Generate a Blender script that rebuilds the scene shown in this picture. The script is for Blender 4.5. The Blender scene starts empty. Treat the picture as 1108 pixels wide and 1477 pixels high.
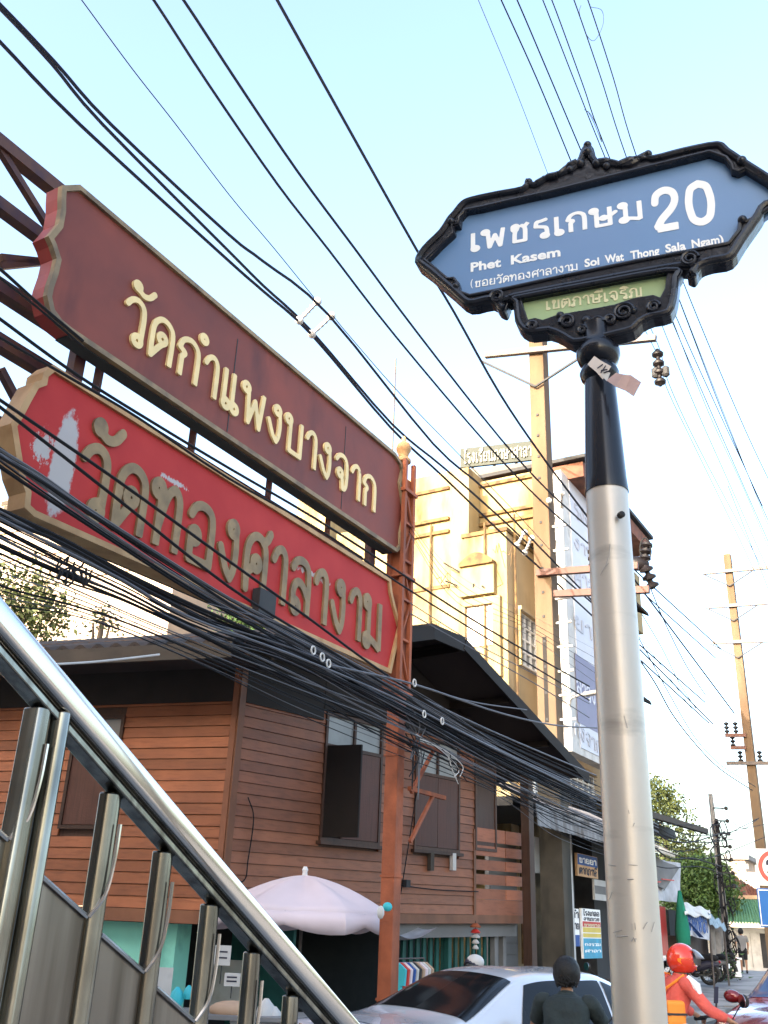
import bpy, math, random
import numpy as np
from mathutils import Vector, Matrix, geometry
random.seed(7); np.random.seed(7)
S = bpy.context.scene; COL = S.collection
PI = math.pi; rad = math.radians

# ---------------------------------------------------------------- camera
FPX = 1363.0; PITCH = rad(23.5); ROLL = rad(2.3); EYE = 1.8
cR0 = np.array([1, 0, 0.]); cF = np.array([0, math.cos(PITCH), math.sin(PITCH)]); cU0 = np.array([0, -math.sin(PITCH), math.cos(PITCH)])
cR = cR0*math.cos(ROLL)+cU0*math.sin(ROLL); cU = -cR0*math.sin(ROLL)+cU0*math.cos(ROLL); cC = np.array([0, 0, EYE])
cam = bpy.data.cameras.new('camera'); camo = bpy.data.objects.new('camera', cam); COL.objects.link(camo)
cam.sensor_fit = 'VERTICAL'; cam.sensor_height = 36.0; cam.lens = FPX/1477*36.0
cam.clip_start = 0.05; cam.clip_end = 2000
M4 = Matrix(((cR[0], cU[0], -cF[0], 0), (cR[1], cU[1], -cF[1], 0), (cR[2], cU[2], -cF[2], EYE), (0, 0, 0, 1)))
camo.matrix_world = M4
S.camera = camo

# ---------------------------------------------------------------- world, sun, exposure
SUN_AZ = rad(218); SUN_EL = rad(16)       # compass style: 0 = +Y, clockwise
W = bpy.data.worlds.new("World"); S.world = W; W.use_nodes = True
nt = W.node_tree; nt.nodes.clear()
sk = nt.nodes.new('ShaderNodeTexSky'); sk.sky_type = 'NISHITA'; sk.sun_disc = False
sk.sun_elevation = SUN_EL; sk.sun_rotation = SUN_AZ
sk.air_density = 1.0; sk.dust_density = 5.0; sk.ozone_density = 1.2; sk.altitude = 0
bg = nt.nodes.new('ShaderNodeBackground'); bg.inputs[1].default_value = 0.15
wo = nt.nodes.new('ShaderNodeOutputWorld')
nt.links.new(sk.outputs[0], bg.inputs[0]); nt.links.new(bg.outputs[0], wo.inputs[0])
sl = bpy.data.lights.new('sun', 'SUN'); sl.energy = 2.0; sl.angle = rad(0.5); sl.color = (1.0, 0.90, 0.77)
so = bpy.data.objects.new('sun', sl); COL.objects.link(so)
sd = Vector((math.sin(SUN_AZ)*math.cos(SUN_EL), math.cos(SUN_AZ)*math.cos(SUN_EL), math.sin(SUN_EL)))
so.rotation_euler = sd.to_track_quat('Z', 'Y').to_euler(); so.location = (0, 0, 60)
S.view_settings.view_transform = 'Standard'; S.view_settings.look = 'None'
S.view_settings.exposure = 2.75; S.view_settings.gamma = 1.0; S.view_settings.use_curve_mapping = False

# ---------------------------------------------------------------- survey helpers (photo measurements -> real places)
def ray(x, y): return cF*FPX+cR*(x-554)-cU*(y-738.5)
def atd(x, y, d):
    r = ray(x, y); return cC+r*d/math.hypot(r[0], r[1])
def proj(P):
    d = np.array(P)-cC; w = d@cF; return 554+FPX*(d@cR)/w, 738.5-FPX*(d@cU)/w

class Frame:
    """vertical plane: u along the wall, n out of it (towards the street), z up"""
    def __init__(s, P0, az, flip=False, slope=0.0):
        a = rad(az); s.P = np.array([P0[0], P0[1], 0.]); s.U = np.array([math.sin(a), math.cos(a), 0])
        s.N = np.array([math.cos(a), -math.sin(a), 0])*(-1 if flip else 1); s.slope = slope
        s.Z = np.array([0, 0, 1.])
    def pt(s, u, n, z): return s.P+s.U*u+s.N*n+np.array([0, 0, z+s.slope*u])
    def px(s, x, y, n=0.0):
        r = ray(x, y); P = s.P+s.N*n; t = ((P-cC)@s.N)/(r@s.N); Q = cC+r*t; u = (Q-P)@s.U
        return u, Q[2]-s.slope*u
    def P3(s, x, y, n=0.0):
        u, z = s.px(x, y, n); return s.pt(u, n, z)
    def off(s, n): 
        f = Frame(s.P[:2], 0); f.P = s.P+s.N*n; f.U = s.U; f.N = s.N; f.slope = s.slope; return f

# ---------------------------------------------------------------- mesh builder
ORG = {}
class MB:
    def __init__(s): s.v = []; s.f = []; s.uv = None; s.smooth = False
    def add(s, vs, fs):
        b = len(s.v); s.v += [tuple(map(float, v)) for v in vs]; s.f += [tuple(b+i for i in f) for f in fs]; return s
    def obox(s, o, a, b, c):
        o, a, b, c = map(np.array, (o, a, b, c))
        vs = [o, o+a, o+a+b, o+b, o+c, o+a+c, o+a+b+c, o+b+c]
        fs = [(0, 3, 2, 1), (4, 5, 6, 7), (0, 1, 5, 4), (1, 2, 6, 5), (2, 3, 7, 6), (3, 0, 4, 7)]
        if np.dot(np.cross(a, b), c) < 0: fs = [f[::-1] for f in fs]
        return s.add(vs, fs)
    def box(s, x0, x1, y0, y1, z0, z1):
        return s.obox((x0, y0, z0), (x1-x0, 0, 0), (0, y1-y0, 0), (0, 0, z1-z0))
    def fbox(s, F, u0, u1, n0, n1, z0, z1):
        o = F.pt(u0, n0, z0)
        return s.obox(o, F.pt(u1, n0, z0)-o, F.N*(n1-n0), (0, 0, z1-z0))
    def bar(s, a, b, w, h, up=(0, 0, 1)):
        a = np.array(a, float); b = np.array(b, float); d = b-a; L = np.linalg.norm(d); d /= L
        up = np.array(up, float)
        if abs(d@up) > .98: up = np.array([1., 0, 0])
        x = np.cross(d, up); x /= np.linalg.norm(x); y = np.cross(x, d)
        return s.obox(a-x*w/2-y*h/2, x*w, y*h, d*L)
    def tube(s, pts, r, n=6, cap=True, closed=False):
        P = [np.array(p, float) for p in pts]; m = len(P)
        rr = r if hasattr(r, '__len__') else [r]*m
        up = None; rings = []
        for i in range(m):
            if closed: d = P[(i+1) % m]-P[i-1]
            else: d = P[min(i+1, m-1)]-P[max(i-1, 0)]
            L = np.linalg.norm(d); d = d/L if L > 1e-9 else np.array([0, 0, 1.])
            if up is None:
                up = np.array([0, 0, 1.]) if abs(d[2]) < .9 else np.array([1., 0, 0])
            x = np.cross(d, up); x /= max(np.linalg.norm(x), 1e-9); y = np.cross(x, d); up = y
            rings.append([P[i]+(x*math.cos(2*PI*k/n)+y*math.sin(2*PI*k/n))*rr[i] for k in range(n)])
        vs = [v for rg in rings for v in rg]; fs = []
        for i in range(m if closed else m-1):
            j = (i+1) % m
            for k in range(n):
                l = (k+1) % n; fs.append((i*n+k, j*n+k, j*n+l, i*n+l))
        if cap and not closed: fs += [tuple(range(n)), tuple(range((m-1)*n, m*n))[::-1]]
        s.smooth = True
        return s.add(vs, fs)
    def lathe(s, c, prof, n=24, axis=None):
        c = np.array(c, float)
        if axis is None: X, Y, Zx = np.array([1., 0, 0]), np.array([0, 1., 0]), np.array([0, 0, 1.])
        else:
            Zx = np.array(axis, float); Zx /= np.linalg.norm(Zx); t = np.array([0, 0, 1.]) if abs(Zx[2]) < .9 else np.array([1., 0, 0])
            X = np.cross(t, Zx); X /= np.linalg.norm(X); Y = np.cross(Zx, X)
        vs = []; fs = []
        for r, z in prof:
            vs += [c+(X*math.cos(2*PI*k/n)+Y*math.sin(2*PI*k/n))*max(r, 1e-4)+Zx*z for k in range(n)]
        for i in range(len(prof)-1):
            for k in range(n):
                l = (k+1) % n; fs.append((i*n+k, i*n+l, (i+1)*n+l, (i+1)*n+k))
        fs += [tuple(range(n))[::-1], tuple(range((len(prof)-1)*n, len(prof)*n))]
        s.smooth = True
        return s.add(vs, fs)
    def ball(s, c, r, n=10, m=7, sc=(1, 1, 1)):
        vs = []; fs = []
        for j in range(m+1):
            t = PI*j/m
            for k in range(n):
                p = 2*PI*k/n; vs.append((c[0]+r*sc[0]*math.sin(t)*math.cos(p), c[1]+r*sc[1]*math.sin(t)*math.sin(p), c[2]-r*sc[2]*math.cos(t)))
        for j in range(m):
            for k in range(n):
                l = (k+1) % n; fs.append((j*n+k, j*n+l, (j+1)*n+l, (j+1)*n+k))
        s.smooth = True
        return s.add(vs, fs)
    def poly(s, pts, ext):
        """planar outline (3D pts) extruded by vector ext; handles concave outlines"""
        P = [Vector(p) for p in pts]; n = len(P); e = Vector(ext)
        tris = geometry.tessellate_polygon([P])
        vs = [tuple(p) for p in P]+[tuple(p+e) for p in P]; fs = []
        for t in tris: fs += [tuple(t), tuple(i+n for i in t[::-1])]
        for i in range(n):
            j = (i+1) % n; fs.append((i, j, j+n, i+n))
        return s.add(vs, fs)
    def quad(s, a, b, c, d): return s.add([a, b, c, d], [(0, 1, 2, 3)])
    def build(s, name, mat, parent=None, kind=None, smooth=None, bevel=0, recalc=True):
        me = bpy.data.meshes.new(name)
        off = np.array(ORG.get(parent.name, (0., 0., 0.))) if parent is not None else np.zeros(3)
        me.from_pydata([tuple(np.array(v)-off) for v in s.v], [], s.f)
        if recalc and len(s.f) < 60000:
            import bmesh
            bm = bmesh.new(); bm.from_mesh(me); bmesh.ops.recalc_face_normals(bm, faces=bm.faces); bm.to_mesh(me); bm.free()
        sm = s.smooth if smooth is None else smooth
        if sm: me.polygons.foreach_set('use_smooth', [True]*len(me.polygons)); me.set_sharp_from_angle(angle=rad(42))
        me.materials.append(mat)
        o = bpy.data.objects.new(name, me); COL.objects.link(o)
        if parent is not None: o.parent = parent; ORG[o.name] = tuple(off)

        if kind: o['kind'] = kind
        if bevel:
            b = o.modifiers.new('b', 'BEVEL'); b.width = bevel; b.segments = 2; b.limit_method = 'ANGLE'
        return o

def tag(o, label, cat, group=None, kind=None):
    o['label'] = label; o['category'] = cat
    if group: o['group'] = group
    if kind: o['kind'] = kind
    return o
def thing(name, label, cat, loc=(0, 0, 0), group=None):
    o = bpy.data.objects.new(name, None); COL.objects.link(o); o.empty_display_size = .2
    o.location = tuple(map(float, loc)); ORG[o.name] = tuple(map(float, loc))
    return tag(o, label, cat, group)
def copy_tree(o, parent=None):
    c = o.copy(); COL.objects.link(c)
    if parent is not None: c.parent = parent
    for ch in list(o.children): copy_tree(ch, c)
    return c
def solo(name, mb, mat, label, cat, group=None, **k):
    o = mb.build(name, mat, None, **k)
    # put the origin at the base of the thing
    vs = np.array(mb.v); c = vs.mean(0); c[2] = vs[:, 2].min()
    o.data.transform(Matrix.Translation(Vector(-c))); o.location = tuple(c)
    return tag(o, label, cat, group)

# ---------------------------------------------------------------- materials
MATS = {}
def mat(name, col, rough=.6, metal=0.0, var=.12, scale=3.0, bump=.0, bscale=40, col2=None, mixs=1.5, thr=(.45, .6), streak=0, spec=.3, emit=None, coat=0):
    """plain procedural: base colour with noise variation, optional second colour in patches/vertical streaks, fine bump"""
    if name in MATS: return MATS[name]
    m = bpy.data.materials.new(name); m.use_nodes = True; t = m.node_tree; N = t.nodes; L = t.links
    b = N['Principled BSDF']; b.inputs['Roughness'].default_value = rough; b.inputs['Metallic'].default_value = metal
    b.inputs['Specular IOR Level'].default_value = spec; b.inputs['Coat Weight'].default_value = coat
    tc = N.new('ShaderNodeTexCoord')
    def noise(sc, det=5, vec=None):
        n = N.new('ShaderNodeTexNoise'); n.inputs['Scale'].default_value = sc; n.inputs['Detail'].default_value = det
        L.new(vec or tc.outputs['Object'], n.inputs['Vector']); return n
    n1 = noise(scale)
    mx = N.new('ShaderNodeMix'); mx.data_type = 'RGBA'
    lo = tuple(c*(1-var) for c in col); hi = tuple(min(1, c*(1+var)) for c in col)
    mx.inputs[6].default_value = (*lo, 1); mx.inputs[7].default_value = (*hi, 1)
    mr = N.new('ShaderNodeMapRange'); mr.inputs[1].default_value = .3; mr.inputs[2].default_value = .7
    L.new(n1.outputs[0], mr.inputs[0]); L.new(mr.outputs[0], mx.inputs[0]); out = mx.outputs[2]
    if col2:
        vec = None
        if streak:
            mp = N.new('ShaderNodeMapping'); mp.inputs['Scale'].default_value = (1, 1, 1/streak); L.new(tc.outputs['Object'], mp.inputs[0]); vec = mp.outputs[0]
        n2 = noise(mixs, 8, vec); m2 = N.new('ShaderNodeMix'); m2.data_type = 'RGBA'
        r2 = N.new('ShaderNodeMapRange'); r2.inputs[1].default_value = thr[0]; r2.inputs[2].default_value = thr[1]
        L.new(n2.outputs[0], r2.inputs[0]); L.new(r2.outputs[0], m2.inputs[0]); L.new(out, m2.inputs[6]); m2.inputs[7].default_value = (*col2, 1); out = m2.outputs[2]
    L.new(out, b.inputs['Base Color'])
    if rough > .05:
        rr = N.new('ShaderNodeMapRange'); rr.inputs[3].default_value = max(.03, rough*.8); rr.inputs[4].default_value = min(1, rough*1.2); L.new(n1.outputs[0], rr.inputs[0]); L.new(rr.outputs[0], b.inputs['Roughness'])
    if bump:
        n3 = noise(bscale, 4); bp = N.new('ShaderNodeBump'); bp.inputs['Strength'].default_value = bump; bp.inputs['Distance'].default_value = .01 if bump < 1 else .03
        L.new(n3.outputs[0], bp.inputs['Height']); L.new(bp.outputs[0], b.inputs['Normal'])
    MATS[name] = m; return m

def wood_mat(name, col, dark, axis_scale=(1.2, 1.2, 9)):
    m = mat(name, col, .55, var=.15, scale=2.5, bump=.25, bscale=60)
    t = m.node_tree; N = t.nodes; L = t.links; b = N['Principled BSDF']
    tc = [n for n in N if n.type == 'TEX_COORD'][0]
    oi = N.new('ShaderNodeObjectInfo')
    src = b.inputs['Base Color'].links[0].from_socket
    mp = N.new('ShaderNodeMapping'); mp.inputs['Scale'].default_value = axis_scale; L.new(tc.outputs['Object'], mp.inputs[0])
    n = N.new('ShaderNodeTexNoise'); n.inputs['Scale'].default_value = 3; n.inputs['Detail'].default_value = 8; L.new(mp.outputs[0], n.inputs['Vector'])
    mr = N.new('ShaderNodeMapRange'); mr.inputs[1].default_value = .5; mr.inputs[2].default_value = .8; mr.inputs[4].default_value = .75; L.new(n.outputs[0], mr.inputs[0])
    mx = N.new('ShaderNodeMix'); mx.data_type = 'RGBA'; L.new(mr.outputs[0], mx.inputs[0]); L.new(src, mx.inputs[6]); mx.inputs[7].default_value = (*dark, 1)
    hs = N.new('ShaderNodeHueSaturation'); mr2 = N.new('ShaderNodeMapRange'); mr2.inputs[3].default_value = .74; mr2.inputs[4].default_value = 1.2
    L.new(oi.outputs['Random'], mr2.inputs[0]); L.new(mr2.outputs[0], hs.inputs['Value']); L.new(mx.outputs[2], hs.inputs['Color']); L.new(hs.outputs[0], b.inputs['Base Color'])
    return m

m_asphalt = mat('asphalt', (.05, .05, .052), .85, var=.25, scale=6, bump=.5, bscale=180)
m_conc = mat('concrete', (.30, .29, .27), .85, var=.15, scale=1.5, bump=.3, bscale=60, col2=(.17, .16, .15), mixs=.8)
m_pole_conc = mat('pole_concrete', (.135, .092, .056), .85, var=.1, scale=2, bump=.25, bscale=50, col2=(.10, .062, .035), mixs=1.2, streak=6)
m_boards_a = wood_mat('brown_siding', (.26, .10, .052), (.14, .052, .028))
m_boards_b = wood_mat('orange_siding', (.32, .112, .05), (.18, .062, .03))
m_trim = wood_mat('brown_trim', (.20, .085, .045), (.09, .035, .02), (1.2, 1.2, .6))
m_darkwood = wood_mat('dark_wood', (.075, .04, .028), (.03, .018, .012), (9, 9, .8))
m_shutter = wood_mat('shutter_wood', (.105, .045, .032), (.055, .026, .02), (14, 14, .6))
m_black_wood = mat('black_wood', (.012, .009, .008), .7, var=.3)
m_gable = mat('eave_shade_dark', (.025, .02, .018), .8, var=.25)
m_roof = mat('roof_sheet', (.022, .02, .02), .85, var=.4, scale=2, col2=(.05, .036, .028), mixs=2.0)
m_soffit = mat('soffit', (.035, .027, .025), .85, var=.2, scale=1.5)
m_fascia = mat('fascia', (.065, .052, .04), .8, var=.3, scale=2, col2=(.06, .05, .04), mixs=2, streak=.3)
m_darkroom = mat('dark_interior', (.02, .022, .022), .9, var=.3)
m_teal = mat('turquoise_plaster', (.27, .70, .56), .7, var=.06, scale=1.5, col2=(.17, .48, .40), mixs=3, thr=(.55, .75))
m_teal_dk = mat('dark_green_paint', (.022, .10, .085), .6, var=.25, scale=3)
m_glass = mat('window_glass', (.20, .21, .22), .12, var=.25, scale=2.5, spec=.8)
m_glass_dk = mat('dark_glass', (.010, .011, .012), .10, var=.1, spec=.3)
m_frosted = mat('frosted_glass', (.28, .28, .27), .35, var=.2, scale=2)
m_yel = mat('yellow_plaster', (.33, .255, .13), .85, var=.14, scale=.8, bump=.2, bscale=20, col2=(.12, .075, .032), mixs=1.8, thr=(.47, .72), streak=3.5)
m_ochre = mat('ochre_plaster', (.42, .31, .18), .85, var=.10, scale=.7, bump=.2, bscale=20, col2=(.26, .17, .09), mixs=1.1, thr=(.57, .78), streak=2.5)
m_stain = mat('stained_ledge', (.19, .12, .05), .9, var=.3, scale=2, col2=(.09, .055, .03), mixs=4)
m_cream = mat('cream_wall', (.46, .36, .28), .85, var=.08, scale=.5, col2=(.36, .28, .22), mixs=1)
m_white = mat('white_paint', (.75, .74, .73), .5, var=.05)
m_offwhite = mat('weathered_white', (.55, .53, .50), .6, var=.12, scale=3, col2=(.35, .32, .28), mixs=2.5, thr=(.55, .75))
m_greywall = mat('grey_wall', (.20, .195, .19), .8, var=.2, scale=1.2)
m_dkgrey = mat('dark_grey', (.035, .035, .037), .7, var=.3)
m_steel = mat('stainless_steel', (.56, .53, .50), .15, 1.0, var=.1, scale=3)
m_steel_sat = mat('reflect_streak_steel', (.25, .245, .215), .24, 1.0, var=.3, scale=9, col2=(.12, .11, .095), mixs=30, thr=(.42, .62), streak=30)  # dark streaks in the colour stand in for reflected surroundings
m_pole_metal = mat('silver_pole_paint', (.52, .465, .40), .42, .45, var=.08, scale=3, bump=.08, bscale=30, col2=(.27, .24, .21), mixs=3.2, thr=(.60, .76), streak=.25)
m_blk_paint = mat('black_gloss', (.008, .009, .014), .22, var=.2, spec=.35)
m_blk_frame = mat('black_cast_iron', (.010, .011, .017), .28, var=.2, scale=20, bump=.15, bscale=60, spec=.4)
m_blue = mat('blue_sign_face', (.14, .265, .47), .35, var=.06, scale=1.2, col2=(.17, .27, .46), mixs=1.0, thr=(.5, .8), spec=.6)
m_green = mat('green_sign_face', (.38, .50, .27), .4, var=.08, scale=2)
m_letter_w = mat('white_reflective_letters', (.97, .95, .91), .5, var=.03)
m_letter_y = mat('cream_letters', (.78, .74, .48), .5, var=.04)
m_gold = mat('cream_raised_letters', (.74, .56, .27), .5, var=.12, scale=4, col2=(.12, .07, .04), mixs=3.5, thr=(.67, .74))
m_gold_old = mat('faded_bronze_letters', (.24, .165, .085), .6, var=.28, scale=5, col2=(.10, .065, .04), mixs=4, thr=(.55, .75))
m_border = mat('faded_gold_border', (.28, .20, .11), .6, var=.25, scale=3, col2=(.15, .11, .07), mixs=3)
m_border2 = mat('cream_gold_border', (.46, .28, .13), .6, var=.15, scale=3, col2=(.35, .2, .09), mixs=3)
m_maroon = mat('maroon_sign_face', (.17, .040, .026), .6, var=.3, scale=1.0, col2=(.07, .02, .018), mixs=2.2, thr=(.54, .80), streak=3)
m_redside = mat('red_sign_edge', (.24, .035, .03), .5, var=.2)
m_underside = mat('sign_underside', (.03, .035, .038), .7, var=.3)
m_truss = mat('maroon_truss_paint', (.06, .028, .034), .6, var=.3, scale=4, col2=(.09, .04, .028), mixs=5)
m_rust = mat('rusty_orange_steel', (.30, .085, .037), .65, var=.28, scale=4, bump=.3, bscale=30, col2=(.13, .04, .022), mixs=2.2, thr=(.5, .68), streak=4)
m_cable = mat('black_cable', (.007, .007, .009), .75, var=.2)
m_cable_b = mat('bluish_cable', (.010, .014, .030), .75, var=.2)
m_cable_g = mat('grey_cable', (.10, .10, .11), .5, var=.2)
m_cable_w = mat('pale_cable', (.5, .48, .46), .5, var=.1)
m_galv = mat('galvanised_arm', (.10, .085, .08), .55, .3, var=.2, scale=5)
m_redarm = mat('rusty_arm', (.11, .05, .038), .6, var=.2, scale=5)
m_insul = mat('brown_porcelain', (.008, .006, .007), .5, var=.2)
m_umb = mat('pale_pink_canvas', (.70, .58, .60), .8, var=.05, scale=2, bump=.1, bscale=80)
m_red = mat('red_plastic', (.55, .04, .03), .35, var=.1, spec=.6)
m_helmet = mat('red_helmet_gloss', (.62, .045, .02), .14, var=.08, coat=.6)
m_helmet_o = mat('orange_helmet_stripe', (.85, .22, .02), .2, var=.05)
m_jacket = mat('coral_red_jacket', (.60, .10, .075), .75, var=.18, scale=6, bump=1.0, bscale=9)
m_orange = mat('orange_strap', (.85, .26, .03), .6, var=.1)
m_black_cloth = mat('charcoal_shirt', (.022, .030, .030), .85, var=.3, scale=8, bump=1.0, bscale=9)
m_black_trs = mat('black_trousers', (.015, .015, .017), .85, var=.2)
m_skin = mat('skin', (.32, .17, .10), .55, var=.08)
m_hair = mat('black_hair', (.008, .007, .006), .5, var=.3, bump=.6, bscale=120)
m_tyre = mat('tyre_rubber', (.015, .015, .015), .85, var=.2)
m_car_w = mat('silver_white_car_paint', (.60, .61, .63), .22, .25, var=.03, coat=.8)
m_car_r = mat('dark_red_car_paint', (.17, .012, .015), .18, .1, var=.05, coat=.8)
m_chrome = mat('chrome', (.75, .75, .75), .08, 1.0, var=.03)
m_lens_r = mat('red_lamp_lens', (.30, .01, .01), .1, var=.05)
m_lens_c = mat('clear_lamp_lens', (.55, .56, .58), .08, var=.05)
m_blueglass = mat('windscreen', (.03, .06, .14), .06, var=.15, spec=.8)
m_leaf = mat('leaves', (.055, .10, .025), .6, var=.5, scale=6)
m_leaf2 = mat('leaves_yellowish', (.065, .08, .022), .6, var=.4, scale=5)
m_leaf3 = mat('banana_leaf', (.16, .30, .04), .5, var=.2)
m_trunk = mat('tree_trunk', (.12, .09, .065), .9, var=.3, bump=.5)
m_greentile = mat('green_roof_tile', (.12, .26, .14), .7, var=.3, scale=8)
m_brownroof = mat('rusty_roof', (.16, .065, .04), .8, var=.4, scale=3)
m_poster_y = mat('poster_yellow', (.70, .52, .10), .5, var=.1)
m_poster_b = mat('poster_cyan', (.06, .34, .50), .5, var=.2, scale=4)
m_poster_r = mat('poster_red', (.55, .05, .04), .5, var=.1)
m_print = mat('dark_print', (.03, .03, .05), .6, var=.1)
m_bluep = mat('blue_print', (.03, .09, .30), .6, var=.2)
m_signblue = mat('traffic_blue', (.01, .13, .42), .4, var=.05)
m_tarp = mat('grey_white_tarp', (.45, .45, .48), .6, var=.2, scale=4)
m_greenfab = mat('green_canvas', (.01, .16, .10), .8, var=.15)
m_paper = mat('paper', (.62, .54, .48), .8, var=.12, scale=10)
m_purple = mat('lilac_print', (.20, .19, .29), .5, var=.1)
m_billb = mat('billboard_face', (.58, .59, .66), .5, var=.08, scale=1)
m_cyan = mat('cyan_bag', (.05, .45, .50), .5, var=.2)
m_tan = mat('tan_cloth', (.45, .30, .20), .8, var=.1)

# the red sign face: flaked paint showing grey primer where the photo shows it
def peeled_red(centres):
    m = bpy.data.materials.new('peeling_red_sign_face'); m.use_nodes = True; t = m.node_tree; N = t.nodes; L = t.links
    b = N['Principled BSDF']; b.inputs['Roughness'].default_value = .6; b.inputs['Specular IOR Level'].default_value = .12
    uv = N.new('ShaderNodeUVMap'); uv.uv_map = 'UVMap'
    n0 = N.new('ShaderNodeTexNoise'); n0.inputs['Scale'].default_value = 2.2; n0.inputs['Detail'].default_value = 6; L.new(uv.outputs[0], n0.inputs['Vector'])
    base = N.new('ShaderNodeMix'); base.data_type = 'RGBA'; base.inputs[6].default_value = (.33, .024, .025, 1); base.inputs[7].default_value = (.48, .048, .042, 1); L.new(n0.outputs[0], base.inputs[0])
    mpn = N.new('ShaderNodeMapping'); mpn.inputs['Scale'].default_value = (1.6, .7, 1); L.new(uv.outputs[0], mpn.inputs[0])
    n1 = N.new('ShaderNodeTexNoise'); n1.inputs['Scale'].default_value = 11; n1.inputs['Detail'].default_value = 12; n1.inputs['Roughness'].default_value = .75; L.new(mpn.outputs[0], n1.inputs['Vector'])
    out = base.outputs[2]
    for (cx, cz, rx, rz, amp, o_) in centres:
        mp = N.new('ShaderNodeMapping'); mp.vector_type = 'POINT'; mp.inputs['Location'].default_value = (-cx/rx, -cz/rz, 0); mp.inputs['Scale'].default_value = (1/rx, 1/rz, 1)
        L.new(uv.outputs[0], mp.inputs[0])
        ln = N.new('ShaderNodeVectorMath'); ln.operation = 'LENGTH'; L.new(mp.outputs[0], ln.inputs[0])
        ma = N.new('ShaderNodeMath'); ma.operation = 'MULTIPLY_ADD'; L.new(n1.outputs[0], ma.inputs[0]); ma.inputs[1].default_value = amp; L.new(ln.outputs['Value'], ma.inputs[2])
        mr = N.new('ShaderNodeMapRange'); mr.inputs[1].default_value = amp*.5+o_; mr.inputs[2].default_value = amp*.5+o_+.12; mr.inputs[3].default_value = 1; mr.inputs[4].default_value = 0; L.new(ma.outputs[0], mr.inputs[0])
        mx = N.new('ShaderNodeMix'); mx.data_type = 'RGBA'; L.new(mr.outputs[0], mx.inputs[0]); L.new(out, mx.inputs[6]); mx.inputs[7].default_value = (.40, .37, .36, 1); out = mx.outputs[2]
    L.new(out, b.inputs['Base Color']); return m

# ---------------------------------------------------------------- stroke lettering
G = {}
def O(x, y, r=.108): return ('o', x, y, r)
arch = [(.05, .74), (.14, .9), (.32, 1.0), (.52, .93), (.6, .72), (.6, 0)]
G['ว'] = (.62, [[(.04, .78), (.14, .93), (.3, 1.0), (.46, .92), (.52, .7), (.52, .1)], O(.43, .09)])
G['ด'] = (.72, [[(.08, 0), (.06, .4), (.08, .75), (.2, .94), (.36, 1.0), (.54, .93), (.64, .72), (.64, 0)], [(.08, 0), (.28, .3), (.38, .42)], O(.35, .53)])
G['ต'] = (.72, [[(.08, 0), (.05, .4), (.07, .75), (.2, .96)], [(.2, .96), (.36, .84)], [(.36, .84), (.52, .97), (.64, .75), (.64, 0)], [(.08, 0), (.28, .3), (.38, .42)], O(.35, .53)])
G['ศ'] = (.74, [[(.1, 0), (.06, .4), (.08, .75), (.2, .94), (.36, 1.0), (.54, .93), (.64, .7), (.64, 0)], [(.1, 0), (.1, .25), (.22, .38), (.3, .42)], O(.36, .5), [(.52, .93), (.66, 1.02), (.74, 1.16)]])
G['ค'] = G['ศ']
G['ก'] = (.72, [[(.12, 0), (.12, .48)], [(.12, .48), (.2, .6), (.02, .68)], [(.02, .68), (.12, .9), (.33, 1.0), (.52, .93), (.62, .72), (.62, 0)]])
G['า'] = (.5, [[(.03, .76), (.12, .93), (.26, 1.0), (.38, .92), (.42, .7), (.42, 0)]])
G['ำ'] = (.5, G['า'][1]+[O(-.12, 1.28, .09)])
G['เ'] = (.32, [[(.09, 1.0), (.09, .12)], O(.18, .1)])
G['แ'] = (.62, [[(.09, 1.0), (.09, .12)], O(.18, .1), [(.39, 1.0), (.39, .12)], O(.48, .1)])
G['พ'] = (.86, [O(.09, .9), [(.18, .9), (.25, .03)], [(.25, .03), (.46, .68)], [(.46, .68), (.66, .03)], [(.66, .03), (.77, 1.0)]])
G['ง'] = (.6, [O(.34, .89), [(.43, .88), (.47, .5), (.44, .2), (.36, .03)], [(.36, .03), (.22, .16), (.12, .33), (.03, .5)]])
G['บ'] = (.74, [O(.08, .9), [(.17, .9), (.17, .05)], [(.17, .05), (.64, .05)], [(.64, .05), (.64, 1.0)]])
G['ม'] = (.78, [O(.08, .9), [(.17, .9), (.17, .12)], O(.1, .1), [(.14, .19), (.4, .12), (.66, .02)], [(.66, 0), (.66, 1.0)]])
G['น'] = (.8, [O(.08, .9), [(.17, .9), (.17, .02)], [(.17, .02), (.4, .05), (.6, .18)], O(.66, .1), [(.58, .15), (.58, 1.0)]])
G['ท'] = (.76, [O(.08, .9), [(.17, .9), (.17, 0)], [(.17, .3), (.3, .8), (.46, 1.0), (.6, .9), (.64, .65), (.64, 0)]])
G['อ'] = (.74, [[(.05, .78), (.16, .94), (.35, 1.0), (.56, .93), (.64, .7), (.64, .05)], [(.64, .05), (.1, .05)], [(.1, .05), (.09, .4)], O(.19, .45)])
G['ล'] = (.72, [[(.05, .8), (.16, .95), (.35, 1.0), (.54, .93), (.62, .7), (.62, 0)], O(.2, .1), [(.11, .12), (.1, .38), (.22, .56), (.42, .52), (.62, .3)]])
G['จ'] = (.68, [[(.05, .8), (.16, .94), (.33, 1.0), (.5, .93), (.58, .7), (.57, .25), (.5, .06), (.4, .03)], [(.4, .03), (.34, .42)], O(.25, .45)])
G['ข'] = (.68, [O(.2, .74, .075), [(.12, .76), (.13, .92), (.24, .97), (.31, .86), (.2, .55), (.18, .05)], [(.18, .05), (.58, .05)], [(.58, .05), (.58, 1.0)]])
G['ช'] = (.74, [O(.2, .74, .075), [(.12, .76), (.13, .92), (.24, .97), (.31, .86), (.2, .55), (.18, .05)], [(.18, .05), (.58, .05)], [(.58, .05), (.58, .72), (.47, .9)], [(.55, .82), (.7, 1.02)]])
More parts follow.
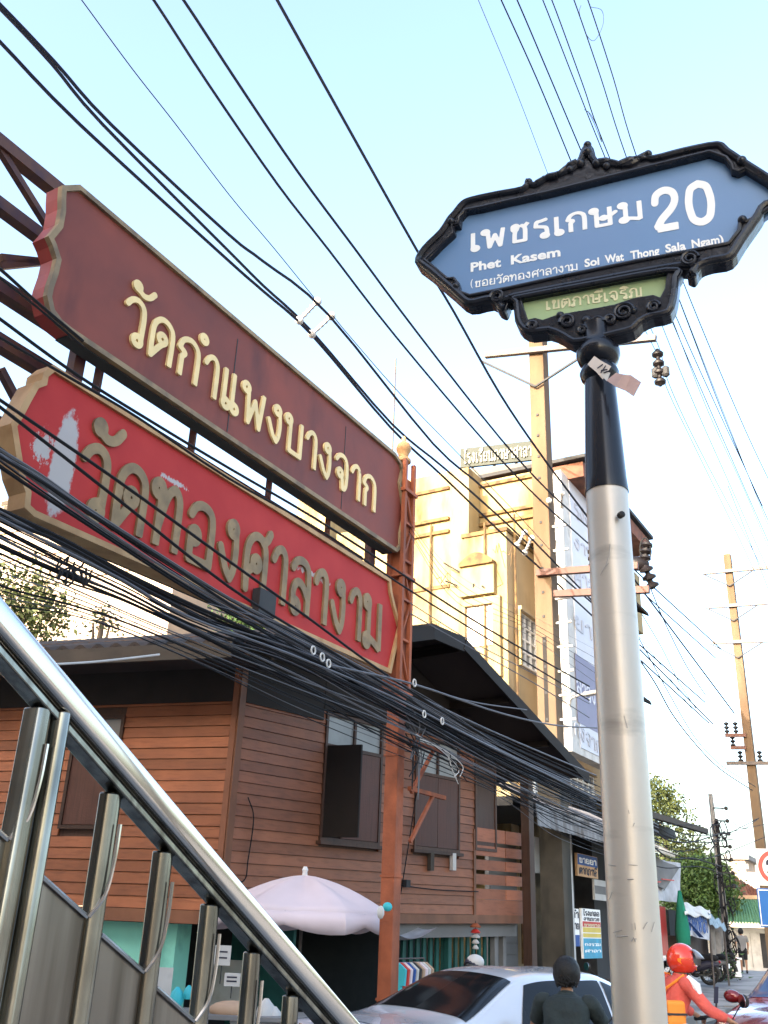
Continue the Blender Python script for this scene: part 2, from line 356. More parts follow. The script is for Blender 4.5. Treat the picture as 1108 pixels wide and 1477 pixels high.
G['ซ'] = G['ช']
G['ร'] = (.6, [[(.08, .66), (.12, .9), (.26, .93), (.5, 1.0)], [(.08, .66), (.3, .6), (.47, .5), (.5, .12)], O(.41, .1)])
G['ษ'] = (.86, G['บ'][1]+[O(.42, .44, .075), [(.5, .44), (.64, .5), (.84, .66)]])
G['ย'] = (.7, [O(.2, .9, .075), [(.12, .9), (.07, .7), (.14, .56), (.3, .52)], [(.14, .56), (.09, .35), (.13, .05)], [(.13, .05), (.6, .05)], [(.6, .05), (.6, 1.0)]])
G['ภ'] = (.76, [O(.08, .1), [(.17, .1), (.17, .48)], [(.17, .48), (.24, .6), (.06, .68)], [(.06, .68), (.16, .9), (.36, 1.0), (.56, .93), (.66, .72), (.66, 0)]])
G['ญ'] = (.98, [O(.07, .1, .075), [(.15, .1), (.15, .48)], [(.15, .48), (.22, .6), (.04, .68)], [(.04, .68), (.14, .9), (.32, 1.0), (.5, .9), (.55, .7), (.55, .05)], [(.55, .05), (.88, .05)], [(.88, .05), (.88, 1.0)], [(.45, -.2), (.6, -.36), (.88, -.28)], O(.5, -.22, .06)])
G['ส'] = (.72, G['ล'][1]+[[(.52, .9), (.68, 1.14)]])
G['โ'] = (.34, [[(.11, 1.0), (.11, .12)], O(.2, .1), [(.11, 1.0), (.2, 1.2), (.05, 1.38), (.34, 1.42)]])
G['('] = (.3, [[(.25, 1.15), (.1, .85), (.06, .5), (.1, .15), (.25, -.15)]])
G['2'] = (.7, [[(.07, .72), (.12, .92), (.34, 1.02), (.56, .93), (.61, .72), (.5, .5), (.22, .24), (.07, .02)], [(.07, .0), (.64, .0)]])
G['0'] = (.7, [[(.35, 1.02), (.15, .92), (.08, .7), (.06, .5), (.08, .3), (.15, .08), (.35, -.02), (.55, .08), (.62, .3), (.64, .5), (.62, .7), (.55, .92), (.35, 1.02)]])
# marks sit over the previous letter
MARK = {'ั': [O(-.46, 1.33, .075), [(-.4, 1.25), (-.26, 1.2), (-.1, 1.26), (.02, 1.42)]],
        'ี': [[(-.6, 1.18), (-.4, 1.36), (-.18, 1.3), (-.05, 1.18)], [(-.6, 1.18), (-.05, 1.18)], [(-.05, 1.16), (-.05, 1.48)]],
        'ิ': [[(-.6, 1.18), (-.4, 1.36), (-.18, 1.3), (-.05, 1.18)], [(-.6, 1.18), (-.05, 1.18)]]}
def catmull(pts, n=6):
    if len(pts) < 3: return [np.array(p, float) for p in pts]
    P = [np.array(p, float) for p in pts]; P = [2*P[0]-P[1]]+P+[2*P[-1]-P[-2]]; out = []
    for i in range(1, len(P)-2):
        for k in range(n):
            t = k/n; a, b, c, d = P[i-1:i+3]
            out.append(.5*((2*b)+(c-a)*t+(2*a-5*b+4*c-d)*t*t+(-a+3*b-3*c+d)*t**3))
    out.append(P[-2]); return out
_gc = {}
def glyph_geo(key, strokes, w, step=.03):
    """outline of the union of round strokes, by marching squares; returns (verts2d, tris, boundary segments)"""
    k = (key, w, step)
    if k in _gc: return _gc[k]
    segs = []; caps = []
    ends = [tuple(e) for s in strokes if s[0] != 'o' for e in (s[0], s[-1])]
    flat = lambda e: (abs(e[1]) < .06 or abs(e[1]-1) < .05) and ends.count(tuple(e)) == 1
    for s in strokes:
        if s[0] == 'o':
            c = [(s[1]+s[3]*math.cos(2*PI*i/14), s[2]+s[3]*math.sin(2*PI*i/14)) for i in range(15)]
            segs += [(c[i], c[i+1]) for i in range(14)]; caps += [(0, 0)]*14
        else:
            c = catmull(s, 5); segs += [(c[i], c[i+1]) for i in range(len(c)-1)]; q = [[0, 0] for _ in range(len(c)-1)]; q[0][0] = int(flat(s[0])); q[-1][1] = int(flat(s[-1])); caps += q
    cap = np.array(caps, float); A = np.array([s[0] for s in segs], float); B = np.array([s[1] for s in segs], float)
    lo = np.minimum(A.min(0), B.min(0))-w-2*step; hi = np.maximum(A.max(0), B.max(0))+w+2*step
    xs = np.arange(lo[0], hi[0]+step, step); ys = np.arange(lo[1], hi[1]+step, step)
    X, Y = np.meshgrid(xs, ys, indexing='ij')
    def field(px, py):
        p = np.stack([px, py], -1)[..., None, :]; d = B-A; L2 = np.maximum((d**2).sum(-1), 1e-9)
        tr = ((p-A)*d).sum(-1)/L2; t = np.clip(tr, 0, 1); q = A+t[..., None]*d; D = np.sqrt(((p-q)**2).sum(-1)); Ls = np.sqrt(L2)
        D = np.maximum(D, np.where(cap[:, 0] > 0, w-tr*Ls, 0)); D = np.maximum(D, np.where(cap[:, 1] > 0, w+(tr-1)*Ls, 0))
        return D.min(-1)-w
    Fv = field(X, Y); vid = {}; V = []; E = []
    def ev(i0, j0, i1, j1):
        kk = (i0, j0, i1, j1)
        if kk not in vid:
            a, b = Fv[i0, j0], Fv[i1, j1]; t = min(.93, max(.07, a/(a-b)))
            vid[kk] = len(V); V.append((xs[i0]+(xs[i1]-xs[i0])*t, ys[j0]+(ys[j1]-ys[j0])*t))
        return vid[kk]
    nx, ny = Fv.shape; inside = Fv < 0
    for i in range(nx-1):
        for j in range(ny-1):
            c = inside[i, j]+2*inside[i+1, j]+4*inside[i+1, j+1]+8*inside[i, j+1]
            if c in (0, 15): continue
            b_ = lambda: ev(i, j, i+1, j); r_ = lambda: ev(i+1, j, i+1, j+1); t_ = lambda: ev(i, j+1, i+1, j+1); l_ = lambda: ev(i, j, i, j+1)
            T = {1: [(l_, b_)], 2: [(b_, r_)], 3: [(l_, r_)], 4: [(r_, t_)], 5: [(l_, b_), (r_, t_)], 6: [(b_, t_)], 7: [(l_, t_)],
                 8: [(t_, l_)], 9: [(t_, b_)], 10: [(b_, r_), (t_, l_)], 11: [(t_, r_)], 12: [(r_, l_)], 13: [(r_, b_)], 14: [(b_, l_)]}[int(c)]
            for a, b in T: E.append((a(), b()))
    r = geometry.delaunay_2d_cdt([Vector(v) for v in V], E, [], 0, 1e-6)
    vv = [tuple(v) for v in r[0]]; cen = np.array([[sum(vv[i][k] for i in f)/3 for k in (0, 1)] for f in r[2]])
    ok = field(cen[:, 0], cen[:, 1]) < 0
    tris = [tuple(f) for f, o in zip(r[2], ok) if o]
    cnt = {}
    for f in tris:
        for a, b in ((f[0], f[1]), (f[1], f[2]), (f[2], f[0])):
            kk = (min(a, b), max(a, b)); cnt[kk] = None if kk in cnt else (a, b)
    bd = [e for e in cnt.values() if e]
    _gc[k] = (vv, tris, bd); return _gc[k]
def layout(text, w=.075):
    """[(glyph key, strokes, x offset)], width"""
    x = 0; out = []
    for ch in text:
        if ch == ' ': x += .4; continue
        if ch in MARK:
            if out: out.append((ch, MARK[ch], x-.06))
            continue
        wd, st = G[ch]; out.append((ch, st, x)); x += wd+.13+max(0, w-.075)*3
    return out, x-.13
def glyph_mb(mb, key, st, x0, org, ex, ey, ez, depth, w, step=.03):
    vv, tris, bd = glyph_geo(key, st, w, step)
    f = [org+ex*(x0+a)+ey*b+ez*depth for a, b in vv]; bk = [org+ex*(x0+a)+ey*b for a, b in vv]; n = len(vv)
    mb.add(f+bk, [t for t in tris]+[(a, a+n, b+n, b) for a, b in bd])
def thai(F, text, pa, pb, h, n, depth, w=.075, name='letter', mt=None, parent=None, joined=False, step=.03, slant=0):
    """write along the frame plane from pixel pa to pixel pb (baseline), letter height h metres"""
    a = F.P3(*pa, n); b = F.P3(*pb, n); d = b-a; L = np.linalg.norm(d); lay, wd = layout(text, w)
    ex = d/wd; ey = np.array([0, 0, h])+slant*ex; ez = F.N
    mb = MB(); out = []; prev = None
    for key, st, x in lay:
        if not joined and key not in MARK and prev is not None:
            out.append(prev.build(name, mt, parent, recalc=False)); prev = None
        if joined: glyph_mb(mb, key, st, x, a, ex, ey, ez, depth, w, step)
        else:
            if prev is None: prev = MB()
            glyph_mb(prev, key, st, x, a, ex, ey, ez, depth, w, step)
    if joined: return mb.build(name, mt, parent, recalc=False)
    out.append(prev.build(name, mt, parent, recalc=False)); return out
def latin(F, text, pa, pb, h, n, depth, name, mt, parent, bold=.032):
    cu = bpy.data.curves.new('t', 'FONT'); cu.body = text; cu.size = 1; cu.extrude = .5; cu.offset = bold; cu.resolution_u = 3
    o = bpy.data.objects.new('t', cu); COL.objects.link(o); dg = bpy.context.evaluated_depsgraph_get(); dg.update()
    me = o.evaluated_get(dg).to_mesh(); V = np.array([v.co[:] for v in me.vertices]); Fs = [tuple(p.vertices) for p in me.polygons]
    o.evaluated_get(dg).to_mesh_clear(); bpy.data.objects.remove(o); bpy.data.curves.remove(cu)
    x0, x1 = V[:, 0].min(), V[:, 0].max(); a = F.P3(*pa, n); b = F.P3(*pb, n); ex = (b-a)/(x1-x0)
    cap = .72
    vs = [a+ex*(v[0]-x0)+np.array([0, 0, v[1]*h/cap])+F.N*((v[2]+.5)*depth) for v in V]
    m = MB(); m.add(vs, Fs); return m.build(name, mt, parent, recalc=False)

# ================================================================ SETTING
SF = Frame((0, 0), 31.2)                       # street axis: u down the street, n across it (the far kerb is negative)
def struct(name, mb, m, **k): return mb.build(name, m, None, kind='structure', **k)
m = MB(); m.quad((-700, -700, -.004), (900, -700, -.004), (900, 1200, -.004), (-700, 1200, -.004)); struct('ground', m, m_conc)
m = MB(); m.add([SF.pt(-60, -5.9, 0), SF.pt(-60, -.8, 0), SF.pt(260, -.8, 0), SF.pt(260, -5.9, 0)], [(0, 1, 2, 3)]); struct('road', m, m_asphalt)
m = MB(); m.fbox(SF, -40, 27, -8.9, -6.2, -.002, .15)
m.add([SF.pt(27, -9.2, .15), SF.pt(27, -6.2, .15), SF.pt(46, -6.2, .42), SF.pt(46, -9.2, .42), SF.pt(90, -9.2, .42), SF.pt(90, -6.2, .42),
       SF.pt(27, -6.2, 0), SF.pt(46, -6.2, 0), SF.pt(90, -6.2, 0)], [(0, 1, 2, 3), (3, 2, 5, 4), (1, 6, 7, 2), (2, 7, 8, 5)])
walk = struct('pavement', m, mat('pavement_concrete', (.27, .26, .25), .85, var=.15, scale=1.0, bump=.3, bscale=50, col2=(.16, .15, .15), mixs=.7))
for i in range(0, 62):
    u = 2+i*1.0; z = .16 if u < 27 else .16+min(.27, (u-27)*.0142)
    k = MB(); k.fbox(SF, u+.01, u+.985, -6.195, -5.9-.02*random.random(), 0.0, z+.004*random.random()); k.build('kerb_stone', m_conc, walk)
m = MB(); m.fbox(SF, -30, 90, -.8, 9, -.003, .14); struct('near_pavement', m, m_conc)

# ---- unseen row added behind the camera, shaped to shade this stretch of street
rb = thing('added_shade_row', 'long plain unseen row added behind the viewer to shade the street', 'building', SF.pt(0, 22, 0))
g = math.sin(rad(0))
SBF = Frame((-9.0, -11.0), 308-180, flip=False)    # added wall facing the sun's bearing, seen only in reflections
m = MB(); m.fbox(SBF, -24, 4, -8, 0, 0, 12.6)
m.build('wall', m_cream, rb)  # wall of the added shade row
for r_ in range(4):
    for c_ in range(8):
        k = MB(); k.fbox(SBF, -23+c_*3.3, -21+c_*3.3, 0.01, .05, 1.6+r_*2.9, 3.1+r_*2.9); k.build('window', m_glass_dk, rb)  # windows of the added shade row
        
# ================================================================ GANTRY WITH THE TWO TEMPLE SIGNS
postP = atd(562, 1340, 12.0)
GF = Frame(postP[:2], 31.2)
gan = thing('sign_gantry', 'rusty orange steel post with lattice head and long dark maroon truss carrying two temple signs', 'gantry', (postP[0], postP[1], 0.15))
gz0 = 4.55
m = MB(); m.fbox(GF, -.09, .09, -.09, .09, .15, gz0); m.build('post', m_rust, gan, bevel=.012)
for z in (1.0, 2.3, 3.7): 
    k = MB(); k.fbox(GF, -.1, .1, -.1, .1, z, z+.025); k.build('band', m_rust, gan)
ztop = 7.95
for du in (-.07, .17):
    for dn in (-.14, .06):
        k = MB(); k.fbox(GF, du-.028, du+.028, dn-.028, dn+.028, gz0, ztop-.15); k.build('lattice_upright', m_rust, gan)
m = MB(); m.fbox(GF, -.13, .22, -.19, .11, gz0-.05, gz0+.02); m.build('cap_plate', m_rust, gan)
zz = gz0+.1; k = 0
while zz < ztop-.6:
    for dn in (-.14, .06):
        b = MB(); b.bar(GF.pt(-.07, dn, zz), GF.pt(.17, dn, zz+.0), .03, .04, GF.N); b.build('lattice_rung', m_rust, gan)
        b = MB(); s_ = 1 if k % 2 else -1; b.bar(GF.pt(.05-.12*s_, dn, zz), GF.pt(.05+.12*s_, dn, zz+.52), .028, .028, GF.N); b.build('lattice_brace', m_rust, gan)
    zz += .55; k += 1
m = MB(); m.fbox(GF, -.05, .15, -.11, .03, gz0+.02, gz0+3.0); m.build('core_panel', mat('faded_orange_panel', (.34, .10, .045), .7, var=.3, scale=3, col2=(.16, .05, .03), mixs=2), gan)
for z in (6.05, 7.3): 
    m = MB(); m.fbox(GF, -.13, .22, -.2, .11, z, z+.05); m.build('collar', m_rust, gan)
fx = GF.pt(.04, -.04, ztop-.15)
m = MB(); m.lathe(fx, [(.08, 0), (.11, .02), (.11, .06), (.07, .1), (.08, .16), (.105, .2), (.11, .25), (.09, .31), (.05, .34), (.03, .36), (.035, .40), (.015, .44)], 18); m.build('finial', m_border2, gan)
# truss behind the signs
def chord(pa, pb, n, w, name='chord'):
    a = GF.P3(*pa, n); b = GF.P3(*pb, n); d = (a-b)/np.linalg.norm(a-b); k = MB(); k.bar(a+d*3.2, b, w, w); k.build(name, m_truss, gan)
for (ya, yb, w) in ((205, 268, .13), (300, 348, .12), (420, 460, .14), (497, 536, .13)):
    ua, z1 = GF.px(0, ya, -.62); ub, z2 = GF.px(70, yb, -.62); z = (z1+z2)/2
    k = MB(); k.bar(GF.pt(-10.0, -.62, z), GF.pt(-.1, -.62, z), w, w); k.build('chord', m_truss, gan)
for pa, pb in (((0, 216), (68, 325)), ((0, 384), (62, 378)), ((0, 532), (28, 585)), ((0, 372), (60, 378)), ((-90, 130), (0, 216)), ((60, 350), (100, 490))):
    k = MB(); k.bar(GF.P3(*pa, -.62), GF.P3(*pb, -.62), .065, .065); k.build('web_member', m_truss, gan)
ul = GF.px(0, 615, -.62)
k = MB(); k.bar(GF.pt(-10, -.62, ul[1]), GF.pt(-.1, -.62, ul[1]), .12, .12); k.build('chord', m_truss, gan)
for px_ in (110, 533):
    u, z = GF.px(px_, 520 if px_ == 110 else 795, -.3); k = MB(); k.fbox(GF, u-.06, u+.06, -.34, -.24, z-.55, z+.55); k.build('hanger', m_truss, gan)
for u in (-5.0, -3.6, -2.2, -.9):
    k = MB(); k.bar(GF.pt(u, -.62, 5.2), GF.pt(u, -.62, 7.6), .07, .07); k.build('web_member', m_truss, gan)
# cable bracket arms on the right of the post
for y0 in (1064, 1134):
    a = GF.P3(572, y0, .1); b = GF.P3(572, y0, .1)+SF.U*.0
    zc = a[2]
    k = MB(); k.bar(GF.pt(.1, .16, zc), GF.pt(1.05, .16, zc), .05, .05); ba = k.build('bracket_arm', m_rust, gan)
    k = MB(); k.bar(GF.pt(.15, .16, zc-.62), GF.pt(.72, .16, zc-.02), .04, .04); k.build('bracket_brace', m_rust, gan)

def inset(P, d):
    n = len(P); out = []
    area = sum(P[i][0]*P[(i+1) % n][1]-P[(i+1) % n][0]*P[i][1] for i in range(n)); sg = 1 if area > 0 else -1
    for i in range(n):
        a = np.array(P[i-1]); b = np.array(P[i]); c = np.array(P[(i+1) % n])
        e1 = (b-a)/max(np.linalg.norm(b-a), 1e-6); e2 = (c-b)/max(np.linalg.norm(c-b), 1e-6)
        n1 = np.array([-e1[1], e1[0]])*sg; n2 = np.array([-e2[1], e2[0]])*sg; m_ = n1+n2; m_ /= max(np.linalg.norm(m_), .3)
        out.append(b+m_*d/max(.55, m_@n1))
    return out
def ring_mb(mb, F, outer, inner, n0, n1):
    k = len(outer)
    vs = [F.pt(u, n1, z) for u, z in outer]+[F.pt(u, n1, z) for u, z in inner]+[F.pt(u, n0, z) for u, z in outer]+[F.pt(u, n0, z) for u, z in inner]
    fs = []
    for i in range(k):
        j = (i+1) % k; fs += [(i, j, k+j, k+i), (i, 2*k+i, 2*k+j, j), (k+i, k+j, 3*k+j, 3*k+i)]
    return mb.add(vs, fs)
def sign_board(name, label, outl_px, thick, face_m, side_m, bord_m, bw, root_px):
    P = [GF.px(x, y, 0.0) for x, y in outl_px]
    o = GF.P3(*root_px, 0); t = thing(name, label, 'sign', o)
    k = MB(); pts = [GF.pt(u, -.02, z) for u, z in P]; k.poly(pts, -GF.N*(thick-.02)); k.build('box_side', side_m, t)
    I = inset(P, bw)
    k = MB(); ring_mb(k, GF, P, I, -.019, .035); k.build('border', bord_m, t)
    f = [GF.pt(u, .0, z) for u, z in inset(P, bw*.6)]
    k = MB(); k.poly(f, -GF.N*.018); fo = k.build('face', face_m, t)
    uvl = fo.data.uv_layers.new(name='UVMap'); 
    for lp in fo.data.loops:
        v = np.array(fo.data.vertices[lp.vertex_index].co)+o-GF.P; uvl.data[lp.index].uv = (v@GF.U, v[2])
    return t
browntop = [(112, 268), (86, 269), (85, 285), (85, 302), (81, 324), (72, 335), (66, 342), (72, 355), (78, 374), (74, 392), (67, 412), (64, 427), (69, 450), (82, 468), (98, 481)]
brown_px = browntop+[(570, 797), (577, 790), (577, 771), (583, 742), (580, 723), (576, 698), (580, 680), (577, 668), (568, 654)]
sb = sign_board('temple_sign', 'dark maroon temple sign with bright cream raised letters, above the red one', brown_px, .17, m_maroon, m_redside, m_border, .052, (330, 560))
for o in thai(GF, 'วัดกำแพงบางจาก', (172, 482), (540, 741), .455, .0, .028, .066, 'letter', m_gold, sb): pass
a_ = GF.px(100, 482, 0); b_ = GF.px(568, 796, 0); k = MB(); k.obox(GF.pt(a_[0], -.172, a_[1]-.014), GF.pt(b_[0], -.172, b_[1]-.014)-GF.pt(a_[0], -.172, a_[1]-.014), GF.N*.15, (0, 0, .012)); k.build('underside', m_underside, sb)
for px_ in (330, 500):
    u, _ = GF.px(px_, 600, 0); k = MB(); k.fbox(GF, u-.006, u+.006, 0, .004, 6.47, 7.62)
    k.build('panel_seam', m_underside, sb)
red_px = [(73, 527), (59, 538), (57, 549), (46, 553), (33, 576), (22, 597), (12, 612), (18, 650), (24, 687), (33, 711), (31, 733), (45, 746), (561, 972), (568, 940), (576, 906), (566, 868), (563, 855), (561, 835)]
P_ = GF.px(80, 650, 0); P2 = GF.px(250, 700, 0); P3_ = GF.px(450, 835, 0); P4_ = GF.px(62, 610, 0)
m_redface = peeled_red([(P_[0]+.10, P_[1]-.08, .155, .62, .8, .72), (P2[0], P2[1]+.04, .50, .07, 2.4, .28), (P3_[0], P3_[1]+.05, .7, .08, 2.4, .30), (P4_[0]+.05, P4_[1]-.2, .2, .30, 2.4, .36)])
sr = sign_board('temple_sign', 'bright red peeling temple sign with faded bronze letters and arrow ends', red_px, .17, m_redface, m_border2, m_border2, .055, (300, 780))
k = MB(); k.poly([GF.pt(u, -.20, z) for u, z in [GF.px(45, 746, 0), GF.px(561, 972, 0), GF.px(561, 955, 0), GF.px(45, 730, 0)]], GF.N*.02); k.build('lower_rail', m_underside, sr)
for o in thai(GF, 'วัดทองศาลางาม', (104, 731), (548, 941), .61, .0, .03, .080, 'letter', m_gold_old, sr, slant=0): pass
k = MB(); u, z = GF.px(373, 872, 0); k.fbox(GF, u-.14, u+.14, .02, .12, z-.13, z+.13); k.build('junction_box', m_dkgrey, sr)

# ================================================================ WOODEN HOUSE
hc = atd(323, 1240, 13.5)
HA = Frame(hc[:2], 38.8, slope=.022); HB = Frame(hc[:2], -72, flip=True, slope=.0)
hs = thing('wooden_house', 'brown and orange timber-clad corner house with shuttered windows and a deep black roof', 'house', (hc[0], hc[1], 0))
ZF = 1.86
wa = MB(); wa.fbox(HA, .02, HA.px(681, 1230)[0], -.12, -.02, ZF, 5.2); wa.fbox(HA, HA.px(681, 1230)[0]+.001, 7.75, -.12, -.02, 4.55, 5.2); WA = wa.build('street_wall', m_darkwood, hs)
wb = MB(); wb.fbox(HB, .02, 8.5, -.12, -.02, ZF+.02, 5.6); WB = wb.build('side_wall', m_darkwood, hs)
def px_rect(F, x0, y0, x1, y1, n=0):
    a = F.px(x0, y0, n); b = F.px(x1, y1, n); return min(a[0], b[0]), max(a[0], b[0]), min(a[1], b[1]), max(a[1], b[1])
w1 = (HA.px(465, 1100)[0], HA.px(549, 1100)[0], HA.px(505, 1217)[1], HA.px(505, 1035)[1])
w2 = (HA.px(597, 1120)[0], HA.px(661, 1120)[0], HA.px(630, 1228)[1], HA.px(630, 1068)[1])
w3 = (HA.px(683, 1120)[0], HA.px(713, 1120)[0], HA.px(700, 1228)[1], HA.px(700, 1100)[1])
w1 = (w1[0], w1[1], w1[2], w1[3]); ZS = HA.px(505, 1082)[1]; 
print('windows', w1, w2, w3, ZS)
u_bal = HA.px(683, 1230)[0]
def boards(F, parent, u0, u1, z0, z1, holes, mt, pitch=.15):
    z = z0; 
    while z < z1-.02:
        cuts = [(u0, u1)]
        for (a, b, c, d) in holes:
            if z+pitch > c+.03 and z < d-.03:
                new = []
                for s, e in cuts:
                    if b <= s or a >= e: new.append((s, e))
                    else:
                        if a > s: new.append((s, a))
                        if b < e: new.append((b, e))
                cuts = new
        for s, e in cuts:
            if e-s < .03: continue
            k = MB(); o = random.uniform(0, .004); g = .007
            A = [F.pt(s, -.01, z+g), F.pt(s, .024+o, z+g), F.pt(s, .008+o, z+pitch), F.pt(s, -.01, z+pitch)]
            B = [F.pt(e, -.01, z+g), F.pt(e, .024+o, z+g), F.pt(e, .008+o, z+pitch), F.pt(e, -.01, z+pitch)]
            k.add(A+B, [(0, 1, 2, 3), (7, 6, 5, 4), (0, 4, 5, 1), (1, 5, 6, 2), (2, 6, 7, 3), (3, 7, 4, 0)]); k.build('board', mt, parent, recalc=True)
        z += pitch
boards(HA, WA, .09, u_bal, ZF, 5.1, [w1, w2, w3], m_boards_a)
wbw = (HB.px(166, 1150)[0], HB.px(93, 1150)[0], HB.px(120, 1196)[1], HB.px(150, 1033)[1])
boards(HB, WB, .09, 8.4, ZF, 5.3, [wbw], m_boards_b, .15)
k = MB(); k.fbox(HA, -.03, .085, -.05, .045, ZF-.02, 5.3); k.build('corner_trim', m_trim, hs)
k = MB(); k.fbox(HB, -.0, .085, -.02, .045, ZF-.02, 5.5); k.build('corner_trim', mat('orange_trim', (.22, .09, .05), .6, var=.15), hs)
k = MB(); k.fbox(HA, u_bal-.04, u_bal+.03, .0, .04, ZF+.0, 3.3); k.build('wall_post', m_trim, hs)
k = MB(); k.fbox(HA, .09, w1[0]-.08, .028, .05, 4.60, 5.3); k.build('eave_shade_band', m_gable, hs)  # dark bands laid on the upper walls in place of eave shade
k = MB(); k.fbox(HA, w1[0]-.08, 7.7, .028, .06, w1[3]+.02, 5.3); k.build('eave_shade_band', m_gable, hs)
k = MB(); k.fbox(HB, .09, 8.4, .028, .05, 4.60, 5.5); k.build('eave_shade_band', m_gable, hs)
# windows
def window(F, w, zs, name, leafs=2, par=None, glasspane=True):
    t = MB()
    for a, b, c, d in ((w[0], w[0]+.05, w[2], w[3]), (w[1]-.05, w[1], w[2], w[3]), (w[0]+.05, w[1]-.05, w[3]-.05, w[3]), (w[0]+.05, w[1]-.05, w[2], w[2]+.05), (w[0]+.05, w[1]-.05, zs-.025, zs+.025)):
        t.fbox(F, a, b, -.04, .05, c, d)
    fr = t.build('window', m_darkwood, par)
    um = (w[0]+w[1])/2
    if w[3]-zs > .1:
        k = MB(); k.fbox(F, um-.025, um+.025, -.03, .04, zs+.025, w[3]-.05); k.build('mullion', m_darkwood, fr)
        for a, b in ((w[0]+.05, um-.025), (um+.025, w[1]-.05)):
            k = MB(); k.fbox(F, a, b, -.01, .005, zs+.025, w[3]-.05); k.build('pane', m_frosted, fr)
    return fr
f1 = window(HA, w1, ZS, 'window', par=hs)
uu = HA.px(493, 1150)[0]
k = MB(); k.fbox(HA, uu, w1[1]-.055, .0, .035, w1[2]+.06, ZS-.03); k.build('shutter', m_shutter, f1)
k = MB(); k.fbox(HA, w1[0]+.05, uu-.01, -.03, -.02, w1[2]+.06, ZS-.03); k.build('pane', m_darkroom, f1)
k = MB(); a = HA.pt(w1[0]+.04, .04, w1[2]+.05); d = (HA.N*.55+HA.U*.17); k.obox(a, d, HA.U*.03, (0, 0, ZS-w1[2]-.06)); k.build('open_shutter', m_black_wood, f1)
k = MB(); k.fbox(HA, w1[0]-.06, w1[1]+.05, .02, .12, w1[2]-.05, w1[2]); k.build('sill', m_darkwood, f1)
zs2 = HA.px(630, 1120)[1]; f2 = window(HA, w2, zs2, 'window', par=hs)
um = (w2[0]+w2[1])/2
for a, b in ((w2[0]+.055, um-.006), (um+.006, w2[1]-.055)):
    k = MB(); k.fbox(HA, a, b, .0, .035, w2[2]+.06, zs2-.03); k.build('shutter', m_shutter, f2)
k = MB(); k.fbox(HA, w2[0]-.06, w2[1]+.06, .02, .09, w2[2]-.05, w2[2]); k.build('sill', m_darkwood, f2)
f3 = window(HA, w3, w3[3]-.05, 'window', par=hs)
k = MB(); k.fbox(HA, w3[0]+.055, w3[1]-.055, .0, .03, w3[2]+.06, w3[3]-.08); k.build('shutter', m_darkwood, f3)
for x in (617, 649):
    u, z = HA.px(x, 1243); k = MB(); k.fbox(HA, u-.05, u+.05, .03, .10, z-.14, z+.14); k.build('wall_lamp', m_offwhite if x > 630 else m_fascia, hs)
fb = window(HB, wbw, wbw[3]-.34, 'window', par=hs)
k = MB(); k.fbox(HB, wbw[0]+.055, wbw[1]-.055, .0, .03, wbw[2]+.06, wbw[3]-.37); k.build('shutter', m_shutter, fb)
# balcony rails at the far end
m_bal = wood_mat('balcony_slat_wood', (.36, .13, .07), (.2, .07, .04))
for i in range(5):
    z = 2.12+i*.245; 
    for a, b in ((u_bal+.03, 7.1), (7.13, 7.72)):
        k = MB(); k.fbox(HA, a, b, .0, .035, z, z+(.235 if i == 4 else .175)); k.build('balcony_slat', m_bal, hs)
k = MB(); k.fbox(HA, .0, 7.78, -.05, .05, ZF-.14, ZF); k.build('floor_edge_beam', m_trim, hs)
k = MB(); k.fbox(HA, u_bal+.03, 7.75, -.01, .03, ZF+.0, ZF+.255); k.build('balcony_base_board', m_bal, hs)
k = MB(); k.fbox(HB, .0, 8.5, -.05, .05, ZF-.16, ZF+.0); k.build('floor_edge_beam', m_trim, hs)
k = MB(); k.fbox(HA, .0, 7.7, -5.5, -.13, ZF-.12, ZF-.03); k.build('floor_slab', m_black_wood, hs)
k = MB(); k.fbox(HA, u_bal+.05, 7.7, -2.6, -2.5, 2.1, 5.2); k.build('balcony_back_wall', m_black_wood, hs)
u = HA.px(762, 1200, .25)[0]; k = MB(); k.fbox(HA, u-.1, u+.08, .15, .33, .15, 5.2); k.build('timber_post', m_darkwood, hs)
# roof: gable towards the street
def patch(mb, p00, p10, p11, p01, nu, nv, amp, waves, th, nrm=(0, 0, 1), jag=0):
    p00, p10, p11, p01 = [np.array(p, float) for p in (p00, p10, p11, p01)]; nrm = np.array(nrm, float); top = []; 
    for i in range(nu+1):
        for j in range(nv+1):
            a, b = i/nu, j/nv; p = p00*(1-a)*(1-b)+p10*a*(1-b)+p11*a*b+p01*(1-a)*b
            top.append(p+nrm*(amp*math.sin(2*PI*waves*a)+jag*(random.random()-.5)))
    n = len(top); vs = top+[p-nrm*th for p in top]; fs = []
    I = lambda i, j: i*(nv+1)+j
    for i in range(nu):
        for j in range(nv):
            q = (I(i, j), I(i+1, j), I(i+1, j+1), I(i, j+1)); fs += [q, tuple(x+n for x in q[::-1])]
    for i in range(nu):
        for j in (0, nv): fs.append((I(i, j), I(i+1, j), I(i+1, j)+n, I(i, j)+n))
    for j in range(nv):
        for i in (0, nu): fs.append((I(i, j), I(i, j+1), I(i, j+1)+n, I(i, j)+n))
    mb.smooth = True
    return mb.add(vs, fs)
OV = 1.25
HAo = HA.off(0); HAo.slope = 0
rt = HAo.P3(668, 918, OV); tip = HAo.P3(846, 1113, OV); rl = HAo.P3(590, 917, OV)
mid = HAo.P3(586, 914, OV)
print('ridge', HAo.px(668, 918, OV), 'tip', HAo.px(846, 1113, OV), 'left', HAo.px(590, 917, OV))
back = -HA.N*6
k = MB(); patch(k, rt, rt+back, tip+back, tip, 60, 2, .03, 30, .05); k.build('roof', m_roof, hs)
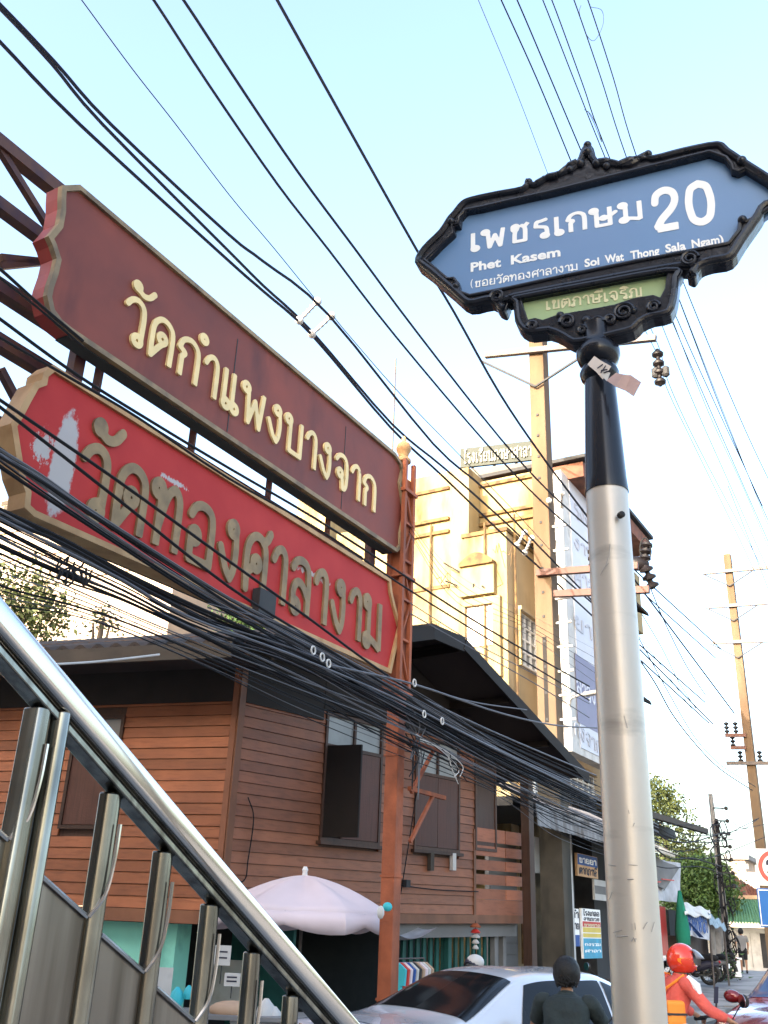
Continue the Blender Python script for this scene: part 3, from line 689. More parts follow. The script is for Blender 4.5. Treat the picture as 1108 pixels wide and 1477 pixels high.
k = MB(); dn_ = np.array([0, 0, -.09]); patch(k, rt+dn_, rt+back+dn_, tip+back+dn_, tip+dn_, 2, 2, 0, 0, .02); k.build('soffit', m_soffit, hs)
k = MB(); k.bar(rt+np.array([0, 0, -.14])+HA.N*.03, tip+np.array([0, 0, -.14])+HA.N*.03, .04, .2); k.build('barge_board', m_fascia if False else m_black_wood, hs)
# soffit ledge and gable wall below the right slope
for s_ in (.0, .35, .68):
    a = rt*(1-s_)+tip*s_; k = MB(); k.bar(a+np.array([0, 0, -.2])-HA.N*.05, a-HA.N*1.3+np.array([0, 0, -.2]), .07, .12); k.build('rafter', m_black_wood, hs)
gp = [HAo.pt(HAo.px(585, 1000, 0)[0], -.03, 5.1), HAo.pt(HAo.px(585, 1000, 0)[0], -.03, rt[2]-.2)]
ur = (rt-HA.P)@HA.U; ut = (tip-HA.P)@HA.U
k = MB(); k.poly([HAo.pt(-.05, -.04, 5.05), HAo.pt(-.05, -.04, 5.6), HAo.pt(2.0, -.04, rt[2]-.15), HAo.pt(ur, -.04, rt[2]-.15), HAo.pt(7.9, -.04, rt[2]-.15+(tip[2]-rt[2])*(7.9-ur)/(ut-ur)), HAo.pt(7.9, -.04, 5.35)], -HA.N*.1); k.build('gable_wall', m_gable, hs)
# left part: the eave runs back over the side wall
er = [HB.off(.95).P3(335, 948), HB.off(.95).P3(60, 938), ]
er0 = HB.off(.95).P3(335, 948); er1 = HB.off(.95).P3(40, 930); er1 = er1+(er1-er0)*1.3
er1[2] = er0[2] = (er0[2]+HB.off(.95).P3(60, 935)[2])/2
front = HAo.P3(540, 960, OV); front2 = HAo.P3(586, 916, OV)
inner = -HB.N*3.2+np.array([0, 0, 1.1])
k = MB(); patch(k, er0+np.array([0, 0, .12]), er1+np.array([0, 0, .12]), er1+inner+np.array([0, 0, .12]), er0+inner+np.array([0, 0, .12]), 160, 2, .035, 26, .05); k.build('roof', m_roof, hs)
k = MB(); patch(k, er0, er1, er1-HB.N*1.1, er0-HB.N*1.1, 2, 2, 0, 0, .03); k.build('soffit', m_soffit, hs)
k = MB(); k.bar(er0-np.array([0, 0, .03])+HB.N*.03, er1-np.array([0, 0, .03])+HB.N*.03, .04, .22); k.build('fascia_board', m_fascia, hs)
# slope over the street wall left of the ridge, falling towards the corner
cor = er0+np.array([0, 0, .15])
cs = HAo.pt(-.4, OV*.75, cor[2])
lk = HAo.pt(ur-.9, OV, rt[2])
k = MB(); patch(k, rt, rt+back, lk+back, lk, 2, 2, 0, 0, .06); k.build('ridge_sheet', m_roof, hs)
k = MB(); patch(k, lk, lk+back, cs+back, cs, 30, 2, .03, 16, .06); k.build('roof', m_roof, hs)
k = MB(); k.bar(lk+np.array([0, 0, -.16])+HA.N*.02, cs+np.array([0, 0, -.16])+HA.N*.02, .04, .22); k.build('barge_board', m_black_wood, hs)
k = MB(); k.bar(rt+np.array([0, 0, -.15])+HA.N*.02, lk+np.array([0, 0, -.15])+HA.N*.02, .04, .24); k.build('barge_board', m_black_wood, hs)

# ground floor
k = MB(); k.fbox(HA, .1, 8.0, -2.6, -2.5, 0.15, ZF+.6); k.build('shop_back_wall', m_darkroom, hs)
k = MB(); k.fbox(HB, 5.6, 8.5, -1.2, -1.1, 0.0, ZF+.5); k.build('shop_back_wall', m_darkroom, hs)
bw = HB.off(-.25)
a0 = bw.px(236, 1400)[0]; 
k = MB(); k.fbox(HB, a0, 8.5, -.35, -.25, 0.0, ZF-.17); k.build('turquoise_wall', m_teal, hs)
k = MB(); k.fbox(HB, a0-.16, a0, -.6, -.2, 0.0, ZF-.17); k.build('turquoise_pillar', m_teal, hs)
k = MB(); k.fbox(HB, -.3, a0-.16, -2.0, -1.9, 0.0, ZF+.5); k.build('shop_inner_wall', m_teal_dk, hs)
k = MB(); k.fbox(HB, a0-.9, a0-.2, -1.3, -1.2, .6, 1.25); k.build('counter_panel', m_offwhite, hs)
ua, ub = HA.px(592, 1360)[0], HA.px(742, 1360)[0]
n_g = 34
for i in range(n_g):
    u = ua+(ub-ua)*(i+.5)/n_g
    k = MB(); k.fbox(HA, u-.035, u+.03, -.34-(i % 2)*.05, -.30-(i % 2)*.05, .16, ZF-.22-.02*u); k.build('folding_gate_bar', m_teal_dk, hs)
for x in (662, 728, 740):
    u = HA.px(x, 1360)[0]; k = MB(); k.fbox(HA, u-.05, u+.05, -.28, -.18, .15, ZF-.16); k.build('gate_post', m_greywall if x > 700 else m_teal_dk, hs)
k = MB(); k.fbox(HA, ua-.3, 7.7, -.3, -.1, ZF-.36, ZF-.15); k.build('gate_lintel', m_greywall, hs)

# ================================================================ YELLOW BUILDING
yc = atd(730, 766, 26); YF = Frame(yc[:2], 31.2-90+180)   # front wall: u grows to the right, n towards us
YS = Frame(yc[:2], 31.2)                                             # side wall along the street
yb = thing('yellow_building', 'stained yellow concrete building with recessed wall bands behind the wooden house', 'building', (yc[0], yc[1], 0))
def yu(x, y=800, n=0): return YF.px(x, y, n)[0]
ZT = yc[2]
u0 = yu(668, 900); 
# front block (beside the street)
YD = YS.px(886, 1100)[0]; print('YD', YD)
k = MB(); k.obox(YF.pt(u0, 0, 0), YF.U*(-u0), -YF.N*YD, (0, 0, ZT)); k.build('wall', m_yel, yb)
k = MB(); k.fbox(YS, .01, YD-.1, .0, .004, 0, ZT-.01); k.build('side_wall', m_ochre, yb)
# taller block set back
tu0, tz = YF.px(594, 690, -1.2); tu1 = YF.px(777, 700, -1.2)[0]
k = MB(); k.fbox(YF, tu0, u0-.002, -12, -.35, 0, YF.px(600, 690, -.35)[1]); k.build('wall', m_yel, yb)
k = MB(); k.fbox(YF, u0, tu1, -12, -1.2, ZT+.004, YF.px(700, 694, -1.2)[1]); k.build('wall', m_yel, yb)
zt2 = YF.px(700, 694, -1.2)[1]
# pilaster and ledges
pu0, pu1 = yu(650), yu(675)
k = MB(); k.fbox(YF, pu0, pu1, -.34, -.05, 0, YF.px(660, 688, -.05)[1]); k.build('pilaster', m_yel, yb)
for y_, x0, x1, n_, dn in ((752, 594, 649, -.35, .12), (770, 594, 649, -.35, .1), (708, 594, 649, -.35, .08), (848, 594, 649, -.35, .05)):
    z = YF.px(630, y_, n_)[1]; a, b = YF.px(x0, y_, n_)[0], YF.px(x1, y_, n_)[0]
    k = MB(); k.fbox(YF, a, b, n_+.001, n_+dn, z-.05, z+.05); k.build('ledge', m_stain, yb)
for y_, x0, x1 in ((740, 678, 776), (754, 678, 776), (697, 660, 776)):
    z = YF.px(720, y_, -1.2)[1]; a, b = YF.px(x0, y_, -1.2)[0], YF.px(x1, y_, -1.2)[0]
    k = MB(); k.fbox(YF, a, b, -1.199, -1.1, z-.05, z+.05); k.build('ledge', m_stain, yb)
k = MB(); k.obox(YF.pt(u0-.05, .06, ZT), YF.U*(-u0+.1), -YF.N*(YD-.1), (0, 0, .12)); k.build('parapet_cap', m_stain, yb)
# curved hood and window on the front block
a = YF.px(668, 818, .0); b = YF.px(716, 818, .0); zc = a[1]
hood = []
for i in range(9):
    t = PI*i/8; hood.append((a[0]+(b[0]-a[0])*i/8, zc+.28*math.sin(t)))
k = MB(); k.poly([YF.pt(u, .004, z) for u, z in hood+[(b[0], zc-.1), (a[0], zc-.1)]], YF.N*.3); k.build('curved_hood', m_stain, yb)
k = MB(); k.poly([YF.pt(u, .002, z-.1) for u, z in hood+[(b[0], zc-.9), (a[0], zc-.9)]], YF.N*.2); k.build('curved_balcony', m_yel, yb)
fx = px_rect(YF, 667, 868, 730, 945); wn = px_rect(YF, 674, 877, 714, 930)
k = MB()
for q in ((fx[0], wn[0], fx[2]-.3, fx[3]), (wn[1], fx[1]-.1, fx[2]-.6, fx[3]), (wn[0], wn[1], wn[3], fx[3])): k.fbox(YF, q[0], q[1], .002, .16, q[2], q[3])
fw = k.build('window', m_yel, yb)
k = MB(); k.fbox(YF, wn[0], wn[1], .003, .03, wn[2], wn[3]); k.build('corrugated_shutter', mat('pink_white_sheet', (.62, .42, .32), .6, var=.2, scale=3, col2=(.8, .72, .66), mixs=4), fw)
for i in range(9):
    u = wn[0]+(wn[1]-wn[0])*(i+.5)/9; k = MB(); k.fbox(YF, u-.02, u+.02, .03, .05, wn[2], wn[3]); k.build('slat', m_offwhite, fw)
# barred windows along the side wall
def barred(F, x0, x1, ytl, ybl, ytr, ybr, par, n=.005, nx=4, ny=4, fr_m=m_white):
    u0_, z1_ = F.px(x0, ytl, n); z0_ = F.px(x0, ybl, n)[1]; u1_ = F.px(x1, ytr, n)[0]
    k = MB(); k.fbox(F, u0_, u1_, n, n+.02, z0_, z1_); w = k.build('window', m_glass, par)
    for i in range(nx+1):
        u = u0_+(u1_-u0_)*i/nx; k = MB(); k.fbox(F, u-.03, u+.03, n+.021, n+.09, z0_, z1_); k.build('window_bar', fr_m, w)
    for j in range(ny+1):
        z = z0_+(z1_-z0_)*j/ny; k = MB(); k.fbox(F, u0_, u1_, n+.03, n+.08, z-.025, z+.025); k.build('window_bar', fr_m, w)
    k = MB(); k.fbox(F, u0_-.15, u1_+.1, n, n+.22, z1_+.0, z1_+.12); k.build('window_hood', m_ochre, w)
    k = MB(); k.fbox(F, u0_-.15, u0_-.03, n, n+.18, z0_-.1, z1_); k.build('window_fin', m_yel, w)
    return w
barred(YS, 745, 784, 882, 955, 912, 980, yb, nx=5, ny=4)
barred(YS, 748, 792, 1085, 1150, 1100, 1158, yb, nx=5, ny=4)
barred(YS, 802, 852, 1100, 1158, 1120, 1165, yb, nx=6, ny=4)
# low wing left of the tall block, seen between the two signs
k = MB(); wl = px_rect(YF, 486, 770, 592, 900, -.6); k.fbox(YF, wl[0], wl[1], -9, -.6, 0, wl[3]); k.build('wall', m_yel, yb)
wl2 = px_rect(YF, 436, 640, 463, 900, -.3); k = MB(); k.fbox(YF, wl2[0], wl2[1], -3, -.3, 0, YF.px(450, 690, -.3)[1]); k.build('stair_tower', m_yel, yb)
# red-brown roof edge and white fascia on top
ra = YF.px(640, 690, -2.2); rb_ = YF.px(842, 676, -2.2)
k = MB(); k.fbox(YF, YF.px(700, 690, -1.6)[0], YF.px(842, 690, -1.6)[0], -9, -1.6, zt2-.3, YF.px(760, 682, -1.6)[1]); k.build('roof_parapet', m_brownroof, yb)
k = MB(); zz_ = YF.px(760, 677, -1.5)[1]; k.fbox(YF, YF.px(665, 690, -1.5)[0], YF.px(846, 690, -1.5)[0], -9, -1.45, zz_, zz_+.12); k.build('roof_edge', m_dkgrey, yb)
rs = thing('rooftop_sign', 'pale grey-green rooftop lettering board on the yellow building', 'sign', YF.pt(-1, -2.4, zz_+.3))
RS = Frame(YF.pt(-2.4, -2.2, 0)[:2], 109)
q = px_rect(RS, 664, 660, 792, 662, 0); zlo = RS.px(668, 674, 0)[1]; zhi = RS.px(668, 647, 0)[1]
k = MB(); k.fbox(RS, q[0], q[1], -.1, 0, zlo, zhi); k.build('board', mat('grey_green_board', (.035, .042, .034), .6, var=.15), rs)
thai(RS, 'โรงเรียนภาษาศาลางาม', (670, 669), (788, 656), (zhi-zlo)*.5, .0, .05, .085, 'lettering', mat('dull_cream_letters', (.22, .22, .19), .6, var=.1), rs, joined=True, step=.06)
k = MB(); k.fbox(RS, q[0]-.1, q[1]+.3, -.2, .0, zlo-.6, zlo-.08); k.build('white_fascia', mat('dull_white', (.12, .115, .105), .7, var=.15), rs)
for i in range(4):
    u = q[0]+(q[1]-q[0])*(i+.5)/4; k = MB(); k.fbox(RS, u-.04, u+.04, -.3, -.2, zz_-.2, zhi); k.build('support_leg', m_galv, rs)
u_, z_ = YF.px(571, 517, -1.0); k = MB(); zb_ = wl[3]-.01; k.tube([YF.pt(u_, -1.0, zb_), YF.pt(u_, -1.0, z_)], .035, 6)
solo('mast', k, m_galv, 'thin grey mast on the roof beside the gantry finial', 'mast')
# blind corner of rods stuck in the front wall
for pa, pb in (((640, 812), (668, 828)), ((642, 838), (660, 845)), ((695, 845), (712, 858)), ((683, 842), (683, 862))):
    k = MB(); k.tube([YF.P3(*pa, .25), YF.P3(*pb, .02)], .025, 5); k.build('rebar_stub', m_dkgrey, yb)

for x_ in (622, 700, 741):
    F_ = YS if x_ == 741 else YF; n_ = .04 if x_ != 622 else -.3
    u_, z_ = F_.px(x_, 800, n_); k = MB(); k.tube([F_.pt(u_, n_+.04, 1), F_.pt(u_, n_+.04, z_+(1.3 if x_ == 741 else 1.0))], .035, 6); k.build('downpipe', m_stain, yb)
rg_ = random.Random(9)
for i in range(12):
    x0, y0 = rg_.uniform(605, 722), rg_.uniform(775, 930); P_k = [YF.P3(x0+j*rg_.uniform(2, 5), y0+j*rg_.uniform(-3, 6), .012 if x0 > 668 else -.34) for j in range(6)]
    k = MB(); k.tube(P_k, .010, 4); k.build('crack', m_stain, yb)
# ================================================================ BILLBOARD TOWER BEHIND THE POLE
bb = YS.off(1.4)
bt = thing('billboard', 'tall white and lilac vertical billboard panel on a steel frame behind the concrete pole', 'billboard', YS.pt(6, 1.4, 0))
u0b, _ = bb.px(814, 800); u1b, _ = bb.px(868, 800)
zt_ = bb.px(820, 690)[1]; zb0 = bb.px(840, 1090)[1]; u1c = bb.px(880, 1095)[0]
k = MB(); k.fbox(bb, u0b, u1b+3, -.35, 0, zb0, zt_); k.build('box', m_offwhite, bt)
k = MB(); k.fbox(bb, u0b+.65, u1b+3, .0, .02, zb0+.2, zt_-.05); k.build('face', m_billb, bt)
pr = [(828, 946, 870, 1040)]
uA, zA = bb.px(828, 942); zB = bb.px(830, 1040)[1]
k = MB(); k.fbox(bb, uA, u1b+3, .02, .03, zB, zA); k.build('lilac_print', m_purple, bt)
for i, (yt, hh) in enumerate(((745, .5), (790, .35), (840, .5), (905, .4), (1060, .35))):
    thai(bb, ['รงงาน', 'งานบ', 'ศาลา', 'ยาง', 'กงจาก'][i], (829, yt), (868, yt+30), hh, .03, .01, .07, 'lettering', mat('grey_print', (.47, .48, .54), .6, var=.1), bt, joined=True, step=.06)
thai(bb, 'ลาวงง', (832, 1000), (866, 1022), .4, .031, .01, .07, 'lettering', m_billb, bt, joined=True, step=.06)
for i in range(12):
    z = zb0+(zt_-zb0)*i/11; k = MB(); k.fbox(bb, u0b-1.0, u0b, -.3, -.24, z-.04, z+.04); k.build('frame_rung', m_galv, bt)
k = MB(); k.fbox(bb, u0b-1.08, u0b-1.0, -.33, -.22, 0, zt_+.1); k.build('frame_post', m_dkgrey, bt)
k = MB(); k.fbox(bb, u0b-.1, u0b-.02, -.33, -.1, 0, zb0); k.build('frame_post', m_dkgrey, bt)
# lamp on a curved arm in front of the billboard
L0 = bb.P3(822, 960, .1); L0 = bb.P3(822, 1075, .1); L1 = bb.P3(822, 1015, .2); L2 = bb.P3(832, 1004, .8); L3 = bb.P3(848, 1001, 1.1)
sl_ = thing('flood_lamp', 'small white lamp on a curved arm in front of the lilac billboard', 'lamp', L0)
k = MB(); k.tube(catmull([L0, L1, L2, L3], 5), .03, 6); k.build('arm', m_offwhite, sl_)
k = MB(); dd = L3-L2; dd /= np.linalg.norm(dd); k.bar(L3-dd*.1, L3+dd*.45, .2, .1); k.build('lamp_head', m_offwhite, sl_, bevel=.02)

# ================================================================ UTILITY POLES
def hv_pole(base_px, d, top_px, wb_, label, arms, lean=0):
    b = atd(*base_px, d); F_ = Frame(b[:2], 31.2); X = Frame(b[:2], 31.2+90)
    zt = X.px(*top_px)[1]
    t = thing('utility_pole', label, 'utility pole', (b[0], b[1], 0), 'concrete high voltage poles along the street')
    m = MB(); w0, w1_ = wb_, wb_*.78
    c = [(-1, -1), (1, -1), (1, 1), (-1, 1)]
    vs = [F_.pt(a*w0/2, q*w0/2, 0) for a, q in c]+[F_.pt(a*w1_/2, q*w1_/2, zt) for a, q in c]
    m.add(vs, [(0, 1, 5, 4), (1, 2, 6, 5), (2, 3, 7, 6), (3, 0, 4, 7), (4, 5, 6, 7)]); m.build('shaft', m_pole_conc, t, bevel=.02)
    for (pl, pr_, w, mt, brace) in arms:
        a = X.P3(*pl, 0); e = X.P3(*pr_, 0)
        sh = -F_.U*(wb_*.5+.05)
        k = MB(); k.bar(a+sh, e+sh, .13, .16); ar = k.build('crossarm', mt, t)
        if brace:
            cen = np.array([b[0], b[1], (a[2]+e[2])/2]); dx = (e-a)/np.linalg.norm(e-a)
            for s_ in (-1, 1):
                k = MB(); k.bar(cen+sh+dx*1.25*s_*brace, cen+sh-np.array([0, 0, .75*brace]), .05, .05); k.build('arm_brace', m_dkgrey, ar)
    return t, F_, X
near, NF, NX = hv_pole((793, 1000), 22.5, (783, 380), .50, 'tall tan concrete utility pole beside the yellow building', [
    ((707, 520), (951, 496), .12, m_galv, 1.3), ((781, 832), (926, 822), .12, m_redarm, 0), ((806, 862), (942, 856), .1, m_redarm, 0)])
for i in range(16):
    z = 5+i*.62; k = MB(); k.fbox(NF, -.24, -.19, -.03, .03, z, z+.06); k.build('bolt', m_dkgrey, near)
k = MB(); z0, z1 = NX.px(790, 1045)[1], NX.px(790, 922)[1]; k.fbox(NF, -.235, -.2, -.05, .05, z0, z1); k.build('cable_duct', m_black_wood, near)
k = MB(); k.fbox(NF, -.262, .262, -.262, .262, .0, 5.4); k.build('shade_sleeve', mat('shade_toned_concrete', (.075, .062, .045), .9, var=.35, scale=2, col2=(.03, .028, .022), mixs=1.6, streak=4), near)  # darker sleeve round the shaft, its colour standing in for shade low down
# step irons / ladder rungs on the shaded side
for i in range(9):
    z = NX.px(806, 760+i*35)[1]; k = MB(); k.fbox(NF, -.03, .03, .2, .62, z, z+.05); k.build('step_iron', m_offwhite, near)
def insul_string(mb, p, L, n, r, d=(0, 0, -1)):
    d = np.array(d, float)
    pr_ = [(r*.3, 0)]
    for i in range(n):
        a = L*(i+.1)/n; b = L*(i+.55)/n; c = L*(i+.9)/n; pr_ += [(r*.35, a), (r, b-.02), (r*.95, b+.04), (r*.35, c)]
    pr_ += [(r*.25, L)]
    mb.lathe(p, pr_, 12, axis=d)
it = thing('insulator_string', 'black ribbed insulator string hanging at the right end of the top crossarm', 'insulator', NX.P3(947, 500, 0))
k = MB(); insul_string(k, NX.P3(948, 504, -.2), 1.1, 4, .15, (.0, .0, -1)); k.build('discs', m_insul, it)
k = MB(); k.lathe(NX.P3(946, 545, -.2), [(.05, 0), (.1, .05), (.1, .25), (.04, .3)], 8); k.lathe(NX.P3(961, 543, -.2), [(.05, 0), (.1, .05), (.1, .25), (.04, .3)], 8); k.build('clamp', m_dkgrey, it)
def pin_insul(p, s, label, par=None):
    k = MB(); insul_string(k, np.array(p), .5*s, 3, .11*s, (0, 0, 1))
    return solo('pin_insulator', k, m_insul, label, 'insulator')
pin_insul(NX.P3(856, 822, -.2), 1.1, 'dark pin insulator on the lower crossarm just left of the silver pole')
tr = thing('cable_switch', 'black switch gear with a wire loop on the right end of the lower crossarm', 'switch', NX.P3(922, 822, -.2))
k = MB(); k.ball(NX.P3(920, 813, -.2), .22, sc=(1.3, .8, .8)); insul_string(k, NX.P3(930, 810, -.2), .5, 3, .14, (.2, 0, 1)); k.build('body', m_insul, tr)
k = MB(); insul_string(k, NX.P3(930, 815, -.2), .6, 3, .17, (.35, .2, -1)); k.build('insulator', m_insul, tr)
k = MB(); c = NX.P3(931, 793, -.2); k.tube([c+NX.U*.13*math.cos(t)+np.array([0, 0, .3*math.sin(t)]) for t in np.linspace(0, 2*PI, 16, endpoint=False)], .02, 5, closed=True); k.build('wire_loop', m_cable, tr)
far, FF, FX = hv_pole((1072, 1000), 48, (1051, 800), .44, 'slender tan concrete utility pole with three stacked crossarms, far down the street', [
    ((1018, 829), (1132, 819), .12, m_galv, 1.0), ((1024, 878), (1136, 870), .12, m_galv, 1.0), ((1030, 929), (1140, 925), .12, m_galv, 1.0), ((1050, 1102), (1120, 1102), .12, m_galv, 0), ((1048, 1062), (1078, 1062), .1, m_redarm, 0), ((1056, 1080), (1078, 1080), .1, m_redarm, 0)])
pin_insul(FX.P3(1049, 1058, -.3), 1.1, 'small pin insulator at the outer end of the far pole bracket')
pin_insul(FX.P3(1062, 1058, -.3), 1.1, 'small pin insulator beside the far pole, inner one on the upper bracket')
pin_insul(FX.P3(1058, 1078, -.3), 1.1, 'small pin insulator on the short lower bracket of the far pole')
pin_insul(FX.P3(1069, 1100, -.3), 1.1, 'pin insulator on the far pole lowest crossarm, left of the shaft')
pin_insul(FX.P3(1097, 1100, -.3), 1.1, 'pin insulator on the far pole lowest crossarm, right of the shaft')
# short dark pole hung with cable clutter
db = atd(1050, 1360, 43); DF = Frame(db[:2], 31.2)
dp = thing('service_pole', 'short dark service pole thick with black cable clutter', 'utility pole', (db[0], db[1], .35))
ztop_ = Frame(db[:2], 121.2).px(1040, 1145)[1]
k = MB(); k.tube([(db[0], db[1], .3), (db[0]-.05, db[1], ztop_*.5), (db[0]-.12, db[1], ztop_)], [.17, .13, .1], 8); k.build('shaft', m_greywall, dp)
for i in range(26):
    z = .8+random.random()*(ztop_-2.2); k = MB(); r_ = random.uniform(.12, .42); c = (db[0]+random.uniform(-.25, .3), db[1]-.2, z)
    k.tube([(c[0]+r_*.5*math.cos(t), c[1]+.05*math.sin(3*t), c[2]+r_*math.sin(t)) for t in np.linspace(0, 2*PI, 10, endpoint=False)], .025, 4, closed=True); k.build('cable_coil', m_cable, dp)
for i in range(7):
    z = ztop_-.6-i*.5; k = MB(); k.box(db[0]-.1, db[0]+.42, db[1]-.2, db[1]-.12, z, z+.05); k.build('spool_bracket', m_dkgrey, dp)
    k = MB(); k.lathe((db[0]+.42, db[1]-.16, z-.05), [(.03, 0), (.08, .03), (.08, .12), (.03, .16)], 8); k.build('spool', m_insul, dp)
for i in range(5):
    k = MB(); x = random.uniform(-.12, .14); k.tube(catmull([(db[0]+x, db[1]-.15, .4), (db[0]+x+random.uniform(-.2, .2), db[1]-.2, ztop_*.4), (db[0]+x*.4, db[1]-.15, ztop_-1)], 5), .03, 5); k.build('riser_cable', m_cable, dp)

# ================================================================ STREET NAME SIGN AND ITS POLE
qp = atd(864, 530, 2.15); QX, QY = qp[0], qp[1]
NS = Frame((QX, QY), -68, flip=True)          # sign plane, normal towards the camera
NS2 = Frame((QX, QY), 112)                    # same plane, u to the right
if NS2.N@np.array([0, -1, 0]) < 0: NS2.N = -NS2.N
F = NS2
ns = thing('street_name_sign', 'blue and green street name sign in an ornate black frame on a silver pole', 'street sign', (QX, QY, .14))
zsl = F.px(871, 710)[1]; zcol = F.px(866, 538)[1]; ztp = F.px(866, 485)[1]
k = MB(); k.lathe((QX, QY, 0), [(.056, .14), (.0535, 1.2), (.0500, zsl)], 48); k.build('pole', m_pole_metal, ns)
k = MB(); k.lathe((QX, QY, 0), [(.052, zsl-.004), (.0525, zsl), (.050, zsl+.03), (.038, zcol-.02), (.034, zcol)], 40); k.build('tapered_sleeve', m_blk_paint, ns)
h_ = ztp-zcol
k = MB(); k.lathe((QX, QY, zcol-.03), [(.036, 0), (.046, .012), (.050, .028), (.044, .045), (.037, .052), (.050, .062), (.056, .08), (.056, .095), (.045, .11), (.040, .125), (.042, h_+.06)], 32); k.build('collar', m_blk_paint, ns)
b_ = F.P3(894, 744, .05); k = MB(); k.lathe((b_[0], b_[1], b_[2]), [(.008, 0), (.008, .012), (.004, .014)], 8, axis=(.3, -1, 0)); k.build('bolt', m_insul, ns)
def pole_pt(x, y):
    r = ray(x, y); r = r/math.hypot(r[0], r[1]); bx = r[0]*QX+r[1]*QY; c_ = QX*QX+QY*QY-.0545**2; t_ = bx-math.sqrt(max(0, bx*bx-c_)); return cC+r*t_
m_scr = mat('pole_scratch', (.35, .32, .29), .7, var=.3)
rg_ = random.Random(21)
for L_ in [[(868, 825), (874, 815), (879, 800), (880, 785)], [(866, 830), (870, 822), (878, 812)], [(912, 1332), (912, 1342)], [(916, 1331), (917, 1341)], [(928, 1340), (934, 1330)], [(912, 1354), (919, 1354)], [(911, 1358), (914, 1352), (917, 1358)], [(877, 1247), (889, 1249)], [(906, 1247), (920, 1248)], [(905, 1268), (914, 1268)], [(884, 1345), (898, 1341)], [(890, 1351), (906, 1350)], [(940, 1344), (944, 1330)]]+[[(x_, y_), (x_+rg_.uniform(-4, 5), y_+rg_.uniform(4, 22))] for x_, y_ in [(rg_.uniform(875, 925), rg_.uniform(900, 1460)) for _ in range(5)]]:
    k = MB(); k.tube([pole_pt(*p) for p in L_], rg_.uniform(.0005, .0011), 4); k.build('scratch', m_scr, ns)
def zpx(l): return [(580+x/2.0985, 190+y/2.0985) for x, y in l]
outer = zpx([(38, 395), (60, 350), (110, 300), (135, 262), (150, 245), (178, 212), (212, 197), (290, 180), (362, 166), (372, 146), (388, 143), (402, 152), (432, 134), (500, 110), (528, 88), (543, 52), (562, 36), (580, 50), (592, 82), (640, 90), (690, 90), (712, 74), (745, 60), (762, 72), (850, 50), (958, 30), (992, 50), (1028, 74), (1050, 88), (1108, 125), (1150, 155), (1190, 200), (1160, 222), (1108, 232), (1088, 262), (1040, 330), (1000, 388), (940, 402), (905, 415), (885, 443), (862, 436), (850, 418), (600, 462), (340, 512), (322, 520), (310, 546), (290, 540), (268, 518), (200, 530), (150, 492), (80, 432)])
inner = zpx([(78, 388), (120, 345), (160, 308), (158, 288), (176, 286), (178, 262), (195, 243), (240, 235), (330, 214), (440, 190), (600, 150), (760, 110), (930, 68), (975, 84), (992, 104), (996, 122), (1018, 128), (1040, 118), (1100, 155), (1152, 200), (1100, 232), (1052, 264), (1016, 275), (1014, 298), (985, 335), (900, 352), (700, 390), (480, 435), (330, 468), (208, 492), (178, 482), (174, 458), (160, 440), (140, 442)])
def UZ(P, n=.0): return [np.array(F.px(x, y, n)) for x, y in P]
def ring_cdt(outer, inner, n0, n1):
    V = [Vector(p) for p in outer]+[Vector(p) for p in inner]; a, b = len(outer), len(inner)
    E = [(i, (i+1) % a) for i in range(a)]+[(a+i, a+(i+1) % b) for i in range(b)]
    r = geometry.delaunay_2d_cdt(V, E, [], 0, 1e-7); vv = [tuple(v) for v in r[0]]
    def ins(p, P):
        c = False
        for i in range(len(P)):
            x1, y1 = P[i-1]; x2, y2 = P[i]
            if (y1 > p[1]) != (y2 > p[1]) and p[0] < (x2-x1)*(p[1]-y1)/(y2-y1)+x1: c = not c
        return c
    T = []
    for f in r[2]:
        c = (sum(vv[i][0] for i in f)/3, sum(vv[i][1] for i in f)/3)
        if ins(c, outer) and not ins(c, inner): T.append(tuple(f))
    m = MB(); n = len(vv); m.add([F.pt(u, n1, z) for u, z in vv]+[F.pt(u, n0, z) for u, z in vv], T+[tuple(i+n for i in t[::-1]) for t in T])
    cnt = {}
    for f in T:
        for x, y in ((f[0], f[1]), (f[1], f[2]), (f[2], f[0])):
            kk = (min(x, y), max(x, y)); cnt[kk] = None if kk in cnt else (x, y)
    m.f += [(x, x+n, y+n, y) for e in cnt.values() if e for x, y in [e]]
    return m
def smoothP(P, n=3):
    P = [np.array(p) for p in P]; out = []; L = len(P)
    for i in range(L):
        a, b, c, d = P[i-1], P[i], P[(i+1) % L], P[(i+2) % L]
        for k_ in range(n):
            t = k_/n; out.append(.5*((2*b)+(c-a)*t+(2*a-5*b+4*c-d)*t*t+(-a+3*b-3*c+d)*t**3))
    return out
oU = smoothP(UZ(outer, .02)); iU = UZ(inner, .02)
m = ring_cdt([tuple(p) for p in oU], [tuple(p) for p in iU], -.022, .022); fr = m.build('frame', m_blk_frame, ns, bevel=.004)
# rolled mouldings on the frame
oi = inset([tuple(p) for p in oU], .013)
k = MB(); k.tube([F.pt(u, .022, z) for u, z in oi], .0105, 8, closed=True); k.build('outer_moulding', m_blk_frame, fr)
ii = inset([tuple(p) for p in iU], -.006)
k = MB(); k.tube([F.pt(u, .022, z) for u, z in ii], .006, 8, closed=True); k.build('inner_moulding', m_blk_frame, fr)
k = MB(); k.poly([F.pt(u, -.014, z) for u, z in inset([tuple(p) for p in iU], -.012)], F.N*.016); pb_ = k.build('blue_panel', m_blue, ns)
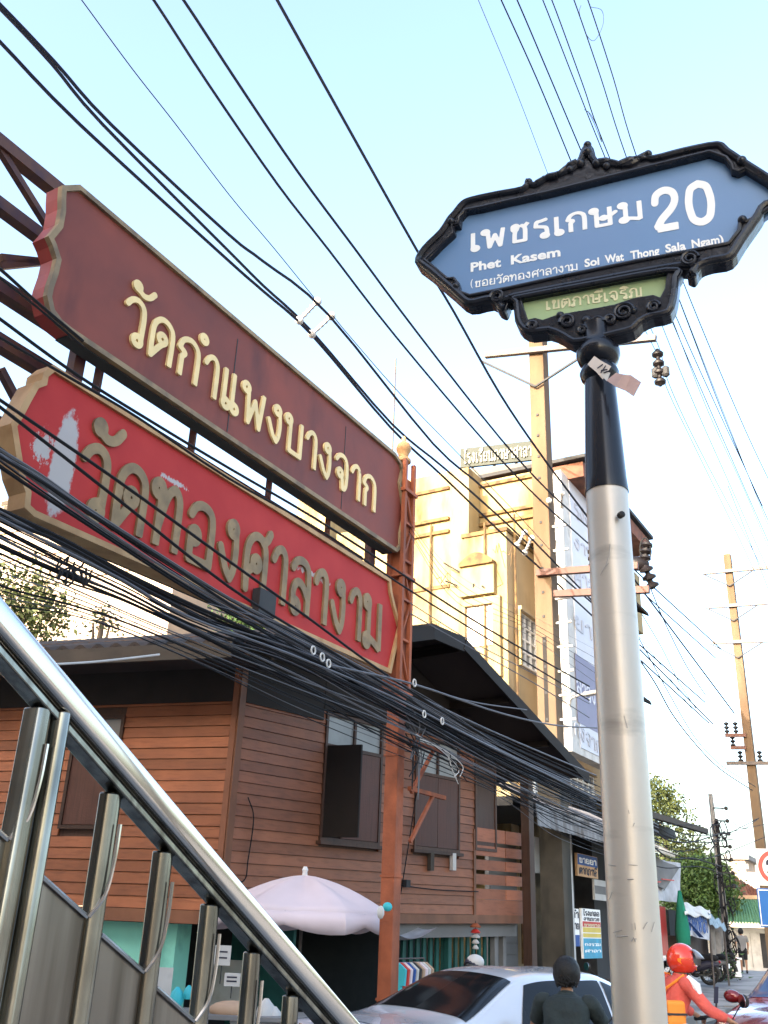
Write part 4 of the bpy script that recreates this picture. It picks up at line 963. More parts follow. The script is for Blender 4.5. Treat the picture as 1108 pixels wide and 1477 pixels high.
# lower frame with green panel
lo_o = zpx([(318, 505), (335, 520), (340, 570), (358, 600), (390, 612), (440, 606), (480, 622), (515, 642), (560, 636), (600, 628), (650, 616), (700, 602), (725, 578), (760, 562), (812, 550), (832, 500), (838, 440), (850, 415), (800, 408), (600, 444), (345, 492)])
lo_i = zpx([(360, 505), (380, 565), (402, 560), (425, 566), (470, 550), (560, 535), (640, 520), (700, 500), (760, 490), (780, 498), (795, 470), (802, 421), (600, 458), (460, 484)])
lU = smoothP(UZ(lo_o, .03), 2); liU = UZ(lo_i, .03)
m = ring_cdt([tuple(p) for p in lU], [tuple(p) for p in liU], -.018, .027); lf = m.build('lower_frame', m_blk_frame, ns, bevel=.003)
k = MB(); k.tube([F.pt(u, .027, z) for u, z in inset([tuple(p) for p in lU], .010)], .0085, 8, closed=True); k.build('outer_moulding', m_blk_frame, lf)
k = MB(); k.poly([F.pt(u, -.01, z) for u, z in inset([tuple(p) for p in liU], -.01)], F.N*.018); gp_ = k.build('green_panel', m_green, ns)
def scroll(px_, r, turns, hand, lab='scroll'):
    u, z = F.px(*px_, .03); k = MB(); pts = []; rr_ = []
    for i in range(int(14*turns)):
        t = 2*PI*i/14; q_ = r*(1-.72*i/(14*turns)); pts.append(F.pt(u+hand*q_*math.cos(t), .032, z+q_*math.sin(t))); rr_.append(.0055*(1-.5*i/(14*turns)))
    k.tube(pts, rr_, 7); return k.build(lab, m_blk_frame, lf)
for (zx, zy, r, h) in ((870, 385, .022, 1), (288, 500, .02, -1), (670, 545, .026, 1), (500, 575, .02, -1), (590, 578, .016, 1), (630, 570, .014, -1), (395, 588, .014, -1), (760, 530, .016, 1), (545, 600, .012, 1)):
    scroll((580+zx/2.0985, 190+zy/2.0985), r, 2.0, h)
for (zx, zy, r) in ((562, 44, .012), (562, 66, .016), (385, 155, .011), (745, 72, .012), (540, 100, .014), (590, 100, .014), (700, 92, .010), (430, 145, .009), (715, 88, .009), (1028, 92, .014), (150, 275, .012), (1030, 270, .012), (165, 470, .011), (620, 108, .012), (510, 118, .012), (480, 560, .012), (560, 575, .014), (700, 545, .012)):
    u, z = F.px(580+zx/2.0985, 190+zy/2.0985, .02); k = MB(); p = F.pt(u, .024, z); k.ball(p, r, 12, 8); k.build('knob', m_blk_frame, fr)
for (pa, pb) in (((530, 92), (470, 132)), ((594, 92), (660, 98)), ((470, 132), (400, 158)), ((660, 98), (740, 78))):
    k = MB(); A_ = F.P3(580+pa[0]/2.0985, 190+pa[1]/2.0985, .026); B_ = F.P3(580+pb[0]/2.0985, 190+pb[1]/2.0985, .026)
    mid_ = (A_+B_)/2+np.array([0, 0, .006]); k.tube(catmull([A_, mid_, B_], 5), [.011]*5+[.008]*5+[.005], 8); k.build('leaf_moulding', m_blk_frame, fr)
# lettering
FL = F
def onpanel(zx, zy): return (580+zx/2.0985, 190+zy/2.0985)
thai(FL, 'เพชรเกษม', onpanel(208, 362), onpanel(735, 262), .063, .0022, .0012, .085, 'lettering', m_letter_w, pb_, joined=True)
thai(FL, '20', onpanel(765, 297), onpanel(958, 262), .124, .0022, .0012, .10, 'lettering', m_letter_w, pb_, joined=True)
latin(FL, 'Phet', onpanel(208, 424), onpanel(300, 408), .031, .0022, .0012, 'lettering', m_letter_w, pb_)
latin(FL, 'Kasem', onpanel(330, 402), onpanel(480, 376), .031, .0022, .0012, 'lettering', m_letter_w, pb_)
latin(FL, '(', onpanel(208, 468), onpanel(214, 467), .024, .0022, .0012, 'lettering', m_letter_w, pb_, bold=.0)
thai(FL, 'ซอยวัดทองศาลางาม', onpanel(220, 472), onpanel(533, 418), .021, .0022, .0012, .07, 'lettering', m_letter_w, pb_, joined=True, step=.05)
for w_, a_, b_ in (('Soi', (553, 410), (598, 402)), ('Wat', (615, 398), (672, 389)), ('Thong', (692, 386), (780, 371)), ('Sala', (798, 366), (860, 356)), ('Ngam)', (878, 352), (974, 336))):
    latin(FL, w_, onpanel(*a_), onpanel(*b_), .026, .0022, .0012, 'lettering', m_letter_w, pb_, bold=.03)
thai(FL, 'เขตภาษีเจริญ', onpanel(436, 540), onpanel(728, 498), .028, .0092, .0012, .075, 'lettering', m_letter_y, gp_, joined=True)
# torn paper taped under the collar
tp = thing('torn_paper', 'torn scraps of paper taped round the pole under the ornate sign', 'paper', F.P3(865, 545, .06))
def sheetP(P, mt, th=.0012):
    k = MB(); Q = [F.P3(x, y, n) for x, y, n in P]; nu = len(Q)//2; top = Q[:nu]; bot = Q[nu:]
    vs = top+bot; fs = [(i, i+1, nu+i+1, nu+i) for i in range(nu-1)]; vs2 = [v-F.N*th for v in vs]; n = len(vs)
    fs += [tuple(i+n for i in f[::-1]) for f in fs]; k.add(vs+vs2, fs); k.smooth = True; return k
def pz(x, y, n): return (680+x/3.693, 470+y/3.693, n)
sheetP([pz(655, 160, .062), pz(690, 185, .064), pz(745, 215, .062), pz(618, 205, .062), pz(665, 245, .064), pz(700, 285, .064)], None).build('upper_scrap', m_paper, tp)
sheetP([pz(700, 235, .064), pz(740, 250, .066), pz(690, 262, .065), pz(722, 295, .066)], None).build('tape', m_offwhite, tp)
sheetP([pz(770, 250, .066), pz(810, 258, .085), pz(850, 262, .07), pz(905, 300, .08), pz(720, 290, .066), pz(770, 325, .085), pz(820, 345, .074), pz(865, 375, .085)], None).build('lower_scrap', mat('pinkish_paper', (.50, .34, .30), .8, var=.15, scale=20), tp)
for a_, b_ in (((672, 225), (700, 205)), ((690, 250), (715, 212)), ((690, 238), (725, 232)), ((705, 250), (732, 240))):
    k = MB(); k.tube([F.P3(*pz(*a_, .0665)), F.P3(*pz(*b_, .0665))], .0016, 4); k.build('scribble', m_print, tp)

# ================================================================ STREET SIDE BELOW AND BEYOND THE HOUSE
# ---- shophouse under / beyond the wooden house, right up to the silver pole
BF = SF.off(-8.6)
sh = thing('open_shophouse', 'grey open-fronted shophouse with a concrete pillar and corrugated awning past the wooden house', 'building', BF.P3(800, 1400))
def bpx(x, y, n=0, F=BF): return F.px(x, y, n)
def slab(F, x0, y0, x1, y1, n0, n1, name, mt, par, **kw):
    q = px_rect(F, x0, y0, x1, y1, n1); k = MB(); k.fbox(F, q[0], q[1], n0, n1, q[2], q[3]); return k.build(name, mt, par, **kw)
uE = bpx(880, 1300)[0]; uS = bpx(742, 1300)[0]
k = MB(); k.fbox(BF, uS, uE+3.5, -4.2, -4.0, .15, 5.2); k.build('back_wall', m_greywall, sh)
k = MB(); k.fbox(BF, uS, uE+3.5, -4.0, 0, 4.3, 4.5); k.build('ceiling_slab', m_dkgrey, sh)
k = MB(); k.fbox(BF, bpx(760, 1300)[0], bpx(798, 1300)[0], -1.0, -.9, .15, 3.6); k.build('rolling_shutter', m_greywall, sh)
for i in range(14):
    z = .3+i*.24; k = MB(); k.fbox(BF, bpx(761, 1300)[0], bpx(797, 1300)[0], -.9, -.88, z, z+.2); k.build('shutter_slat', m_greywall, sh)
k = MB(); k.fbox(BF, bpx(798, 1300)[0], bpx(815, 1300)[0], -.6, .1, .15, 4.3); k.build('pillar', mat('mossy_concrete', (.13, .12, .09), .9, var=.35, scale=2, col2=(.06, .055, .05), mixs=1.5, streak=4), sh)
k = MB(); k.fbox(BF, bpx(815.5, 1300)[0], bpx(821, 1300)[0], -.2, .12, .15, 4.3); k.build('pillar_edge', m_offwhite, sh)
slab(BF, 764, 1205, 793, 1262, -.5, -.3, 'hanging_panel', m_offwhite, sh)
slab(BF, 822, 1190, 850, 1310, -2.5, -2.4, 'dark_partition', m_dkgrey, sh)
ca, cb = BF.P3(715, 1176, .2), BF.P3(866, 1205, 1.4)
k = MB(); zaw = (BF.px(770, 1165, .2)[1]); a_ = BF.px(708, 1180, .1)[0]; b_ = BF.px(880, 1180, .1)[0]
patch(k, BF.pt(a_, .0, zaw+.35), BF.pt(b_, .0, zaw+.35), BF.pt(b_, 1.1, zaw-.15), BF.pt(a_, 1.1, zaw-.15), 120, 3, .03, 30, .02); k.build('corrugated_awning', mat('grey_tin', (.20, .19, .19), .55, .2, var=.3, scale=2, col2=(.10, .08, .07), mixs=1.5), sh)
k = MB(); patch(k, BF.pt(a_, 1.1, zaw-.15), BF.pt(b_, 1.1, zaw-.15), BF.pt(b_, 1.14, zaw-.6), BF.pt(a_, 1.14, zaw-.6), 120, 2, .02, 30, .02, nrm=BF.N); k.build('awning_skirt', MATS['grey_tin'], sh)
# boards with notices
def board(x0, y0, x1, y1, n, name, label, mt, bands, frame=m_offwhite, text=None, grp=None):
    q = px_rect(BF, x0, y0, x1, y1, n); t = thing(name, label, 'sign', BF.pt((q[0]+q[1])/2, n, q[2]), grp)
    k = MB(); k.fbox(BF, q[0], q[1], n-.06, n, q[2], q[3]); k.build('panel', mt, t)
    for (a, b, mm) in bands:
        k = MB(); k.fbox(BF, q[0]+.03, q[1]-.03, n, n+.006, q[2]+(q[3]-q[2])*a, q[2]+(q[3]-q[2])*b); k.build('printed_band', mm, t)
    for (tx, a, h, mm) in (text or []):
        L = q[1]-q[0]; lay, wd = layout(tx); z = q[2]+(q[3]-q[2])*a; ex = BF.U*(L*.84)/wd; mb = MB()
        for key, st, x in lay: glyph_mb(mb, key, st, x, BF.pt(q[0]+L*.08, n+.007, z), ex, np.array([0, 0, h*(q[3]-q[2])]), BF.N, .004, .085, .06)
        mb.build('lettering', mm, t, recalc=False)
    return t
board(839, 1310, 869, 1382, .0, 'menu_board', 'tall white notice board with yellow, red and cyan printed bands beside the pillar', m_letter_w, [(.52, .62, m_poster_y), (.63, .74, m_poster_r), (.0, .40, m_poster_b), (.42, .5, m_poster_y)], text=[('โรงเกลือ'.replace('ื', '').replace('ล','ล'), .86, .085, m_print), ('งานบวช'.replace('ว','ว'), .76, .06, m_print), ('ขายยาง', .64, .05, m_letter_y), ('กงรวม', .25, .05, m_letter_w), ('ศาลา', .12, .05, m_letter_w)])
board(823, 1310, 837, 1365, -.05, 'menu_board', 'narrow pale board with large dark letters left of the tall notice board', m_letter_w, [(.0, .3, m_bluep)], text=[('ทำ', .75, .16, m_print), ('ขาย', .45, .16, m_print)])
board(832, 1230, 863, 1268, .1, 'shop_banner', 'orange and blue shop banner hanging above the notice boards', mat('orange_peach_print', (.62, .36, .18), .6, var=.25, scale=3), [(.5, .98, m_bluep)], text=[('ตากภาษี', .1, .28, m_print), ('ขายยา', .6, .22, m_letter_w)])
board(857, 1268, 878, 1300, -.1, 'notice', 'grey paper notice hanging right of the orange and blue banner', m_offwhite, [(.3, .7, m_greywall)])

# ---- shops between the silver pole and the side lane
s2 = thing('shop_row', 'ramshackle low shops with stacked awnings right of the silver pole', 'building', BF.P3(945, 1395))
u1, u2 = bpx(888, 1300)[0], bpx(978, 1300)[0]
k = MB(); k.fbox(BF, u1, u2-.3, -5, -.6, .15, BF.px(940, 1190)[1]); k.build('wall', m_dkgrey, s2)
def awning(x0, y0, x1, y1, n0, n1, dz, name, mt, par, waves=10, th=.05):
    """rim from pixel (x0,y0) to (x1,y1) at offset n1, running back to n0 and rising dz"""
    a = BF.P3(x0, y0, n1); b = BF.P3(x1, y1, n1); up = np.array([0, 0, dz]); bk = -BF.N*(n1-n0)
    k = MB(); patch(k, a, b, b+bk+up, a+bk+up, max(8, waves*6), 3, .03, waves, th); return k.build(name, mt, par)
awning(915, 1165, 1020, 1200, -2.5, .8, 1.0, 'roof_sheet', m_roof, s2, 16, .08)
k = MB(); k.bar(BF.P3(915, 1167, .86), BF.P3(1021, 1199, .86), .05, .16); k.build('roof_fascia', m_fascia, s2)
slab(BF, 925, 1180, 975, 1210, -.8, -.5, 'dark_gable', m_dkgrey, s2)
a = BF.P3(915, 1212, .9); b = BF.P3(974, 1232, .9); k = MB(); patch(k, a, b, b-BF.N*1.1+np.array([0, 0, .62]), a-BF.N*1.1+np.array([0, 0, .62]), 10, 6, .0, 1, .12); k.build('cream_awning', m_fascia if False else mat('cream_awning_cloth', (.62, .55, .44), .7, var=.1), s2, bevel=.03)
k = MB(); patch(k, BF.P3(921, 1235, .4), BF.P3(982, 1245, .4), BF.P3(981, 1302, .45), BF.P3(921, 1296, .45), 14, 8, .05, 2.5, .02, nrm=BF.N, jag=.05); k.build('hanging_tarp', m_tarp, s2)
k = MB(); patch(k, BF.P3(938, 1232, .5), BF.P3(980, 1252, .5), BF.P3(958, 1285, .55), BF.P3(945, 1270, .5), 8, 6, .05, 1.5, .02, nrm=BF.N); k.build('grey_net', m_greywall, s2)
slab(BF, 943, 1306, 965, 1378, .1, .2, 'red_banner', m_red, s2)
k = MB(); k.bar(BF.P3(945, 1272, .6), BF.P3(953, 1272, .6), .03, .03); k.bar(BF.P3(955, 1268, .6), BF.P3(972, 1270, .6), .03, .03); k.build('clip', m_poster_r, s2)
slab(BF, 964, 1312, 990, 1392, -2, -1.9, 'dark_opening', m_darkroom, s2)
cp = BF.P3(985, 1345, .7); gpz = BF.P3(985, 1285, .7)[2]
par = thing('closed_parasol', 'closed dark green parasol standing by the shop tarp', 'parasol', (cp[0], cp[1], .2))
k = MB(); k.lathe((cp[0], cp[1], 0), [(.03, .2), (.03, 1.9)], 8); k.build('pole', m_galv, par)
k = MB(); k.lathe((cp[0], cp[1], 0), [(.20, 1.55), (.23, 1.9), (.17, gpz-.7), (.05, gpz-.02), (.01, gpz)], 9); k.build('folded_canopy', m_greenfab, par)
# stall with tarps
st = thing('tarp_stall', 'roadside stall hung with a white tarpaulin printed in blue', 'stall', BF.P3(1010, 1395, .5))
k = MB(); patch(k, BF.P3(990, 1312, .7), BF.P3(1024, 1322, .7), BF.P3(1024, 1357, .75), BF.P3(988, 1347, .75), 16, 8, .06, 1.5, .02, nrm=BF.N, jag=.03); k.build('white_tarp', m_tarp, st)
k = MB(); patch(k, BF.P3(986, 1302, .6), BF.P3(1024, 1312, .6), BF.P3(1026, 1322, .9), BF.P3(988, 1318, .9), 12, 4, .04, 2, .04); k.build('tarp_roof', m_offwhite, st)
thai(BF, 'ขายยาศาลา', (994, 1341), (1021, 1346), .42, .80, .01, .09, 'lettering', m_bluep, st, joined=True, step=.06)
k = MB(); k.bar(BF.P3(992, 1330, .80), BF.P3(1012, 1352, .80), .01, .14, BF.N); k.build('blue_stripe', m_bluep, st)
k = MB(); patch(k, BF.P3(1024, 1322, .6), BF.P3(1046, 1330, .6), BF.P3(1044, 1372, .6), BF.P3(1026, 1380, .6), 12, 6, .08, 2, .02, nrm=BF.N, jag=.06); k.build('side_tarp', mat('brown_grey_tarp', (.20, .17, .14), .8, var=.3, scale=5), st)
k = MB(); patch(k, BF.P3(1022, 1318, .8), BF.P3(1044, 1330, .8), BF.P3(1048, 1340, .9), BF.P3(1024, 1334, .9), 10, 4, .05, 2, .03, jag=.05); k.build('crumpled_sheet', mat('bluish_tarp', (.22, .30, .36), .7, var=.4, scale=7), st)
slab(BF, 986, 1350, 1024, 1392, -.3, .3, 'stall_box', mat('brown_box', (.10, .08, .07), .8, var=.3), st)
for x in (990, 1024, 1045):
    p = BF.P3(x, 1350, .72); k = MB(); k.tube([(p[0], p[1], .2), (p[0], p[1], p[2]+.7)], .035, 6); k.build('stall_pole', m_galv, st)
def px_planter():
    c = atd(1051, 1378, 43.5); t = thing('planter', 'white square concrete planter at the foot of the service pole', 'planter', (c[0], c[1], .38))
    k = MB(); k.box(c[0]-.33, c[0]+.33, c[1]-.33, c[1]+.33, .38, 1.0); k.build('tub', m_white, t, bevel=.02)
    k = MB(); k.box(c[0]-.38, c[0]+.38, c[1]-.38, c[1]+.38, 1.0, 1.07); k.build('rim', m_white, t)
    k = MB()
    for i in range(60): 
        a = random.uniform(0, 6.28); r_ = random.uniform(0, .3); p = np.array([c[0]+r_*math.cos(a), c[1]+r_*math.sin(a), 1.07]); q = p+np.array([random.uniform(-.15, .15), random.uniform(-.15, .15), random.uniform(.1, .35)])
        k.add([p, q, q+np.array([.06, 0, -.05])], [(0, 1, 2)])
    k.build('plant', m_leaf, t)
px_planter()
# ---- green-tiled house across the lane
GH = SF.off(-9.0)
gh = thing('green_roofed_house', 'single storey white house under a green tiled roof at the far lane', 'house', GH.P3(1090, 1390))
q0 = GH.px(1048, 1330)[0]; q1 = q0+22; ze = GH.px(1060, 1345)[1]
HG = Frame(atd(1060, 1380, 56)[:2], 118); # front wall facing the camera
ug0, zg1 = HG.px(985, 1345); ug1, _ = HG.px(1130, 1345)
k = MB(); k.fbox(HG, ug0, ug1, -6, 0, .3, HG.px(1080, 1338)[1]); k.build('wall', m_offwhite, gh)
for x0, x1 in ((1066, 1074), (1081, 1086), (1095, 1108)):
    q = px_rect(HG, x0, 1340, x1, 1388, .02); k = MB(); k.fbox(HG, q[0], q[1], .0, .04, .45, q[3]-.2); k.build('door', m_dkgrey, gh)
rz0 = HG.px(1080, 1330, 1.0)[1]; rz1 = HG.px(1060, 1296, -2.6)[1]; ua_ = HG.px(990, 1320, 0)[0]; ub_ = HG.px(1135, 1320, 0)[0]
k = MB(); patch(k, HG.pt(ua_, 1.1, rz0), HG.pt(ub_, 1.1, rz0), HG.pt(ub_-1, -2.6, rz1), HG.pt(ua_, -2.6, rz1), 160, 12, .05, 34, .06, jag=.03); k.build('tiled_roof', m_greentile, gh)
k = MB(); k.bar(HG.pt(ua_, -2.6, rz1+.08), HG.pt(ub_-1, -2.6, rz1+.08), .2, .2); k.build('ridge_cap', mat('peach_ridge', (.5, .32, .2), .8, var=.2), gh)
# ---- collapsed rusty roof behind it, cream houses far off
CR = Frame(atd(1060, 1290, 64)[:2], 118)
cr = thing('broken_roof', 'half collapsed rusty tin roof behind the green-tiled house', 'roof', CR.pt(0, 0, 3))
k = MB(); patch(k, CR.P3(1058, 1262, 0), CR.P3(1093, 1285, 1), CR.P3(1108, 1300, 3), CR.P3(1070, 1296, 3), 20, 4, .08, 7, .06, jag=.15); k.build('fallen_sheet', m_brownroof, cr)
k = MB(); patch(k, CR.P3(1036, 1296, 2), CR.P3(1058, 1262, 0), CR.P3(1062, 1275, 1), CR.P3(1046, 1304, 3), 16, 3, .08, 5, .06, jag=.15); k.build('tilted_sheet', mat('dark_rust', (.07, .035, .025), .85, var=.4, scale=3), cr)
for a_, b_ in (((1058, 1262), (1068, 1300)), ((1070, 1270), (1060, 1300)), ((1080, 1276), (1076, 1300)), ((1062, 1285), (1096, 1292)), ((1052, 1280), (1050, 1302)), ((1088, 1282), (1098, 1302))):
    k = MB(); k.bar(CR.P3(*a_, .5), CR.P3(*b_, .8), .14, .14); k.build('rafter', m_fascia, cr)
slab(CR, 1038, 1288, 1120, 1330, -1, -.6, 'back_wall', m_dkgrey, cr)
def far_house(x0, y0, x1, y1, d, az, label, mt, wins, roofm=None):
    Fh = Frame(atd((x0+x1)/2, 1330, d)[:2], az); q = px_rect(Fh, x0, y0, x1, 1345, 0); z1 = Fh.px((x0+x1)/2, y0)[1]
    t = thing('far_house', label, 'house', Fh.pt(0, 0, 0), 'pale houses at the end of the street')
    k = MB(); k.fbox(Fh, q[0], q[1], -8, 0, 0, z1); k.build('wall', mt, t)
    for (a, b, c, e) in wins:
        w = px_rect(Fh, a, b, c, e, 0); k = MB(); k.fbox(Fh, w[0], w[1], .0, .05, w[2], w[3]); k.build('window', m_glass, t)
    if roofm: k = MB(); k.fbox(Fh, q[0]-.5, q[1]+.5, -8.5, .6, z1, z1+.5); k.build('roof', roofm, t)
far_house(1045, 1258, 1125, 1330, 95, 118, 'sunlit cream two storey house behind the rusty roof', m_cream, [(1056, 1270, 1062, 1280), (1070, 1266, 1078, 1277), (1082, 1266, 1090, 1277)])
far_house(1052, 1240, 1086, 1262, 120, 118, 'small cream house with a grey hipped roof, farthest down the street', m_cream, [(1057, 1246, 1062, 1253), (1067, 1246, 1072, 1253), (1076, 1246, 1080, 1253)], m_greywall)
far_house(1094, 1226, 1130, 1300, 130, 118, 'pale block half hidden by the speed limit sign', m_cream, [(1098, 1240, 1103, 1250)])
# corrugated canopies poking out right of the silver pole
cn = thing('canopied_block', 'narrow block behind the silver pole with two dark corrugated canopies sticking out', 'building', YS.pt(YD+.5, 0, 0))
CB = YS.off(0.0)
uc0 = YD+.3; k = MB(); k.fbox(CB, uc0, CB.px(906, 1000)[0], -6, 0, 0, CB.px(890, 830)[1]); k.build('wall', m_greywall, cn)
for (xa, ya, xb, yb_) in ((900, 862, 936, 886), (900, 988, 940, 1014)):
    nC = 1.6; b = CB.P3(xb, yb_, nC); a = b-CB.U*2.4
    k = MB(); patch(k, a, b, b-CB.N*1.7+np.array([0, 0, .95]), a-CB.N*1.7+np.array([0, 0, .95]), 90, 3, .045, 16, .05); k.build('corrugated_canopy', m_roof, cn)

# ================================================================ TREES
def tree(name, label, base, crown, n, leaf, mt, limbs, seed, cat='tree', grp=None):
    rng = random.Random(seed); t = thing(name, label, cat, base, grp)
    b = np.array(base, float)
    top = np.mean([c[:3] for c in crown], axis=0)
    k = MB(); k.tube(catmull([b, b*.5+np.array([top[0], top[1], (b[2]+top[2])*.5])*.5, np.array([top[0], top[1], top[2]])], 5), list(np.linspace(.05*leaf*6+.12, .05, 11)), 8); k.build('trunk', m_trunk, t)
    for c in crown[:limbs]:
        k = MB(); s = b+(top-b)*rng.uniform(.45, .75); e = np.array(c[:3]); k.tube(catmull([s, (s+e)/2+np.array([0, 0, -.15]), e], 4), list(np.linspace(.08, .02, 9)), 5); k.build('limb', m_trunk, t)
    k = MB(); V = []; Fc = []
    for i in range(n):
        cx, cy, cz, r, fz = crown[rng.randrange(len(crown))]
        # clumps
        a = rng.uniform(0, 2*PI); h = rng.uniform(-1, 1); rr_ = r*(.55+.5*rng.random())*(1 if rng.random() < .85 else 1.18)
        s = math.sqrt(1-h*h); p = np.array([cx+rr_*s*math.cos(a), cy+rr_*s*math.sin(a), cz+rr_*h*fz])
        for j in range(3):
            q = p+np.array([rng.gauss(0, leaf*1.1) for _ in range(3)]); d = np.array([rng.gauss(0, 1) for _ in range(3)]); d[2] -= .4; d /= np.linalg.norm(d)
            e = np.cross(d, [rng.gauss(0, 1) for _ in range(3)]); e /= max(np.linalg.norm(e), 1e-6); L = leaf*rng.uniform(.7, 1.3)
            m0 = len(V); V += [q, q+d*L*.5+e*L*.25, q+d*L, q+d*L*.5-e*L*.25]; Fc.append((m0, m0+1, m0+2, m0+3))
    k.v = [tuple(v) for v in V]; k.f = Fc
    k.build('crown', mt, t, recalc=False); return t
def cl(x, y, d, r, fz=.85): p = atd(x, y, d); return (p[0], p[1], p[2], r, fz)
tree('street_tree', 'large bushy tree with yellowish leaf tips behind the shops', (*atd(985, 1350, 60)[:2], 0), [cl(935, 1160, 60, 1.8), cl(955, 1180, 60, 1.8), cl(975, 1230, 60, 1.9), cl(950, 1240, 60, 2), cl(945, 1150, 60, 1.2), cl(995, 1245, 60, 1.2)], 2300, .24, m_leaf2, 5, 1)
tree('street_tree', 'dense dark green rounded tree above the green-tiled roof', (*atd(1010, 1350, 56)[:2], 0), [cl(985, 1280, 56, 1.5), cl(1010, 1272, 56, 1.5), cl(1032, 1285, 56, 1.2), cl(1000, 1300, 56, 1.6), cl(1020, 1260, 56, .9)], 4200, .2, m_leaf, 4, 2)
tb = atd(1008, 1310, 54); bt_ = thing('banana_plant', 'bright green banana plant in front of the dark tree', 'plant', (tb[0], tb[1], 0))
k = MB(); k.tube([(tb[0], tb[1], 0), (tb[0]+.1, tb[1], 2.2)], .12, 7); k.build('stem', m_trunk, bt_)
for i in range(9):
    a = i*.75; L = random.uniform(1.0, 1.5); d = np.array([math.cos(a), math.sin(a)*.6, 0]); p = np.array([tb[0]+.1, tb[1], 2.1]); k = MB(); pr_ = []
    side = np.array([-d[1], d[0], 0]); side /= np.linalg.norm(side); pts = [p+d*L*.55*t+np.array([0, 0, L*(.95*t-.55*t*t)]) for t in (0, .25, .5, .75, 1)]; wd = [.03, .2, .24, .18, .02]
    k.add([q+side*w_ for q, w_ in zip(pts, wd)]+[q-side*w_ for q, w_ in zip(pts, wd)], [(j, j+1, j+6, j+5) for j in range(4)]); k.build('leaf', m_leaf3, bt_)
tree('street_tree', 'sparse yellow-green tree behind the side roof at far left', (*atd(20, 1100, 24)[:2], 0), [cl(15, 850, 24, 1.1), cl(40, 870, 24, 1.0), cl(5, 890, 24, 1.2), cl(62, 890, 24, .7), cl(30, 905, 24, 1.0), cl(-30, 850, 24, 1.4)], 1000, .15, m_leaf2, 5, 3)
tree('roof_shrub', 'small sprig of leaves rising over the left roof edge', (*atd(140, 930, 19)[:2], 4.5), [cl(135, 898, 19, .3), cl(158, 903, 19, .2), cl(150, 890, 19, .15)], 60, .1, m_leaf2, 3, 4, 'plant')
tree('roof_shrub', 'leafy shrub showing in the bright gap under the red sign', (*atd(335, 960, 20)[:2], 5.0), [cl(328, 888, 20, .35), cl(350, 893, 20, .3), cl(340, 905, 20, .35), cl(365, 905, 20, .2)], 240, .11, m_leaf, 4, 5, 'plant')
# pale building at far left behind the roof
PB = Frame(atd(100, 900, 34)[:2], 118-0)
pbt = thing('pale_building', 'pale cream rendered building behind the roof at far left', 'building', PB.pt(0, 0, 0))
q = px_rect(PB, -500, 745, 236, 950); k = MB(); k.fbox(PB, q[0], q[1], -8, 0, 0, PB.px(30, 716)[1]); k.build('wall', m_cream, pbt)
for i in range(3):
    z = PB.px(60, 760+i*42)[1]; k = MB(); k.fbox(PB, q[0], q[1], 0, .06, z, z+.07); k.build('ledge', m_stain if False else m_cream, pbt)
zt_b = PB.px(30, 716)[1]; zi = 0
for r_ in range(3):
    for c_ in range(8):
        u = PB.px(0, 740)[0]+c_*.42+(r_ % 2)*.2; k = MB(); k.fbox(PB, u, u+.38, 0, .03, zt_b-.25-r_*.22, zt_b-.07-r_*.22); k.build('brick', m_fascia, pbt)

# ================================================================ OVERHEAD CABLES
CN = SF.off(-8.0); CT = SF.off(-7.4); LN = SF.off(-5.45)
def cable(F, pts, r, mt, label, grp, n=0.0, ext0=0, ext1=0, name='overhead_cable', seg=6, wob=0):
    P = [F.P3(x, y, n) for x, y in pts]
    if ext0: d = P[0]-P[1]; P = [P[0]+d/np.linalg.norm(d)*ext0]+P
    if ext1: d = P[-1]-P[-2]; P = P+[P[-1]+d/np.linalg.norm(d)*ext1]
    C = catmull(P, 6 if len(P) < 8 else 4)
    if wob: C = [c+np.array([0, 0, wob*math.sin(i*1.7+pts[0][1])]) for i, c in enumerate(C)]
    k = MB(); k.tube(C, r, 5); return solo(name, k, mt, label, 'cable', grp)
GP = 'thick power cables crossing the sky'
cable(CN, [(-60, 3), (0, 60), (116, 180), (330, 376), (380, 420), (450, 483), (564, 617), (640, 688), (730, 775), (800, 838), (850, 884)], .025, m_cable_b, 'lowest of the thick power cables, running just above the maroon sign', GP, n=.0, ext1=14)
cable(CN, [(-60, -45), (0, 12), (75, 92), (149, 180), (330, 362), (380, 412), (450, 478), (566, 612), (642, 676), (734, 758), (800, 822), (850, 866)], .025, m_cable_b, 'thick power cable joining the lowest one at the spacer', GP, n=-.25, ext1=14)
cable(CN, [(-60, -50), (0, 6), (80, 90), (161, 180), (330, 338), (380, 377), (475, 455), (625, 640), (700, 706), (760, 770), (850, 862)], .024, m_cable_b, 'thick power cable on the upper side of the pale spacer', GP, n=.35, ext1=14)
cable(CN, [(180, -55), (222, 0), (300, 120), (400, 265), (474, 360), (570, 484), (702, 640), (780, 722), (850, 785)], .020, m_cable_b, 'second long cable from the top edge, passing left of centre', GP, n=1.1, ext1=14)
cable(CN, [(220, -60), (265, 0), (345, 122), (430, 248), (513, 360), (600, 477), (720, 630), (790, 707), (850, 762)], .020, m_cable_b, 'third long cable from the top edge, ending beside the tan pole', GP, n=1.6, ext1=14)
cable(CN, [(370, -55), (400, 0), (500, 180), (601, 360), (655, 450), (720, 566), (780, 655), (845, 742)], .022, m_cable_b, 'single cable passing just left of the blue sign tip', GP, n=2.2, ext1=14)
cable(CN, [(80, -50), (118, 0), (190, 98), (255, 181), (330, 280), (397, 360), (457, 434)], .008, m_cable, 'hair-thin wire running down to the pale spacer', 'thin wires against the sky', n=.2)
cable(CN, [(480, 455), (503, 483), (570, 560), (647, 640), (740, 735), (800, 800)], .009, m_cable_g, 'hair-thin wire leaving the pale spacer towards the yellow building', 'thin wires against the sky', n=.5)
